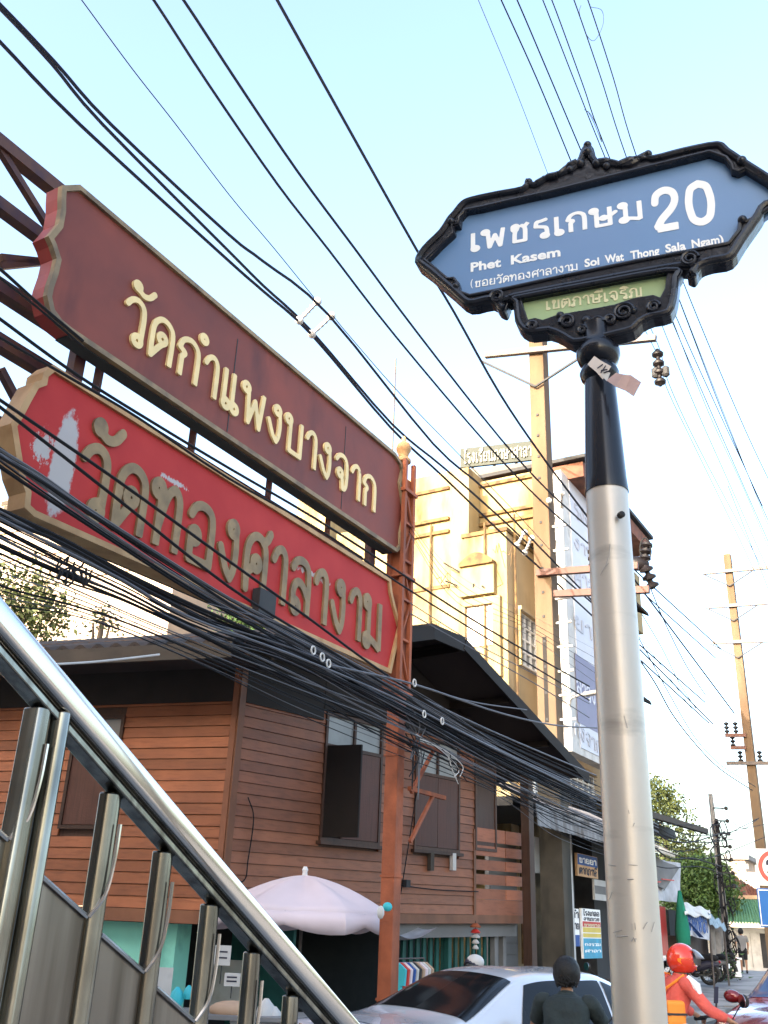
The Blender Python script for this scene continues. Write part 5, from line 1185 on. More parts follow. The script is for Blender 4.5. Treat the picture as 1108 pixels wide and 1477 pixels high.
# spacers
def spacer(P4, label):
    c = sum(np.array(p) for p in P4)/4; t = thing('cable_spacer', label, 'cable spacer', c)
    for i in range(4):
        a, b = np.array(P4[i]), np.array(P4[(i+1) % 4])
        if i % 2: continue
        k = MB(); k.bar(a, b, .035, .05); k.build('arm', m_cable_w, t)
        for j in range(5): 
            q = a+(b-a)*(j+.5)/5; k = MB(); k.lathe(q-(b-a)/np.linalg.norm(b-a)*.015, [(.04, 0), (.04, .03)], 8, axis=b-a); k.build('shed', m_cable_w, t)
    for p in P4: k = MB(); k.ball(p, .075, 8, 6); k.build('clamp', m_cable_w, t)
spacer([CN.P3(432, 462, .0), CN.P3(458, 435, .3), CN.P3(478, 456, .3), CN.P3(450, 482, .0)], 'pale ribbed cable spacer high over the maroon sign')
spacer([CN.P3(746, 786, .0), CN.P3(757, 768, .3), CN.P3(767, 776, .3), CN.P3(757, 797, .0)], 'pale cable spacer in front of the ochre side wall')
spacer([CN.P3(788, 706, .0), CN.P3(792, 722, .3), CN.P3(811, 712, .3), CN.P3(810, 730, .0)], 'pale cable spacer by the tan pole and the billboard')
GT = 'wires running down the street at upper right'
TR = SF.off(-5.2)
tops = [([(675, -40), (690, 0), (740, 120), (790, 250)], .006, 'hair-thin wire behind the left half of the blue sign'),
        ([(700, -50), (723, 0), (775, 115), (826, 238)], .014, 'left wire of the pair entering the picture top right of centre'),
        ([(722, -50), (746, 0), (795, 115), (842, 226), (930, 430)], .014, 'right wire of the pair entering the picture top right of centre'),
        ([(760, -50), (783, 0), (830, 120), (872, 225), (985, 500), (1090, 740), (1130, 830)], .012, 'wire with the left side of the middle spiral tie'),
        ([(772, -50), (796, 0), (840, 120), (877, 222), (992, 495), (1100, 730)], .012, 'wire with the right side of the middle spiral tie'),
        ([(808, -50), (828, 0), (866, 110), (903, 225), (975, 420), (1060, 640), (1130, 800)], .012, 'wire through the right spiral tie above the blue sign'),
        ([(828, -50), (848, 0), (884, 110), (917, 222), (990, 418), (1075, 620), (1130, 735)], .012, 'rightmost wire at the top edge of the picture')]
for i, (p, r, lb) in enumerate(tops): cable(TR, p, r, m_cable, lb, GT, n=i*.25)
for i, p in enumerate([[(918, 452), (948, 512), (962, 560), (1000, 640), (1068, 780), (1100, 850)], [(928, 450), (952, 505), (966, 556), (1010, 650), (1080, 782), (1120, 860)], [(948, 452), (1000, 580), (1060, 715), (1120, 850)], [(965, 448), (1020, 590), (1075, 710), (1125, 830)], [(980, 432), (1030, 560), (1085, 700), (1125, 800)], [(1050, 700), (1085, 790), (1120, 880)]]):
    cable(TR, p, .010, m_cable_g if i > 2 else m_cable, ['black wire ending at the left insulator clamp and running on to the far pole', 'black wire ending at the right insulator clamp and running on to the far pole', 'wire leaving the green plate just right of the insulator clamps', 'grey wire second from the right below the blue sign', 'grey wire farthest right below the blue sign', 'short wire near the right edge above the far pole'][i], 'wires between the near and far poles', n=.3*i-.4)
for (p, r, c) in (([(838, 8), (836, 20), (846, 50), (858, 58), (870, 35), (868, 15), (852, 10)], .006, 0), ([(843, 158), (852, 165), (862, 185), (868, 205), (858, 180), (848, 160)], .006, 0)):
    cable(TR, p, r, m_cable_b, 'loose spiral tie dangling off a wire above the blue sign', 'spiral ties on the wires', n=1.2, name='spiral_tie')
# swoops right of the silver pole
GSW = 'sagging wires right of the silver pole'
for i, (p, r) in enumerate([([(934, 838), (960, 900), (990, 960), (1018, 1003)], .018), ([(926, 886), (955, 935), (980, 985), (1004, 1022)], .014), ([(917, 912), (935, 945), (965, 1000), (1000, 1060), (1030, 1095), (1052, 1112), (1090, 1135)], .016), ([(917, 912), (950, 955), (985, 1005), (1010, 1040), (1040, 1090), (1060, 1115)], .010), ([(918, 945), (945, 985), (970, 1030), (1005, 1075), (1040, 1110), (1085, 1140)], .022), ([(905, 1150), (960, 1200), (1010, 1215), (1060, 1210)], .016), ([(900, 1185), (950, 1215), (1000, 1225), (1095, 1180)], .016), ([(900, 1200), (960, 1228), (1020, 1238), (1110, 1205)], .014), ([(900, 1175), (960, 1235), (1000, 1238), (1040, 1250)], .02), ([(900, 1140), (960, 1192), (1020, 1205), (1108, 1188)], .012), ([(905, 1160), (950, 1187), (1040, 1190)], .01), ([(1040, 1165), (1070, 1195), (1095, 1180)], .012), ([(940, 1195), (965, 1212), (1000, 1214), (1045, 1200)], .02), ([(925, 1240), (960, 1252), (1010, 1250), (1045, 1262)], .014)]):
    cable(SF.off(-7.6), p, r, m_cable, ['wire dropping steeply from the black switch gear into the sky', 'short wire ending in mid sky below the switch gear wire', 'longest sagging wire, reaching down to the far pole crossarm', 'thin wire beside the longest sagging one', 'thickest sagging wire, lowest of those in the open sky', 'wire crossing just above the dark roof sheet towards the far pole', 'wire rising again towards the base of the far pole', 'wire passing under the dark roof sheet and behind the traffic sign', 'thick wire looping down beside the cream awning', 'uppermost wire over the dark roof sheet', 'thin level wire above the dark roof sheet', 'short wire slung between the dark service pole and the far pole', 'thick wire sagging from the roof sheet to the service pole', 'lowest wire, in front of the hanging tarp'][i], GSW, n=.05*i)
# low telecom bundle that crosses in front of the red sign
GL = 'telecom cables sagging past the red sign'
hi_ = [([(-40, 432), (0, 460), (110, 540), (225, 612), (330, 675), (450, 745), (560, 815), (700, 905), (850, 990)], .014, 'cable crossing the gap between the two temple signs'),
       ([(-40, 458), (0, 487), (110, 550), (200, 603), (330, 690), (470, 770), (620, 870), (850, 1010)], .012, 'cable lying along the top edge of the red sign'),
       ([(-40, 360), (0, 388), (57, 439), (120, 492)], .014, 'short cable end showing above the left end of the red sign'),
       ([(-40, 372), (0, 401), (57, 446), (120, 500)], .010, 'thin cable end showing above the left end of the red sign'),
       ([(-40, 550), (0, 577), (165, 690), (330, 809), (450, 895), (560, 975), (700, 1062), (850, 1140)], .014, 'upper of the two cables drawn right across the red lettering'),
       ([(-40, 558), (0, 587), (165, 716), (330, 846), (450, 922), (560, 990), (700, 1075), (850, 1150)], .014, 'lower of the two cables drawn right across the red lettering')]
for p, r, lb in hi_: cable(LN, p, r, m_cable, lb, GL, n=.1)
rng = random.Random(11)
def bundle(cnt, key, spread, rad_, mt, lab, cap=.02, jit=3, ks=None):
    for i in range(cnt):
        f = (i+.5)/cnt-.5; p = []
        ph = rng.uniform(0, 6.28)
        for j, (x, y) in enumerate(key):
            p.append((x, y+f*spread[j]+jit*math.sin(ph+j*1.3)*.6+rng.uniform(-1, 1)))
        mm = mt if rng.random() < .75 else m_cable_g
        cable(LN, p, rad_*.66*rng.uniform(.55, 1.35), mm, lab, GL, n=rng.uniform(-.25, .25))
LB = 'one strand of the sagging black telecom bundle in front of the house'
bundle(8, [(-60, 610), (0, 660), (130, 752), (280, 850), (420, 925), (570, 1010), (700, 1078), (860, 1155), (950, 1200)], [36, 32, 22, 18, 22, 34, 40, 50, 40], .013, m_cable, LB)
bundle(7, [(-60, 615), (0, 655), (60, 690), (130, 737), (250, 815), (330, 868), (420, 916), (560, 990), (700, 1065), (860, 1140)], [14, 10, 8, 10, 10, 10, 12, 20, 40, 50], .015, m_cable, LB)
bundle(10, [(-60, 735), (0, 768), (90, 812), (180, 852), (270, 898), (420, 962), (570, 1035), (700, 1100), (860, 1175), (950, 1215)], [66, 62, 54, 36, 26, 56, 80, 70, 60, 46], .016, m_cable, LB)
bundle(7, [(-60, 712), (0, 742), (90, 782), (180, 832), (270, 878), (330, 905), (420, 945), (570, 1015), (700, 1085), (860, 1162)], [14, 16, 16, 16, 16, 18, 20, 20, 20, 20], .02, m_cable, LB)
bundle(8, [(-60, 800), (0, 838), (100, 868), (200, 905), (330, 960), (440, 1008), (570, 1060), (700, 1118), (800, 1165), (900, 1198)], [80, 70, 46, 34, 40, 56, 60, 46, 40, 30], .010, m_cable, 'thin strand along the lower edge of the telecom bundle')
bundle(7, [(300, 895), (420, 932), (520, 985), (620, 1040), (720, 1098), (800, 1135), (860, 1160)], [60, 60, 60, 70, 60, 50, 40], .009, m_cable_g, 'grey strand in the telecom bundle right of the gantry post')
bundle(7, [(590, 1030), (660, 1085), (740, 1140), (800, 1185), (870, 1215), (930, 1240)], [50, 60, 50, 44, 40, 30], .009, m_cable, 'strand fanning out under the black gable roof')
bundle(5, [(590, 760), (660, 850), (760, 900), (860, 960)], [20, 50, 40, 60], .005, m_cable, 'faint wire in front of the yellow building', )
for p, r, mt, lb in (([(478, 960), (600, 988), (720, 1028), (800, 1046), (862, 1050)], .013, m_cable_g, 'pale grey cable drawn tight under the gable roof'),
                     ([(590, 985), (680, 1012), (760, 1024)], .009, m_cable_g, 'short pale cable ending against the gable roof'),
                     ([(80, 958), (130, 955), (180, 950), (230, 944)], .008, m_cable_w, 'white wire stretched under the side eave'),
                     ([(592, 885), (680, 935), (770, 985), (850, 1035)], .008, m_cable_g, 'wire crossing above the gable roof'),
                     ([(592, 870), (680, 925), (770, 972), (850, 1015)], .007, m_cable_g, 'upper wire crossing above the gable roof')):
    cable(LN, p, r, mt, lb, 'pale wires among the telecom cables', n=.2)
for i in range(7):
    x = 575+rng.uniform(-6, 6); y = 1040+rng.uniform(-20, 30); 
    p = [(x+14, y), (x+22+rng.uniform(0, 10), y+25), (x+16+rng.uniform(-8, 20), y+rng.uniform(40, 90)), (x+10+rng.uniform(0, 30), y+rng.uniform(20, 60))]
    cable(LN, p, .007, m_cable if i % 2 else m_cable_g, 'loose cable end dangling by the gantry bracket', 'loose cable ends at the gantry post', n=.05, name='loose_cable')
for i in range(5):
    a = rng.uniform(0, 1); p = [(612+rng.uniform(-12, 10), 1060+rng.uniform(-8, 8)), (640+rng.uniform(-10, 10), 1080+rng.uniform(-5, 5)), (655+rng.uniform(-8, 12), 1105+rng.uniform(-5, 10)), (664+rng.uniform(-12, 10), 1128+rng.uniform(-10, 4))]
    cable(LN, p, .006, m_cable_w if i % 3 else m_cable, 'frayed pale cable tail hanging under the telecom bundle', 'frayed pale cable tails', n=.2, name='loose_cable')
for i in range(9):
    x0 = rng.uniform(80, 170); y0 = 808+(x0-80)*.45+rng.uniform(-12, 14); p = [(x0, y0), (x0+rng.uniform(-8, 8), y0+rng.uniform(6, 22)), (x0+rng.uniform(-4, 16), y0+rng.uniform(-5, 24)), (x0+rng.uniform(0, 20), y0+rng.uniform(-6, 10))]
    cable(LN, p, .008, m_cable, 'tangled tie on the black bundle under the red sign', 'tangled cable ties', n=.2, name='cable_tie')
for i, (x, y) in enumerate(((452, 938), (465, 948), (474, 957), (598, 985), (638, 1040), (612, 1030))):
    p = LN.P3(x, y, .32); k = MB(); k.tube([p+LN.U*.035*math.cos(t)+np.array([0, 0, .04*math.sin(t)]) for t in np.linspace(0, 2*PI, 10, endpoint=False)], .009, 5, closed=True)
    solo('cable_ring', k, m_offwhite, 'small white ring clipped on the telecom bundle', 'cable clip', 'white rings on the telecom bundle')
jb = LN.P3(588, 478+0, 0)
# wires on the house wall
for p, lb in (([(322, 1335-60), (352, 1270), (358, 1240), (366, 1180), (358, 1150)], 'thin wire pinned down the siding near the house corner'), ([(612, 1085), (600, 1150), (590, 1215), (578, 1290)], 'wire trailing down the siding right of the gantry post'), ([(570, 1275), (600, 1280), (640, 1284), (690, 1286)], 'wire strung along the siding below the second window')):
    cable(HAo, p, .009, m_cable, lb, 'wires pinned on the timber siding', n=.06)
pb2 = HAo.P3(587, 1275, .06); k = MB(); k.fbox(HAo, (pb2-HAo.P)@HAo.U-.09, (pb2-HAo.P)@HAo.U+.02, .03, .12, pb2[2]-.05, pb2[2]+.06); solo('junction_box', k, m_dkgrey, 'small black junction box on the siding right of the gantry post', 'junction box')

# ================================================================ FOOTBRIDGE STAIR RAILING (foreground left)
RP = atd(175, 1140, 1.82); RF = Frame(RP[:2], 28.6)
rail = thing('stair_railing', 'polished stainless steel stair railing of a footbridge, with folded plate infill', 'railing', (RP[0], RP[1], .14))
def rz(y0, x): return None
ra0 = RF.px(0, 888); ra1 = RF.px(500, 1473)
sl_r = (ra1[1]-ra0[1])/(ra1[0]-ra0[0]); print('rail', ra0, ra1, sl_r, math.degrees(math.atan(sl_r)))
zr = lambda u: ra0[1]+sl_r*(u-ra0[0])
UA, UB = ra0[0]-1.4, ra1[0]+1.2
topw = .030
def rp(u, n, dz): return RF.pt(u, n, zr(u)+dz)
def ext(mb, prof):
    """extrude a closed (n, dz) profile along the rail"""
    k_ = len(prof); mb.add([rp(UA, n, d) for n, d in prof]+[rp(UB, n, d) for n, d in prof], [(i, (i+1) % k_, k_+(i+1) % k_, k_+i) for i in range(k_)]+[tuple(range(k_))[::-1], tuple(range(k_, 2*k_))]); return mb
prof = []
for i in range(13):
    t = PI*i/12; prof.append((-.03*math.cos(t)*1.0, .012*math.sin(t)))
prof = prof+[(.030, -.012)]+[(.030-.012*(1-math.cos(a_)), -.030-.014*math.sin(a_)) for a_ in np.linspace(0, PI/2, 5)]+[(-.018, -.044), (-.030, -.03), (-.030, -.012)]
k = MB(); ext(k, prof); k.smooth = True; k.build('handrail', m_steel, rail)
k = MB(); ext(k, [(-.012, -.0445), (.012, -.0445), (.012, -.050), (-.012, -.050)]); k.build('rail_web', m_steel_sat, rail, bevel=.003)
k = MB(); ext(k, [(-.017, -.0505), (.019, -.0505), (.019, -.066), (-.017, -.066)]); k.build('under_rail', m_steel_sat, rail, bevel=.003)
ups = [RF.px(x, y)[0] for x, y in ((175, 1145), (248, 1222), (315, 1300), (376, 1370), (430, 1432))]
du = (ups[-1]-ups[0])/4; print('spacing', ups, du)
main_u = RF.px(110, 1035, .03)[0]
posts = [main_u-du*(1.62+i) for i in range(7, -1, -1)]+[main_u]+[(ups[0]+du*i) for i in range(0, 12)]
main_u = RF.px(110, 1035, .03)[0]
wpost = du*.25
for i, u in enumerate(posts):
    if abs(u-main_u) < du*.45: big = True
    else: big = False
    w_ = wpost*(1.0 if not big else 1.75); u1_ = u if not big else main_u; top = zr(u1_)+(-.055 if not big else -.035); bot = zr(u1_)-1.15
    prof = [(-w_, -.016)]+[(-w_*.5-w_*.5*math.cos(a_), -.004+.016*math.sin(a_)) for a_ in np.linspace(.15, PI-.15, 9)]+[(0, -.016)] if not big else [(-w_, -.02)]+[(-w_*.75-w_*.25*math.cos(a_), .006+.012*math.sin(a_)) for a_ in np.linspace(.1, PI-.4, 6)]+[(-w_*.45, .004)]+[(-w_*.22-w_*.22*math.cos(a_), .008+.02*math.sin(a_)) for a_ in np.linspace(.1, PI-.1, 8)]+[(0, -.02)]
    k = MB(); k.smooth = True; kk = len(prof); k.add([RF.pt(u1_+a, n, bot) for a, n in prof]+[RF.pt(u1_+a, n, top+ (0)) for a, n in prof], [(j, (j+1) % kk, kk+(j+1) % kk, kk+j) for j in range(kk)]+[tuple(range(kk))[::-1], tuple(range(kk, 2*kk))]); k.build('baluster' if not big else 'newel_post', m_steel_sat, rail, bevel=.004)
    # bright rolled edge
    k = MB(); k.tube([RF.pt(u1_, -.008 if not big else .0, bot), RF.pt(u1_, -.008 if not big else .0, top)], .0032, 6); k.build('edge_bead', m_steel, rail)
# infill plates: slanted top edge, dropping below the rail
for i in range(len(posts)-1):
    a = posts[i]; b = posts[i+1]-wpost
    if abs(posts[i+1]-main_u) < du*.45: b = main_u-wpost*1.75
    if abs(posts[i]-main_u) < du*.45: a = main_u
    if b-a < .01: continue
    za = zr(a)-.285; zb = zr(b)-.28
    k = MB(); P = [RF.pt(a, -.004, za), RF.pt(b, -.004, zb), RF.pt(b, -.004, zb-.7), RF.pt(a, -.004, za-.7)]; k.poly(P, -RF.N*.004); k.build('infill_plate', mat('plate_steel', (.22, .20, .18), .3, 1.0, var=.15, scale=2, col2=(.13, .115, .10), mixs=22, thr=(.4, .65), streak=20), rail)
    k = MB(); k.tube([RF.pt(a, 0, za), RF.pt(b, 0, zb)], .004, 6); k.build('edge_bead', m_steel, rail)
    # curved upstand against the next baluster
    k = MB(); c_ = catmull([RF.pt(b, .004, zb), RF.pt(b+wpost*.45, .016, zb+.035), RF.pt(b+wpost*.62, .02, zb+.09), RF.pt(b+wpost*.66, .02, zb+.15)], 5); k.tube(c_, .0036, 6); k.build('curved_edge', m_steel, rail)
k = MB(); P = []; 
for s_, dz in ((UA, -1.02), (UB, -1.02), (UB, -1.3), (UA, -1.3)): P.append(RF.pt(s_, -.03, zr(s_)+dz))
k.poly(P, -RF.N*.04); k.build('stringer', m_steel_sat, rail)
# stair flight the railing belongs to
sf_ = thing('stair_flight', 'concrete footbridge stair flight under the steel railing', 'stairs', (RP[0], RP[1], 0))
u = UA
while zr(u)-1.1 > .16:
    k = MB(); k.fbox(RF, u, u+.3, -1.6, -.07, zr(u)-1.30, zr(u)-1.12); k.build('step', m_conc, sf_); u += .295

# ================================================================ PATIO UMBRELLA AND STALL
uc = atd(436, 1320, 12.7); ur_ = 1.0; ztop_u = atd(436, 1262, 12.7)[2]; zrim = atd(470, 1316, 12.3)[2]
um_ = thing('market_umbrella', 'pale pink square market umbrella with scalloped valance in front of the house', 'umbrella', (uc[0], uc[1], .15))
k = MB(); seg = 4; R_ = 1.12
def umpt(i, j, nI=24, nJ=8):
    t = 2*PI*i/nI+rad(22); q = j/nJ
    sec = (2*PI/6); tt = ((t) % sec)-sec/2; rr_ = R_*(math.cos(sec/2)/math.cos(tt))*q
    z = ztop_u-(ztop_u-zrim)*(q**1.35)-.03*math.sin(PI*q)*math.cos(tt*6)
    return (uc[0]+rr_*math.cos(t), uc[1]+rr_*math.sin(t), z)
nI, nJ = 48, 8
vs = [umpt(i, j, nI) for i in range(nI) for j in range(nJ+1)]
fs = [(i*(nJ+1)+j, ((i+1) % nI)*(nJ+1)+j, ((i+1) % nI)*(nJ+1)+j+1, i*(nJ+1)+j+1) for i in range(nI) for j in range(nJ)]
k.add(vs, fs); k.smooth = True; cn_ = k.build('canopy', m_umb, um_); sm = cn_.modifiers.new('s', 'SOLIDIFY'); sm.thickness = .006
k = MB(); vs = []; 
for i in range(nI+1):
    p = np.array(umpt(i % nI, nJ, nI)); d = p-uc; d[2] = 0; d /= np.linalg.norm(d); sc_ = abs(math.sin(3*2*PI*i/nI/1.0))
    vs += [p, p+d*.03+np.array([0, 0, -.10]), p+d*.015+np.array([0, 0, -.15-.09*abs(math.sin(PI*((i % 8)/8)))])]
k.add(vs, [(3*i+j, 3*i+3+j, 3*i+4+j, 3*i+1+j) for i in range(nI) for j in (0, 1)]); k.smooth = True; v_ = k.build('valance', m_umb, um_); sm = v_.modifiers.new('s', 'SOLIDIFY'); sm.thickness = .005
k = MB(); k.lathe((uc[0], uc[1], ztop_u-.02), [(.035, 0), (.03, .06), (.04, .08), (.02, .12)], 10); k.build('finial', m_white, um_)
k = MB(); k.lathe((uc[0], uc[1], 0), [(.02, .15), (.02, ztop_u-.03)], 10); k.build('pole', m_galv, um_)
for i in range(6):
    p = umpt(i*8+4 if False else i*8, nJ, nI); k = MB(); k.tube([(uc[0], uc[1], ztop_u-.04), (p[0], p[1], p[2]-.01)], .008, 5); k.build('rib', m_galv, um_)
k = MB(); k.lathe((uc[0], uc[1], 0), [(.25, .152), (.25, .2), (.04, .24)], 16); k.build('base', m_conc, um_)

# drinks stall things seen through the railing
def at(x, y, d): return atd(x, y, d)
c = at(300, 1460, 11.6); tb_ = thing('stall_table', 'dark stall table loaded with goods below the umbrella', 'table', (c[0], c[1], .15))
k = MB(); k.box(c[0]-1.1, c[0]+1.6, c[1]-.4, c[1]+.4, .82, .86); k.build('table_top', m_greywall, tb_)
for dx in (-1.0, 1.5):
    for dy in (-.35, .35): k = MB(); k.box(c[0]+dx-.02, c[0]+dx+.02, c[1]+dy-.02, c[1]+dy+.02, .15, .82); k.build('leg', m_dkgrey, tb_)
def price_card(x, y, w, h, d, label, mt=m_offwhite, lines=2):
    p = at(x, y, d); t = thing('price_card', label, 'sign', (p[0], p[1], p[2]-h/2), 'small cards on the stall')
    k = MB(); k.box(p[0]-w/2, p[0]+w/2, p[1]-.004, p[1]+.004, p[2]-h/2, p[2]+h/2); k.build('card', mt, t)
    for i in range(lines):
        k = MB(); k.box(p[0]-w*.35, p[0]+w*.3, p[1]-.007, p[1]-.0045, p[2]+h*(.18-.3*i)-.008, p[2]+h*(.18-.3*i)+.008); k.build('writing', m_print, t)
    k = MB(); k.box(p[0]-.006, p[0]+.006, p[1]+.005, p[1]+.015, max(.86, p[2]-h*1.4), p[2]-h/2); k.build('stake', m_dkgrey, t)
price_card(321, 1378, .18, .20, 11.6, 'upper white card on the stall, seen between the railing posts')
price_card(335, 1413, .17, .13, 11.5, 'lower white card on the stall, right of the railing post')
price_card(228, 1420, .3, .34, 11.8, 'large tilted grey board leaning at the turquoise pillar', m_offwhite, 0)
tr_ = at(336, 1448, 11.4); k = MB(); k.ball((tr_[0], tr_[1], tr_[2]-.06), .17, 14, 8, (1.5, .8, .55)); solo('food_bag', k, m_tan, 'brown wrapped bundle on the stall table below the cards', 'bundle')
for i, (x, y, s_) in enumerate(((255, 1438, .08), (272, 1432, .06), (383, 1462, .12), (395, 1470, .1), (345, 1468, .1))):
    p = at(x, y, 11.4); k = MB(); k.lathe((p[0], p[1], p[2]-s_), [(s_*.7, 0), (s_, s_*.6), (s_*.75, s_*1.6), (s_*.2, s_*2.2)], 7)
    solo('plastic_bag', k, m_cyan if i < 2 else m_offwhite, ['bright cyan bag on the stall beside the turquoise pillar', 'small cyan bag right of the larger cyan bag', 'crumpled white bag at the right end of the stall', 'white bag low at the right end of the stall', 'white bag in the middle of the stall table'][i], 'bag')
# street vendor's back in the gloom
# hanging tarp, clothes rack, lantern under the house
tpz = thing('hanging_cloth', 'white cloth slung under the house behind the gantry post', 'cloth', HAo.P3(600, 1350, -.1))
a, b = HAo.P3(560, 1334, .3), HAo.P3(632, 1333, .3)
k = MB(); nu, nv = 16, 5; vs = []
for i in range(nu+1):
    t = i/nu; s_ = a*(1-t)+b*t; sag = .24*math.sin(PI*t*.9+.1)*(1-t*.3)
    for j in range(nv+1): vs.append(s_-HA.N*(j/nv)*.5+np.array([0, 0, -sag*(1-.35*j/nv)-.06*math.sin(PI*j/nv)]))
k.add(vs, [(i*(nv+1)+j, (i+1)*(nv+1)+j, (i+1)*(nv+1)+j+1, i*(nv+1)+j+1) for i in range(nu) for j in range(nv)]); k.smooth = True; k.build('sheet', m_tarp, tpz)
rk = thing('clothes_rack', 'metal clothes rail beside the orange post', 'clothes rack', HAo.P3(592, 1400, .6))
ra_, rb2 = HAo.P3(566, 1383, .6), HAo.P3(612, 1382, .6)
k = MB(); k.tube([ra_, rb2], .012, 6); k.build('rail', m_galv, rk)
for p in (ra_, rb2): k = MB(); k.tube([p, (p[0], p[1], .16)], .012, 6); k.build('upright', m_galv, rk)
gc = [m_cyan, m_red, m_umb, m_bluep, m_offwhite, m_dkgrey, m_tan, m_umb, m_offwhite, m_tan]
gn = ['cyan', 'red', 'pink', 'navy', 'white', 'black', 'tan', 'pale pink', 'cream', 'beige']
for i in range(10):
    t = (i+.6)/10.5; p = ra_*(1-t)+rb2*t; k = MB(); w = .17; 
    o = [(-w*.35, 0), (-w, -.09), (-w*.9, -.3), (-w*.62, -.3), (-w*.6, -.62), (w*.6, -.66), (w*.62, -.3), (w*.9, -.3), (w, -.09), (w*.35, 0)]
    d1 = HA.N*.9+HA.U*.44
    k.poly([p+d1*x+np.array([0, 0, z-.05]) for x, z in o], HA.U*.045); solo('hanging_shirt', k, gc[i], '%s garment on the clothes rail beside the orange post' % gn[i], 'garment', 'garments on the clothes rail')
ln = thing('hanging_ornament', 'small tiered hanging ornament with red top in front of the green gate', 'ornament', HAo.P3(686, 1390, .2))
for y, r_, mt in ((1338, .09, m_rust), (1346, .08, m_red), (1353, .075, m_offwhite), (1361, .06, m_offwhite), (1369, .05, m_offwhite)):
    p = HAo.P3(686, y, .2); k = MB(); k.lathe(p, [(r_, 0), (r_*1.1, .02), (r_*.4, .07)], 10); k.build('tier', mt, ln)
p = HAo.P3(686, 1328, .2); k = MB(); k.tube([p, HAo.P3(686, 1395, .2)], .006, 4); k.build('string', m_cable, ln)
cb_ = HAo.P3(556, 1312, 1.2); bg_ = thing('tied_plastic_bag', 'crumpled cyan and white plastic tied to the orange post at umbrella height', 'bag', GF.P3(557, 1320, .2))
k = MB(); P = GF.P3(559, 1308, .2); k.ball(P, .055, 8, 6, (1, .5, .9)); k.build('cyan_part', m_cyan, bg_)
k = MB(); P = GF.P3(549, 1316, .2); k.ball(P, .055, 7, 5, (.8, .5, 1.3)); k.build('white_part', m_offwhite, bg_)

# ================================================================ VEHICLES
def cr1(a, b, c, d, t): return .5*((2*b)+(c-a)*t+(2*a-5*b+4*c-d)*t*t+(-a+3*b-3*c+d)*t**3)
class Loft:
    def __init__(s, st): s.X = np.array([[x]+[q for yz in P for q in yz] for x, P in st], float); s.k = len(st[0][1])
    def row(s, u):
        n = len(s.X)-1; i = int(min(max(math.floor(u), 0), n-1)); t = u-i; g_ = lambda j: s.X[min(max(j, 0), n)]
        return cr1(g_(i-1), g_(i), g_(i+1), g_(i+2), t) if t > 1e-9 else s.X[i]
    def at(s, u, v, side=1):
        r = s.row(u); P = r[1:].reshape(-1, 2); n = s.k-1; i = int(min(max(math.floor(v), 0), n-1)); t = v-i; g_ = lambda j: P[min(max(j, 0), n)]
        y, z = cr1(g_(i-1), g_(i), g_(i+1), g_(i+2), t) if t > 1e-9 else P[i]
        return np.array([r[0], side*y, z])
    def shell(s, mb, su=5, sv=4):
        nu = (len(s.X)-1)*su; nv = (s.k-1)*sv
        for side in (1, -1):
            vs = [s.at(i/su, j/sv, side) for i in range(nu+1) for j in range(nv+1)]
            mb.add(vs, [(i*(nv+1)+j, (i+1)*(nv+1)+j, (i+1)*(nv+1)+j+1, i*(nv+1)+j+1) for i in range(nu) for j in range(nv)])
        mb.smooth = True; return mb
    def patch(s, mb, quad, side=1, off=.006, n=8, both=False):
        """quad = four (u, v) corners"""
        (a, b, c, d) = [np.array(q, float) for q in quad]
        for sd_ in ((1, -1) if both else (side,)):
            vs = []
            for i in range(n+1):
                for j in range(n+1):
                    p, q = i/n, j/n; uv = a*(1-p)*(1-q)+b*p*(1-q)+c*p*q+d*(1-p)*q
                    P0 = s.at(uv[0], uv[1], sd_); P1 = s.at(uv[0]+.02, uv[1], sd_); P2 = s.at(uv[0], uv[1]-.02 if uv[1] > .05 else uv[1]+.02, sd_)
                    nn = np.cross(P1-P0, P2-P0); L = np.linalg.norm(nn); nn = nn/L if L > 1e-12 else np.array([0, 0, 1.])
                    cen = np.array([P0[0], 0, .6]); nn = nn if nn@(P0-cen) > 0 else -nn
                    vs.append(P0+nn*off)
            mb.add(vs, [(i*(n+1)+j, (i+1)*(n+1)+j, (i+1)*(n+1)+j+1, i*(n+1)+j+1) for i in range(n) for j in range(n)])
        mb.smooth = True; return mb
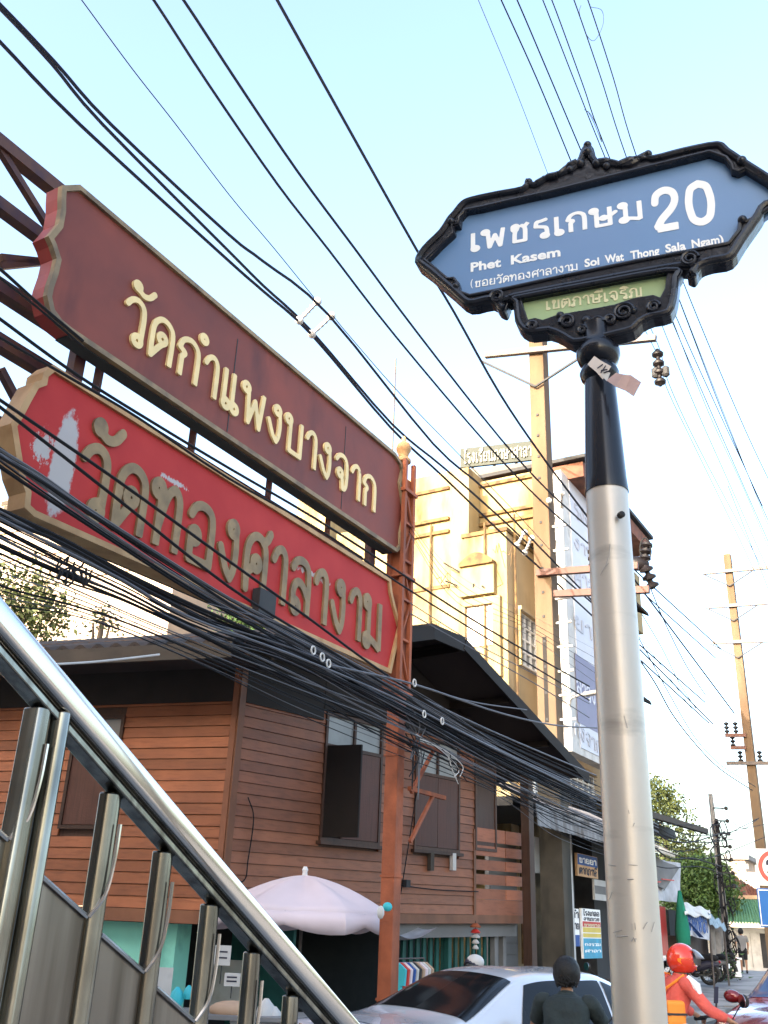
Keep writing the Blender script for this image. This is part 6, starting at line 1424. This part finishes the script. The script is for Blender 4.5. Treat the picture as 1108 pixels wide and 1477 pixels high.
def make_car(name, label, paint, loc, az, suv=False):
    h = 1.0 if not suv else 1.19
    t = thing(name, label, 'car', loc); ORG[t.name] = (0, 0, 0)
    def P(*a): return [(y, z*h) for y, z in a]
    st = [(-2.36, P((.70, .32), (.78, .42), (.80, .60), (.76, .84), (.70, .90), (.55, .93), (.3, .94), (0, .94))),
          (-2.22, P((.78, .26), (.85, .42), (.87, .68), (.82, .92), (.74, 1.0), (.58, 1.03), (.3, 1.045), (0, 1.05))),
          (-1.80, P((.80, .24), (.87, .42), (.895, .70), (.85, .93), (.76, 1.03), (.60, 1.07), (.3, 1.085), (0, 1.09))),
          (-1.42, P((.80, .22), (.88, .42), (.90, .70), (.855, .93), (.77, 1.06), (.62, 1.12), (.3, 1.14), (0, 1.145))),
          (-.72, P((.80, .22), (.88, .42), (.90, .70), (.86, .92), (.72, 1.22), (.57, 1.40), (.3, 1.445), (0, 1.455))),
          (-.1, P((.80, .22), (.88, .42), (.90, .70), (.86, .91), (.72, 1.24), (.58, 1.43), (.3, 1.475), (0, 1.485))),
          (.45, P((.80, .22), (.88, .42), (.90, .70), (.86, .90), (.72, 1.20), (.57, 1.39), (.3, 1.435), (0, 1.445))),
          (1.2, P((.80, .22), (.88, .42), (.90, .68), (.85, .88), (.77, .97), (.62, 1.0), (.3, 1.01), (0, 1.015))),
          (1.85, P((.80, .24), (.87, .42), (.88, .62), (.82, .80), (.74, .87), (.58, .90), (.3, .92), (0, .925))),
          (2.25, P((.74, .26), (.82, .40), (.82, .56), (.74, .70), (.66, .76), (.52, .79), (.3, .80), (0, .81))),
          (2.40, P((.62, .30), (.70, .38), (.70, .50), (.62, .60), (.55, .64), (.42, .66), (.25, .67), (0, .67)))]
    L = Loft(st); k = MB(); L.shell(k); k.build('body', paint, t)
    k = MB(); k.box(-2.2, 2.25, -.78, .78, .2, .55); k.build('underbody', m_dkgrey, t)
    k = MB(); L.patch(k, [(3.05, 4.55), (3.92, 5.05), (3.92, 7), (3.05, 7)], both=True); k.build('rear_window', m_glass_dk, t)
    k = MB(); L.patch(k, [(6.1, 4.95), (6.95, 4.35), (6.95, 7), (6.1, 7)], both=True); k.build('windscreen', m_glass_dk if not suv else m_blueglass, t)
    for sd_ in (1, -1):
        for q in (((3.72, 3.25), (4.78, 3.2), (4.78, 4.8), (4.05, 4.72)), ((4.86, 3.2), (5.62, 3.2), (5.62, 4.8), (4.86, 4.8)), ((5.68, 3.2), (6.62, 3.3), (6.12, 4.6), (5.68, 4.8))):
            k = MB(); L.patch(k, q, side=sd_, n=10); k.build('side_window', m_glass_dk, t)
        k = MB(); vs = [L.at(u, 3.05, sd_)+np.array([0, sd_*.006, 0]) for u in np.linspace(3.3, 6.7, 20)]; k.tube(vs, .008, 5); k.build('window_trim', m_chrome, t)
        for x in (4.82, 3.6, 5.65): 
            k = MB(); k.tube([L.at(x+ (0 if x > 4 else .05)*v, v, sd_)+np.array([0, sd_*.001, 0]) for v in np.linspace(.6, 3.1, 8)], .004, 4); k.build('door_seam', m_print, t)
        for u in (4.4, 5.25):
            p = L.at(u, 2.65, sd_); k = MB(); k.tube([p+np.array([-.09, sd_*.02, 0]), p+np.array([.09, sd_*.02, 0])], .014, 6); k.build('door_handle', m_chrome, t)
        p = L.at(6.75, 3.4, sd_); k = MB(); k.ball(p+np.array([.0, sd_*.13, .06]), .1, 12, 8, (.7, 1.0, .68)); k.tube([p, p+np.array([0, sd_*.1, .03])], .02, 6); mr_ = k.build('wing_mirror', paint, t)
        k = MB(); L.patch(k, [(.15, 2.9), (1.0, 3.1), (1.0, 4.6), (.15, 4.4)], side=sd_, off=.01); k.build('tail_lamp', m_lens_r, t)
        k = MB(); L.patch(k, [(.2, 4.0), (.8, 4.1), (.8, 4.5), (.2, 4.4)], side=sd_, off=.014); k.build('indicator_lens', m_lens_c, t)
        k = MB(); L.patch(k, [(8.6, 2.6), (9.5, 2.8), (9.5, 4.2), (8.6, 3.7)], side=sd_, off=.01); k.build('headlight', m_lens_c, t)
        for x in (-1.42, 1.42):
            k = MB(); k.lathe((x, sd_*.70, .32), [(.22, -.1), (.31, -.1), (.33, -.06), (.33, .08), (.31, .11), (.22, .11)], 28, axis=(0, sd_, 0)); w_ = k.build('wheel', m_tyre, t)
            k = MB(); k.lathe((x, sd_*.70, .32), [(.215, .06), (.21, .115), (.17, .10), (.05, .12), (.01, .125)], 20, axis=(0, sd_, 0)); k.build('rim', m_steel, w_)
            k = MB(); k.lathe((x, sd_*.62, .33), [(.37, 0), (.37, .255), (.36, .262)], 28, axis=(0, sd_, 0)); k.build('wheel_arch', m_print, t)
    k = MB(); c = L.at(.35, 7, 1); 
    for q in (0, 1): k.tube([np.array([-2.335+.012*q, .05*math.cos(a_)*(1-.45*q), .93*h+ .035*math.sin(a_)*(1-.2*q)+.012]) for a_ in np.linspace(0, 2*PI, 16, endpoint=False)], .005, 5, closed=True)
    k.build('badge', m_chrome, t)
    k = MB(); c_ = np.array([-.98, 0, 1.235*h]); k.box(c_[0]-.02, c_[0]+.02, -.14, .14, 1.20*h, 1.222*h); k.build('brake_light', m_lens_r, t)
    k = MB(); k.tube([L.at(1.5, v, 1) for v in np.linspace(4.4, 7, 8)]+[L.at(1.5, v, -1) for v in np.linspace(7, 4.4, 8)], .004, 4); k.tube([L.at(u, 4.45, 1) for u in np.linspace(1.5, 3.0, 8)], .004, 4); k.tube([L.at(u, 4.45, -1) for u in np.linspace(1.5, 3.0, 8)], .004, 4); k.build('boot_seam', m_print, t)
    for q_ in (.42, -.55):
        k = MB(); [k.box(-2.345, -2.335, q_+.03*i-.012, q_+.03*i+.008, .965*h, .985*h) for i in range(4)]; k.build('script_badge', m_chrome, t)
    k = MB(); k.box(-2.385, -2.37, -.26, .26, .60*h, .73*h); k.build('number_plate', m_letter_w, t)
    k = MB(); k.box(2.37, 2.40, -.45, .45, .48*h, .6*h); k.build('grille', m_dkgrey, t)
    k = MB(); k.box(-2.42, -2.3, -.75, .75, .36*h, .52*h); k.build('rear_bumper', paint, t, bevel=.03)
    t.rotation_euler = (0, 0, PI/2-rad(az)); return t
sedan_p = SF.pt(0, 0, 0); rc = atd(572, 1460, 8.7); dr = np.array([math.sin(rad(56)), math.cos(rad(56)), 0]); cc_ = rc+dr*2.15; 
make_car('parked_car', 'silver-white sedan with dark tinted rear window beside the orange post', m_car_w, (cc_[0]-.46, cc_[1]+.1, -.02), 56)
vc = atd(1050, 1456, 12.8); dv = np.array([math.sin(rad(215)), math.cos(rad(215)), 0]); cv = vc-dv*.2
make_car('oncoming_car', 'dark red car with bluish windscreen cut off by the right edge', m_car_r, (cv[0]+1.25, cv[1]-.3, .0), 222, True)

def make_bike(name, label, paint, loc, az, grp='motorcycles in the street', lean=0, tyre_r=.29):
    t = thing(name, label, 'motorcycle', loc, grp); ORG[t.name] = (0, 0, 0)
    for x in (-.62, .64):
        k = MB(); k.tube([(x+tyre_r*.88*math.cos(a), 0, .29+tyre_r*.88*math.sin(a)) for a in np.linspace(0, 2*PI, 24, endpoint=False)], .042, 8, closed=True); w = k.build('wheel', m_tyre, t)
        k = MB(); k.tube([(x+.2*math.cos(a), 0, .29+.2*math.sin(a)) for a in np.linspace(0, 2*PI, 20, endpoint=False)], .014, 6, closed=True); k.build('rim', m_steel, w)
        k = MB(); k.lathe((x, -.06, .29), [(.05, 0), (.06, .02), (.06, .1), (.05, .12)], 12, axis=(0, 1, 0))
        for a in np.linspace(0, 2*PI, 10, endpoint=False): k.tube([(x, 0, .29), (x+.2*math.cos(a), 0, .29+.2*math.sin(a))], .005, 4)
        k.build('hub', m_galv, w)
    k = MB(); k.tube([(-.95, 0, .62), (-.62, 0, .62), (-.4, 0, .55), (.0, 0, .38), (.22, 0, .42), (.38, 0, .82)], [.05, .13, .14, .10, .09, .08], 10); k.build('body', paint, t)
    k = MB(); k.tube([(.38, 0, .86), (.42, 0, .7), (.5, 0, .5), (.52, 0, .35)], [.10, .17, .15, .04], 10); k.build('leg_shield', paint, t)
    k = MB(); k.tube(catmull([(-.95, 0, .80), (-.6, 0, .82), (-.2, 0, .78), (.02, 0, .74)], 4), [.05]+[.10]*5+[.11]*5+[.09, .05], 10); k.build('seat', m_black_trs, t)
    k = MB()
    for s_ in (-.07, .07): k.tube([(.44, s_, .9), (.64, s_, .29)], .018, 6)
    k.build('fork', m_galv, t)
    k = MB(); k.tube([(.64+.34*math.cos(a), 0, .29+.34*math.sin(a)) for a in np.linspace(.3, 2.4, 10)], .05, 8); k.build('front_mudguard', paint, t)
    k = MB(); k.tube([(-.62+.34*math.cos(a), 0, .29+.34*math.sin(a)) for a in np.linspace(1.2, 3.2, 8)], .05, 8); k.build('rear_mudguard', m_dkgrey, t)
    k = MB(); k.tube(catmull([(.34, .34, 1.0), (.42, .2, 1.03), (.46, 0, .98), (.42, -.2, 1.03), (.34, -.34, 1.0)], 4), .014, 7); hb = k.build('handlebar', m_dkgrey, t)
    for s_ in (-1, 1):
        k = MB(); k.tube([(.37, s_*.24, 1.015), (.32, s_*.37, .995)], .02, 8); k.build('grip', m_tyre, hb)
        k = MB(); k.tube([(.41, s_*.2, 1.03), (.43, s_*.30, 1.14), (.42, s_*.40, 1.19)], .006, 5); mi = k.build('mirror', m_dkgrey, t)
        k = MB(); k.ball((.42, s_*.44, 1.22), .082, 12, 8, (.3, 1.0, .75)); k.build('mirror_shell', m_dkgrey, mi)
        k = MB(); k.lathe((.398, s_*.44, 1.22), [(.062, 0), (.062, .004)], 14, axis=(-1, 0, 0)); k.build('mirror_glass', m_chrome, mi)
    k = MB(); k.ball((.48, 0, .98), .12, 12, 8, (.8, 1.2, .8)); k.build('headlight_cowl', paint, t)
    k = MB(); k.ball((.56, 0, .97), .08, 12, 8, (.5, 1, .8)); k.build('headlight', m_lens_c, t)
    k = MB(); k.ball((-.98, 0, .70), .06, 10, 6, (.6, 1.4, .8)); k.build('tail_light', m_lens_r, t)
    k = MB(); k.box(-1.05, -1.04, -.1, .1, .45, .6); k.build('number_plate', m_letter_w, t)
    k = MB(); k.tube([(-.1, .13, .3), (-.5, .15, .3), (-.85, .16, .38)], [.03, .05, .04], 8); k.build('exhaust', m_steel_sat, t)
    k = MB(); k.tube([(0, -.1, .3), (.0, -.28, .05)], .012, 5); k.build('stand', m_dkgrey, t)
    t.rotation_euler = (lean, 0, PI/2-rad(az)); return t
# ---- people
def skin_mesh(name, nodes, edges, mt, parent, sub=2, root=0):
    me = bpy.data.meshes.new(name); off = np.array(ORG.get(parent.name, (0, 0, 0)))
    me.from_pydata([tuple(np.array(p[:3])-off) for p in nodes], edges, []); o = bpy.data.objects.new(name, me); COL.objects.link(o); o.parent = parent; ORG[o.name] = tuple(off)
    me.materials.append(mt); sk_ = o.modifiers.new('skin', 'SKIN'); sk_.use_smooth_shade = True; sk_.branch_smoothing = .4
    ly = me.skin_vertices[0] if len(me.skin_vertices) else None
    for i, p in enumerate(nodes):
        r = p[3] if hasattr(p[3], '__len__') else (p[3], p[3]); ly.data[i].radius = r; ly.data[i].use_root = (i == root)
    ss = o.modifiers.new('sub', 'SUBSURF'); ss.levels = sub; ss.render_levels = sub
    return o
def figure(name, label, loc, az, J, top_m, leg_m, skin_r=1.0, hair=True, shorts=False, hand_grip=True, sc=1.0):
    t = thing(name, label, 'person', loc); ORG[t.name] = (0, 0, 0); ORGk = t
    N = []; E = []
    def a(p, r, link=None):
        N.append((*p, r)); 
        if link is not None: E.append((link, len(N)-1))
        return len(N)-1
    pel = a(J['pelvis'], (.13, .11)); wa = a(J['waist'], (.12, .10), pel); ch = a(J['chest'], (.125, .09), wa); nk = a(J['neck'], .055, ch); hd0 = a(J['head0'], .06, nk)
    for s_ in ('l', 'r'):
        sh_ = a(J['sho'+s_], .058, ch); el = a(J['elb'+s_], .042, sh_); wr = a(J['wri'+s_], .027, el); d = np.array(J['wri'+s_])-np.array(J['elb'+s_]); d /= np.linalg.norm(d)
        pm = np.array(J['wri'+s_])+d*.07; pl = a(pm, (.036, .02), wr); sgn = 1 if s_ == 'l' else -1
        side = np.cross(d, [0, 0, 1.]); side /= np.linalg.norm(side)
        for j in range(4):
            b0 = pm+side*(j-1.5)*.021+d*.03; L = (.034, .039, .036, .029)[j]; dn = np.array([0, 0, -1.]) if hand_grip else d*.6+np.array([0, 0, -.8]); p1 = a(b0, .0095, pl); p2 = a(b0+d*L*.9+dn*L*.35, .0088, p1); p3 = a(b0+d*L*.7+dn*L*1.3, .008, p2)
        th = pm-d*.02+side*(-sgn)*-.03; t1 = a(th+np.array([0, 0, -.012]), .011, pl); a(th+d*.04+np.array([0, 0, -.03]), .009, t1)
        hp = a(J['hip'+s_], .085, pel); kn = a(J['kne'+s_], .058, hp); an = a(J['ank'+s_], .036, kn); a(J['toe'+s_], (.038, .026), an)
    body = skin_mesh('body', N, E, m_skin, t)
    # head as its own shaped volume, merged into the body's look
    hc_ = np.array(J['head']); f = np.array([1., 0, 0])
    k = MB(); n, m = 18, 14; vs = []
    for j in range(m+1):
        th = PI*j/m
        for i in range(n):
            p = 2*PI*i/n; x = .098*math.sin(th)*math.cos(p); y = .077*math.sin(th)*math.sin(p); z = -.122*math.cos(th)
            if z < -.03: x *= 1-.15*min(1, (-z-.03)/.09); y *= 1-.28*min(1, (-z-.03)/.09)
            if abs(p if p < PI else 2*PI-p) < .3 and -.045 < z < .02: x += .022
            vs.append(hc_+[x, y, z])
    k.add(vs, [(j*n+i, j*n+(i+1) % n, (j+1)*n+(i+1) % n, (j+1)*n+i) for j in range(m) for i in range(n)])
    for s_ in (1, -1): k.ball(hc_+[-.005, s_*.08, -.012], .03, 8, 6, (.6, .35, 1))
    k.smooth = True; k.build('head', m_skin, body)
    for s_ in (1, -1): k = MB(); k.ball(hc_+[.088, s_*.032, .012], .014, 8, 6, (.5, 1, .7)); k.build('eye', m_white, body)
    k = MB(); k.ball(hc_+[.088, 0, -.062], .02, 8, 6, (.4, 1.2, .35)); k.build('mouth', m_tan, body)
    if hair:
        k = MB(); rg = random.Random(3); vs = []; n, m = 40, 22
        for j in range(m+1):
            th = PI*(j/m)*.80
            for i in range(n):
                p = 2*PI*i/n; ff = 1+.055*rg.random(); fr_ = max(0, math.cos(p)); tt = th*(1-.52*fr_**.7)*(1-.10*abs(math.sin(p))**4); 
                vs.append(hc_+[(-.012+.112*math.sin(tt)**.85*math.cos(p))*ff, .100*math.sin(tt)**.85*math.sin(p)*ff, .008+.116*math.cos(tt)*ff])
        k.add(vs, [(j*n+i, j*n+(i+1) % n, (j+1)*n+(i+1) % n, (j+1)*n+i) for j in range(m) for i in range(n)]); k.smooth = True; [k.tube([hc_+q_, hc_+q_*1.07+np.array([-.004, 0, -.016]), hc_+q_*1.10+np.array([-.008, 0, -.036])], [.007, .005, .001], 3) for q_ in [np.array([-.012+.108*math.sin(tt)*math.cos(p), .092*math.sin(tt)*math.sin(p), .012+.124*math.cos(tt)]) for tt, p in [(rg.uniform(.05, 2.25), rg.uniform(.9, 5.38)) for _ in range(420)]]]; h_o = k.build('hair', m_hair, body); sm = h_o.modifiers.new('s', 'SOLIDIFY'); sm.thickness = .012
    # clothes: lofted shirt with sleeves
    k = MB(); pv, wv, cv, nv_ = [np.array(J[q]) for q in ('pelvis', 'waist', 'chest', 'neck')]; sm_ = (np.array(J['shol'])+np.array(J['shor']))/2
    rings = [(pv+[0, 0, -.06], .18, .145), (pv+[0, 0, .04], .185, .15), (wv, .175, .14), ((wv+cv)/2, .19, .145), (cv, .205, .15), (cv*.5+sm_*.5+[0, 0, .01], .218, .14), (sm_+[0, 0, .0], .215, .115), (sm_+[0, 0, .045], .15, .10), (nv_+[0, 0, -.015], .078, .08), (nv_+[0, 0, .012], .066, .066)]
    n = 28; vs = []; rg = random.Random(5)
    for i_, (c_, rl, rd) in enumerate(rings):
        for i in range(n):
            q = 2*PI*i/n; wr_ = 1+.02*math.sin(5*q+i_*1.9)+.012*math.sin(9*q+i_); ca, sa = math.cos(q), math.sin(q); e_ = .8
            vs.append(c_+[rd*wr_*math.copysign(abs(ca)**e_, ca), rl*.93*wr_*math.copysign(abs(sa)**e_, sa), 0])
    k.add(vs, [(j*n+i, j*n+(i+1) % n, (j+1)*n+(i+1) % n, (j+1)*n+i) for j in range(len(rings)-1) for i in range(n)])
    for s_ in ('l', 'r'):
        sh_, el, wr = [np.array(J[q+s_]) for q in ('sho', 'elb', 'wri')]; inn = sh_*.72+sm_*.28
        if J.get('sleeve', 'long') == 'long': pts = catmull([inn, sh_, sh_*.5+el*.5, el, el*.5+wr*.5, el*.1+wr*.9], 4); rr_ = list(np.interp(np.linspace(0, 1, len(pts)), [0, .15, .35, .6, .8, 1], [.055, .073, .068, .06, .052, .045]))
        else: pts = catmull([inn, sh_, sh_*.6+el*.4, sh_*.3+el*.7], 4); rr_ = list(np.interp(np.linspace(0, 1, len(pts)), [0, .3, 1], [.055, .072, .066]))
        rr_ = [q*(1+.05*math.sin(i*1.9)) for i, q in enumerate(rr_)]; k.tube(pts, rr_, 14)
    sh_o = k.build('shirt', top_m, body); ss = sh_o.modifiers.new('sub', 'SUBSURF'); ss.levels = 1; ss.render_levels = 1
    k = MB(); kk_ = np.array(J['neck'])-np.array([0, 0, .02]); k.tube([kk_+[.062*math.cos(q), .058*math.sin(q), .02*math.cos(q)*-1+.01] for q in np.linspace(0, 2*PI, 16, endpoint=False)], .012, 6, closed=True); k.build('collar', top_m, body)
    N = []; E = []; pel = a(np.array(J['pelvis'])-[0, 0, .02], (.15, .12))
    for s_ in ('l', 'r'):
        hp = a(J['hip'+s_], .105, pel); kn = a(J['kne'+s_], .078, hp)
        if not shorts: a(np.array(J['kne'+s_])*.15+np.array(J['ank'+s_])*.85, .055, kn)
    skin_mesh('trousers', N, E, leg_m, body)
    for s_ in ('l', 'r'):
        an, to = np.array(J['ank'+s_]), np.array(J['toe'+s_]); k = MB(); k.tube([an+(an-to)*.35+[0, 0, -.04], an+[0, 0, -.035], an*.5+to*.5+[0, 0, -.03], to+(to-an)*.2+[0, 0, -.02]], [.035, .048, .046, .03], 8); k.build('shoe', m_dkgrey, body)
    t.rotation_euler = (0, 0, PI/2-rad(az)); t.location = loc; t.scale = (sc, sc, sc)
    return t, body, hc_
ride = dict(pelvis=(-.22, 0, .88), waist=(-.17, 0, 1.03), chest=(-.08, 0, 1.25), neck=(-.02, 0, 1.42), head0=(.0, 0, 1.47), head=(.015, 0, 1.56),
            shol=(-.07, .20, 1.35), shor=(-.07, -.20, 1.35), elbl=(.1, .31, 1.13), elbr=(.1, -.31, 1.13), wril=(.29, .33, 1.045), wrir=(.29, -.33, 1.045),
            hipl=(-.18, .11, .86), hipr=(-.18, -.11, .86), knel=(.22, .17, .72), kner=(.22, -.17, .72), ankl=(.12, .17, .33), ankr=(.12, -.17, .33), toel=(.26, .18, .27), toer=(.26, -.18, .27))
rp1 = atd(803, 1400, 8.7)
make_bike('motorcycle', 'motorcycle ridden by the man in the charcoal shirt', m_dkgrey, (rp1[0]+.1, rp1[1]+.1, 0), 20)
R1 = dict(ride); R1['sleeve'] = 'short'
figure('person', 'man with short black hair and charcoal shirt seen from behind on a motorcycle', (rp1[0]+.1, rp1[1]+.1, -.05), 20, R1, m_black_cloth, m_black_trs, sc=.975)
rp2 = atd(966, 1400, 11.3)
make_bike('motorcycle', 'motorcycle ridden by the rider in the red helmet', m_red, (rp2[0]+.12, rp2[1], .0), 78)
t2, b2, h2 = figure('person', 'rider in glossy red helmet and coral red jacket with an orange strap bag', (rp2[0]+.12, rp2[1], .0), 78, ride, m_jacket, m_black_trs, hair=False, sc=1.0)
# helmet (child of the rider's body: clothing)
k = MB(); n, m = 28, 18; vs = []
for j in range(m+1):
    th = PI*.80*j/m
    for i in range(n):
        p = 2*PI*i/n; x = .150*math.sin(th)*math.cos(p); y = .125*math.sin(th)*math.sin(p); z = .145*math.cos(th)
        if math.cos(p) > .2 and z < -.02: x *= 1.12
        vs.append(h2+[x, y, z+.01])
fs = []
for j in range(m):
    for i in range(n):
        p = 2*PI*(i+.5)/n; z = .145*math.cos(PI*.80*(j+.5)/m)
        if math.cos(p) > .42 and -.055 < z < .055: continue
        fs.append((j*n+i, j*n+(i+1) % n, (j+1)*n+(i+1) % n, (j+1)*n+i))
k.add(vs, fs); k.smooth = True; hm = k.build('helmet', m_helmet, b2); sm = hm.modifiers.new('s', 'SOLIDIFY'); sm.thickness = .018; sm.offset = 0
for s_ in (1, -1):
    k = MB(); vs = []
    for i in range(9):
        q = i/8; x = -.10+.24*q; zc = -.005-.085*q**1.2; w = .012+.035*math.sin(PI*min(1, q*1.1))
        for dz in (w, -w):
            z = zc+dz; rr_ = math.sqrt(max(.02, 1-(z/.145)**2)); xx = x; yy = .128*math.sqrt(max(.05, rr_**2-(xx/.158)**2)); vs.append(h2+[xx*1.04, s_*(yy+.006), z+.01])
    k.add(vs, [(2*i, 2*i+2, 2*i+3, 2*i+1) for i in range(8)]); k.smooth = True; k.build('helmet_stripe', m_helmet_o, hm)
k = MB(); vs = []
for j in range(7):
    for i in range(13):
        p = -1.15+2.3*i/12; q = j/6; ang = .15+q*.95; x0 = .152*math.cos(p); r_ = .158
        vs.append(h2+[math.cos(p)*(.13+.13*q)+.0, .132*math.sin(p)*(1-.1*q), .11-.03*q-.06*q*q])
k.add(vs, [(j*13+i, j*13+i+1, (j+1)*13+i+1, (j+1)*13+i) for j in range(6) for i in range(12)]); k.smooth = True
vis = k.build('visor', mat('smoked_visor', (.20, .20, .22), .1, var=.1), hm); sm = vis.modifiers.new('s', 'SOLIDIFY'); sm.thickness = .004
k = MB(); k.tube([(-.16, .17, 1.44), (-.04, .19, 1.42), (.03, .15, 1.3), (-.02, .02, 1.12), (-.12, -.12, 1.0)], .014, 6); k.tube([(-.08, -.2, 1.43), (-.24, -.1, 1.3), (-.27, .05, 1.1)], .014, 6); k.build('bag_strap', m_orange, b2)
bgm = MB(); bgm.box(-.34, -.14, -.30, -.19, .98, 1.2); bgm.build('shoulder_bag', m_orange, b2, bevel=.03)
k = MB(); k.box(-.345, -.135, -.305, -.188, 1.07, 1.09); k.build('bag_band', m_dkgrey, b2)
for s_ in (1, -1): k = MB(); k.tube([(-.06, s_*.225, 1.42), (.0, s_*.27, 1.33), (.02, s_*.29, 1.26)], [.02, .052, .03], 8); k.build('white_shoulder_patch', m_white, b2)
pm_ = atd(1034, 1436, 11.1); ph = thing('phone_holder', 'black phone in a holder on the red-helmeted rider\'s handlebar', 'phone', pm_)
k = MB(); k.obox(pm_+np.array([-.03, 0, -.07]), (.055, .05, 0), (-.008, .008, 0), (.02, 0, .15)); k.build('phone', m_print, ph, bevel=.005)
k = MB(); k.tube([pm_+np.array([0, .03, -.07]), pm_+np.array([-.02, .04, -.16])], .01, 6); k.build('mount', m_dkgrey, ph)
# far pedestrian
stand = dict(pelvis=(0, 0, .92), waist=(0, 0, 1.08), chest=(.02, 0, 1.30), neck=(.02, 0, 1.46), head0=(.03, 0, 1.52), head=(.04, 0, 1.62), shol=(.02, .19, 1.40), shor=(.02, -.19, 1.40),
             elbl=(-.05, .25, 1.12), elbr=(.03, -.25, 1.12), wril=(.08, .25, .92), wrir=(.12, -.22, .9), hipl=(0, .1, .88), hipr=(0, -.1, .88), knel=(.12, .1, .5), kner=(-.02, -.1, .48),
             ankl=(.12, .1, .1), ankr=(-.25, -.1, .12), toel=(.26, .1, .04), toer=(-.14, -.1, .05), sleeve='short')
fp = atd(1072, 1380, 47); fp[2] = .42
figure('person', 'pedestrian in grey shirt and black shorts walking away by the white planter', tuple(fp), 20, stand, m_greywall, m_black_trs, shorts=True, hand_grip=False)
# parked motorcycles
b0 = atd(683, 1395, 13.3); make_bike('motorcycle', 'parked motorcycle in front of the green folding gate', m_dkgrey, (b0[0], b0[1], .0), 100)
hp_ = np.array([b0[0], b0[1]-.1, 1.12]); q_ = atd(683, 1392, 13.2)
ht = thing('motorcycle_helmet', 'white and black helmet resting on the parked motorcycle by the green gate', 'helmet', (q_[0], q_[1], q_[2]-.12))
k = MB(); k.ball(q_, .12, 16, 10, (1, .95, .9)); k.build('shell', m_print, ht)
k = MB(); k.ball(q_+np.array([.02, -.01, .035]), .115, 16, 10, (1, .9, .78)); k.build('crown_stripe', m_offwhite, ht)
k = MB(); k.ball(q_+np.array([-.03, -.04, -.01]), .10, 14, 8, (1, .8, .6)); k.build('visor', m_glass_dk, ht)
for i, (x, y, d, az, lb) in enumerate(((846, 1400, 17, 60, 'dark parked motorcycle below the notice boards'), (862, 1398, 15.5, 200, 'parked motorcycle with white licence plate left of the silver pole'), (1008, 1392, 39, 300, 'grey parked motorcycle beside the tarp stall'), (1026, 1388, 42, 310, 'dark parked motorcycle in front of the white planter'), (994, 1398, 36, 290, 'parked motorcycle below the closed green parasol'))):
    p = atd(x, y, d); make_bike('motorcycle', lb, [m_dkgrey, m_print, m_greywall, m_dkgrey, m_print][i], (p[0], p[1], .34 if i > 1 else .05), az)
gb = atd(1036, 1375, 40); k = MB()
for i in range(260):
    d = np.array([random.gauss(0, .35), random.gauss(0, .25), random.uniform(0, .9)]); q_ = np.array([gb[0], gb[1], .35])+d; e = np.array([random.gauss(0, .1), random.gauss(0, .1), .06]); k.add([q_, q_+e, q_+np.array([-e[1], e[0], .05])], [(0, 1, 2)])
solo('potted_shrub', k, m_leaf, 'low dark shrub left of the white planter', 'plant', recalc=False)

# ================================================================ TRAFFIC SIGNS AT THE RIGHT EDGE
tsp = atd(1122, 1250, 16); TS = Frame(tsp[:2], 108)
if TS.N@np.array([0, -1, 0]) < 0: TS.N = -TS.N
tsg = thing('speed_limit_sign', 'white square speed limit sign with red ring, on a post at the right edge', 'road sign', (tsp[0], tsp[1], .14))
uL, zT_ = TS.px(1089, 1224); _, zB_ = TS.px(1091, 1277); s_ = zT_-zB_; uc_ = uL+s_/2; zc_ = (zT_+zB_)/2
k = MB(); k.lathe((tsp[0]+TS.U[0]*uc_-TS.N[0]*.06, tsp[1]+TS.U[1]*uc_-TS.N[1]*.06, 0), [(.038, .14), (.038, zT_+.05)], 12); k.build('post', m_galv, tsg)
k = MB(); k.fbox(TS, uL, uL+s_, -.012, 0, zB_, zT_); k.build('plate', m_letter_w, tsg, bevel=.004)
cpt = TS.pt(uc_, .002, zc_)
def disc(F_, r0, r1, n_, name, mt, par):
    k = MB(); N_ = 40; vs = [F_.pt(uc_+r*math.cos(2*PI*i/N_), n_+dn, zc_+r*math.sin(2*PI*i/N_)) for dn in (0, .003) for r in (r0, r1) for i in range(N_)]
    fs = []
    for i in range(N_):
        j = (i+1) % N_; fs += [(2*N_+i, 2*N_+j, 3*N_+j, 3*N_+i), (i, N_+i, N_+j, j), (N_+i, 3*N_+i, 3*N_+j, N_+j)]
    k.add(vs, fs); return k.build(name, mt, par)
disc(TS, s_*.35, s_*.465, .001, 'red_ring', m_red, tsg)
lay, wd = layout('20'); mb = MB()
for key, st_, x in lay: glyph_mb(mb, key, st_, x, TS.pt(uc_-s_*.24, .001, zc_-s_*.17), TS.U*s_*.34, np.array([0, 0, s_*.35]), TS.N, .004, .10, .04)
mb.build('numeral', m_print, tsg, recalc=False)
uL2, zT2 = TS.px(1091, 1281); zB2 = TS.px(1094, 1337)[1]
k = MB(); k.fbox(TS, uL2, uL2+s_, -.012, 0, zB2, zT2); bp_ = k.build('blue_plate', m_signblue, tsg, bevel=.02)
k = MB(); e_ = .012
for q in ((uL2+.015, uL2+s_-.015, zT2-.03, zT2-.018), (uL2+.015, uL2+s_-.015, zB2+.018, zB2+.03), (uL2+.015, uL2+.027, zB2+.018, zT2-.018), (uL2+s_-.027, uL2+s_-.015, zB2+.018, zT2-.018)): k.fbox(TS, q[0], q[1], .0005, .003, q[2], q[3])
k.build('white_border', m_letter_w, bp_)
k = MB(); P = [(0.42, .2), (.42, .8), (.55, .8), (.75, .68), (.72, .5), (.55, .45), (.55, .2)]; k.poly([TS.pt(uL2+s_*a, .001, zB2+(zT2-zB2)*b) for a, b in P], TS.N*.003); k.build('white_symbol', m_letter_w, bp_)
bpy.context.view_layer.update()
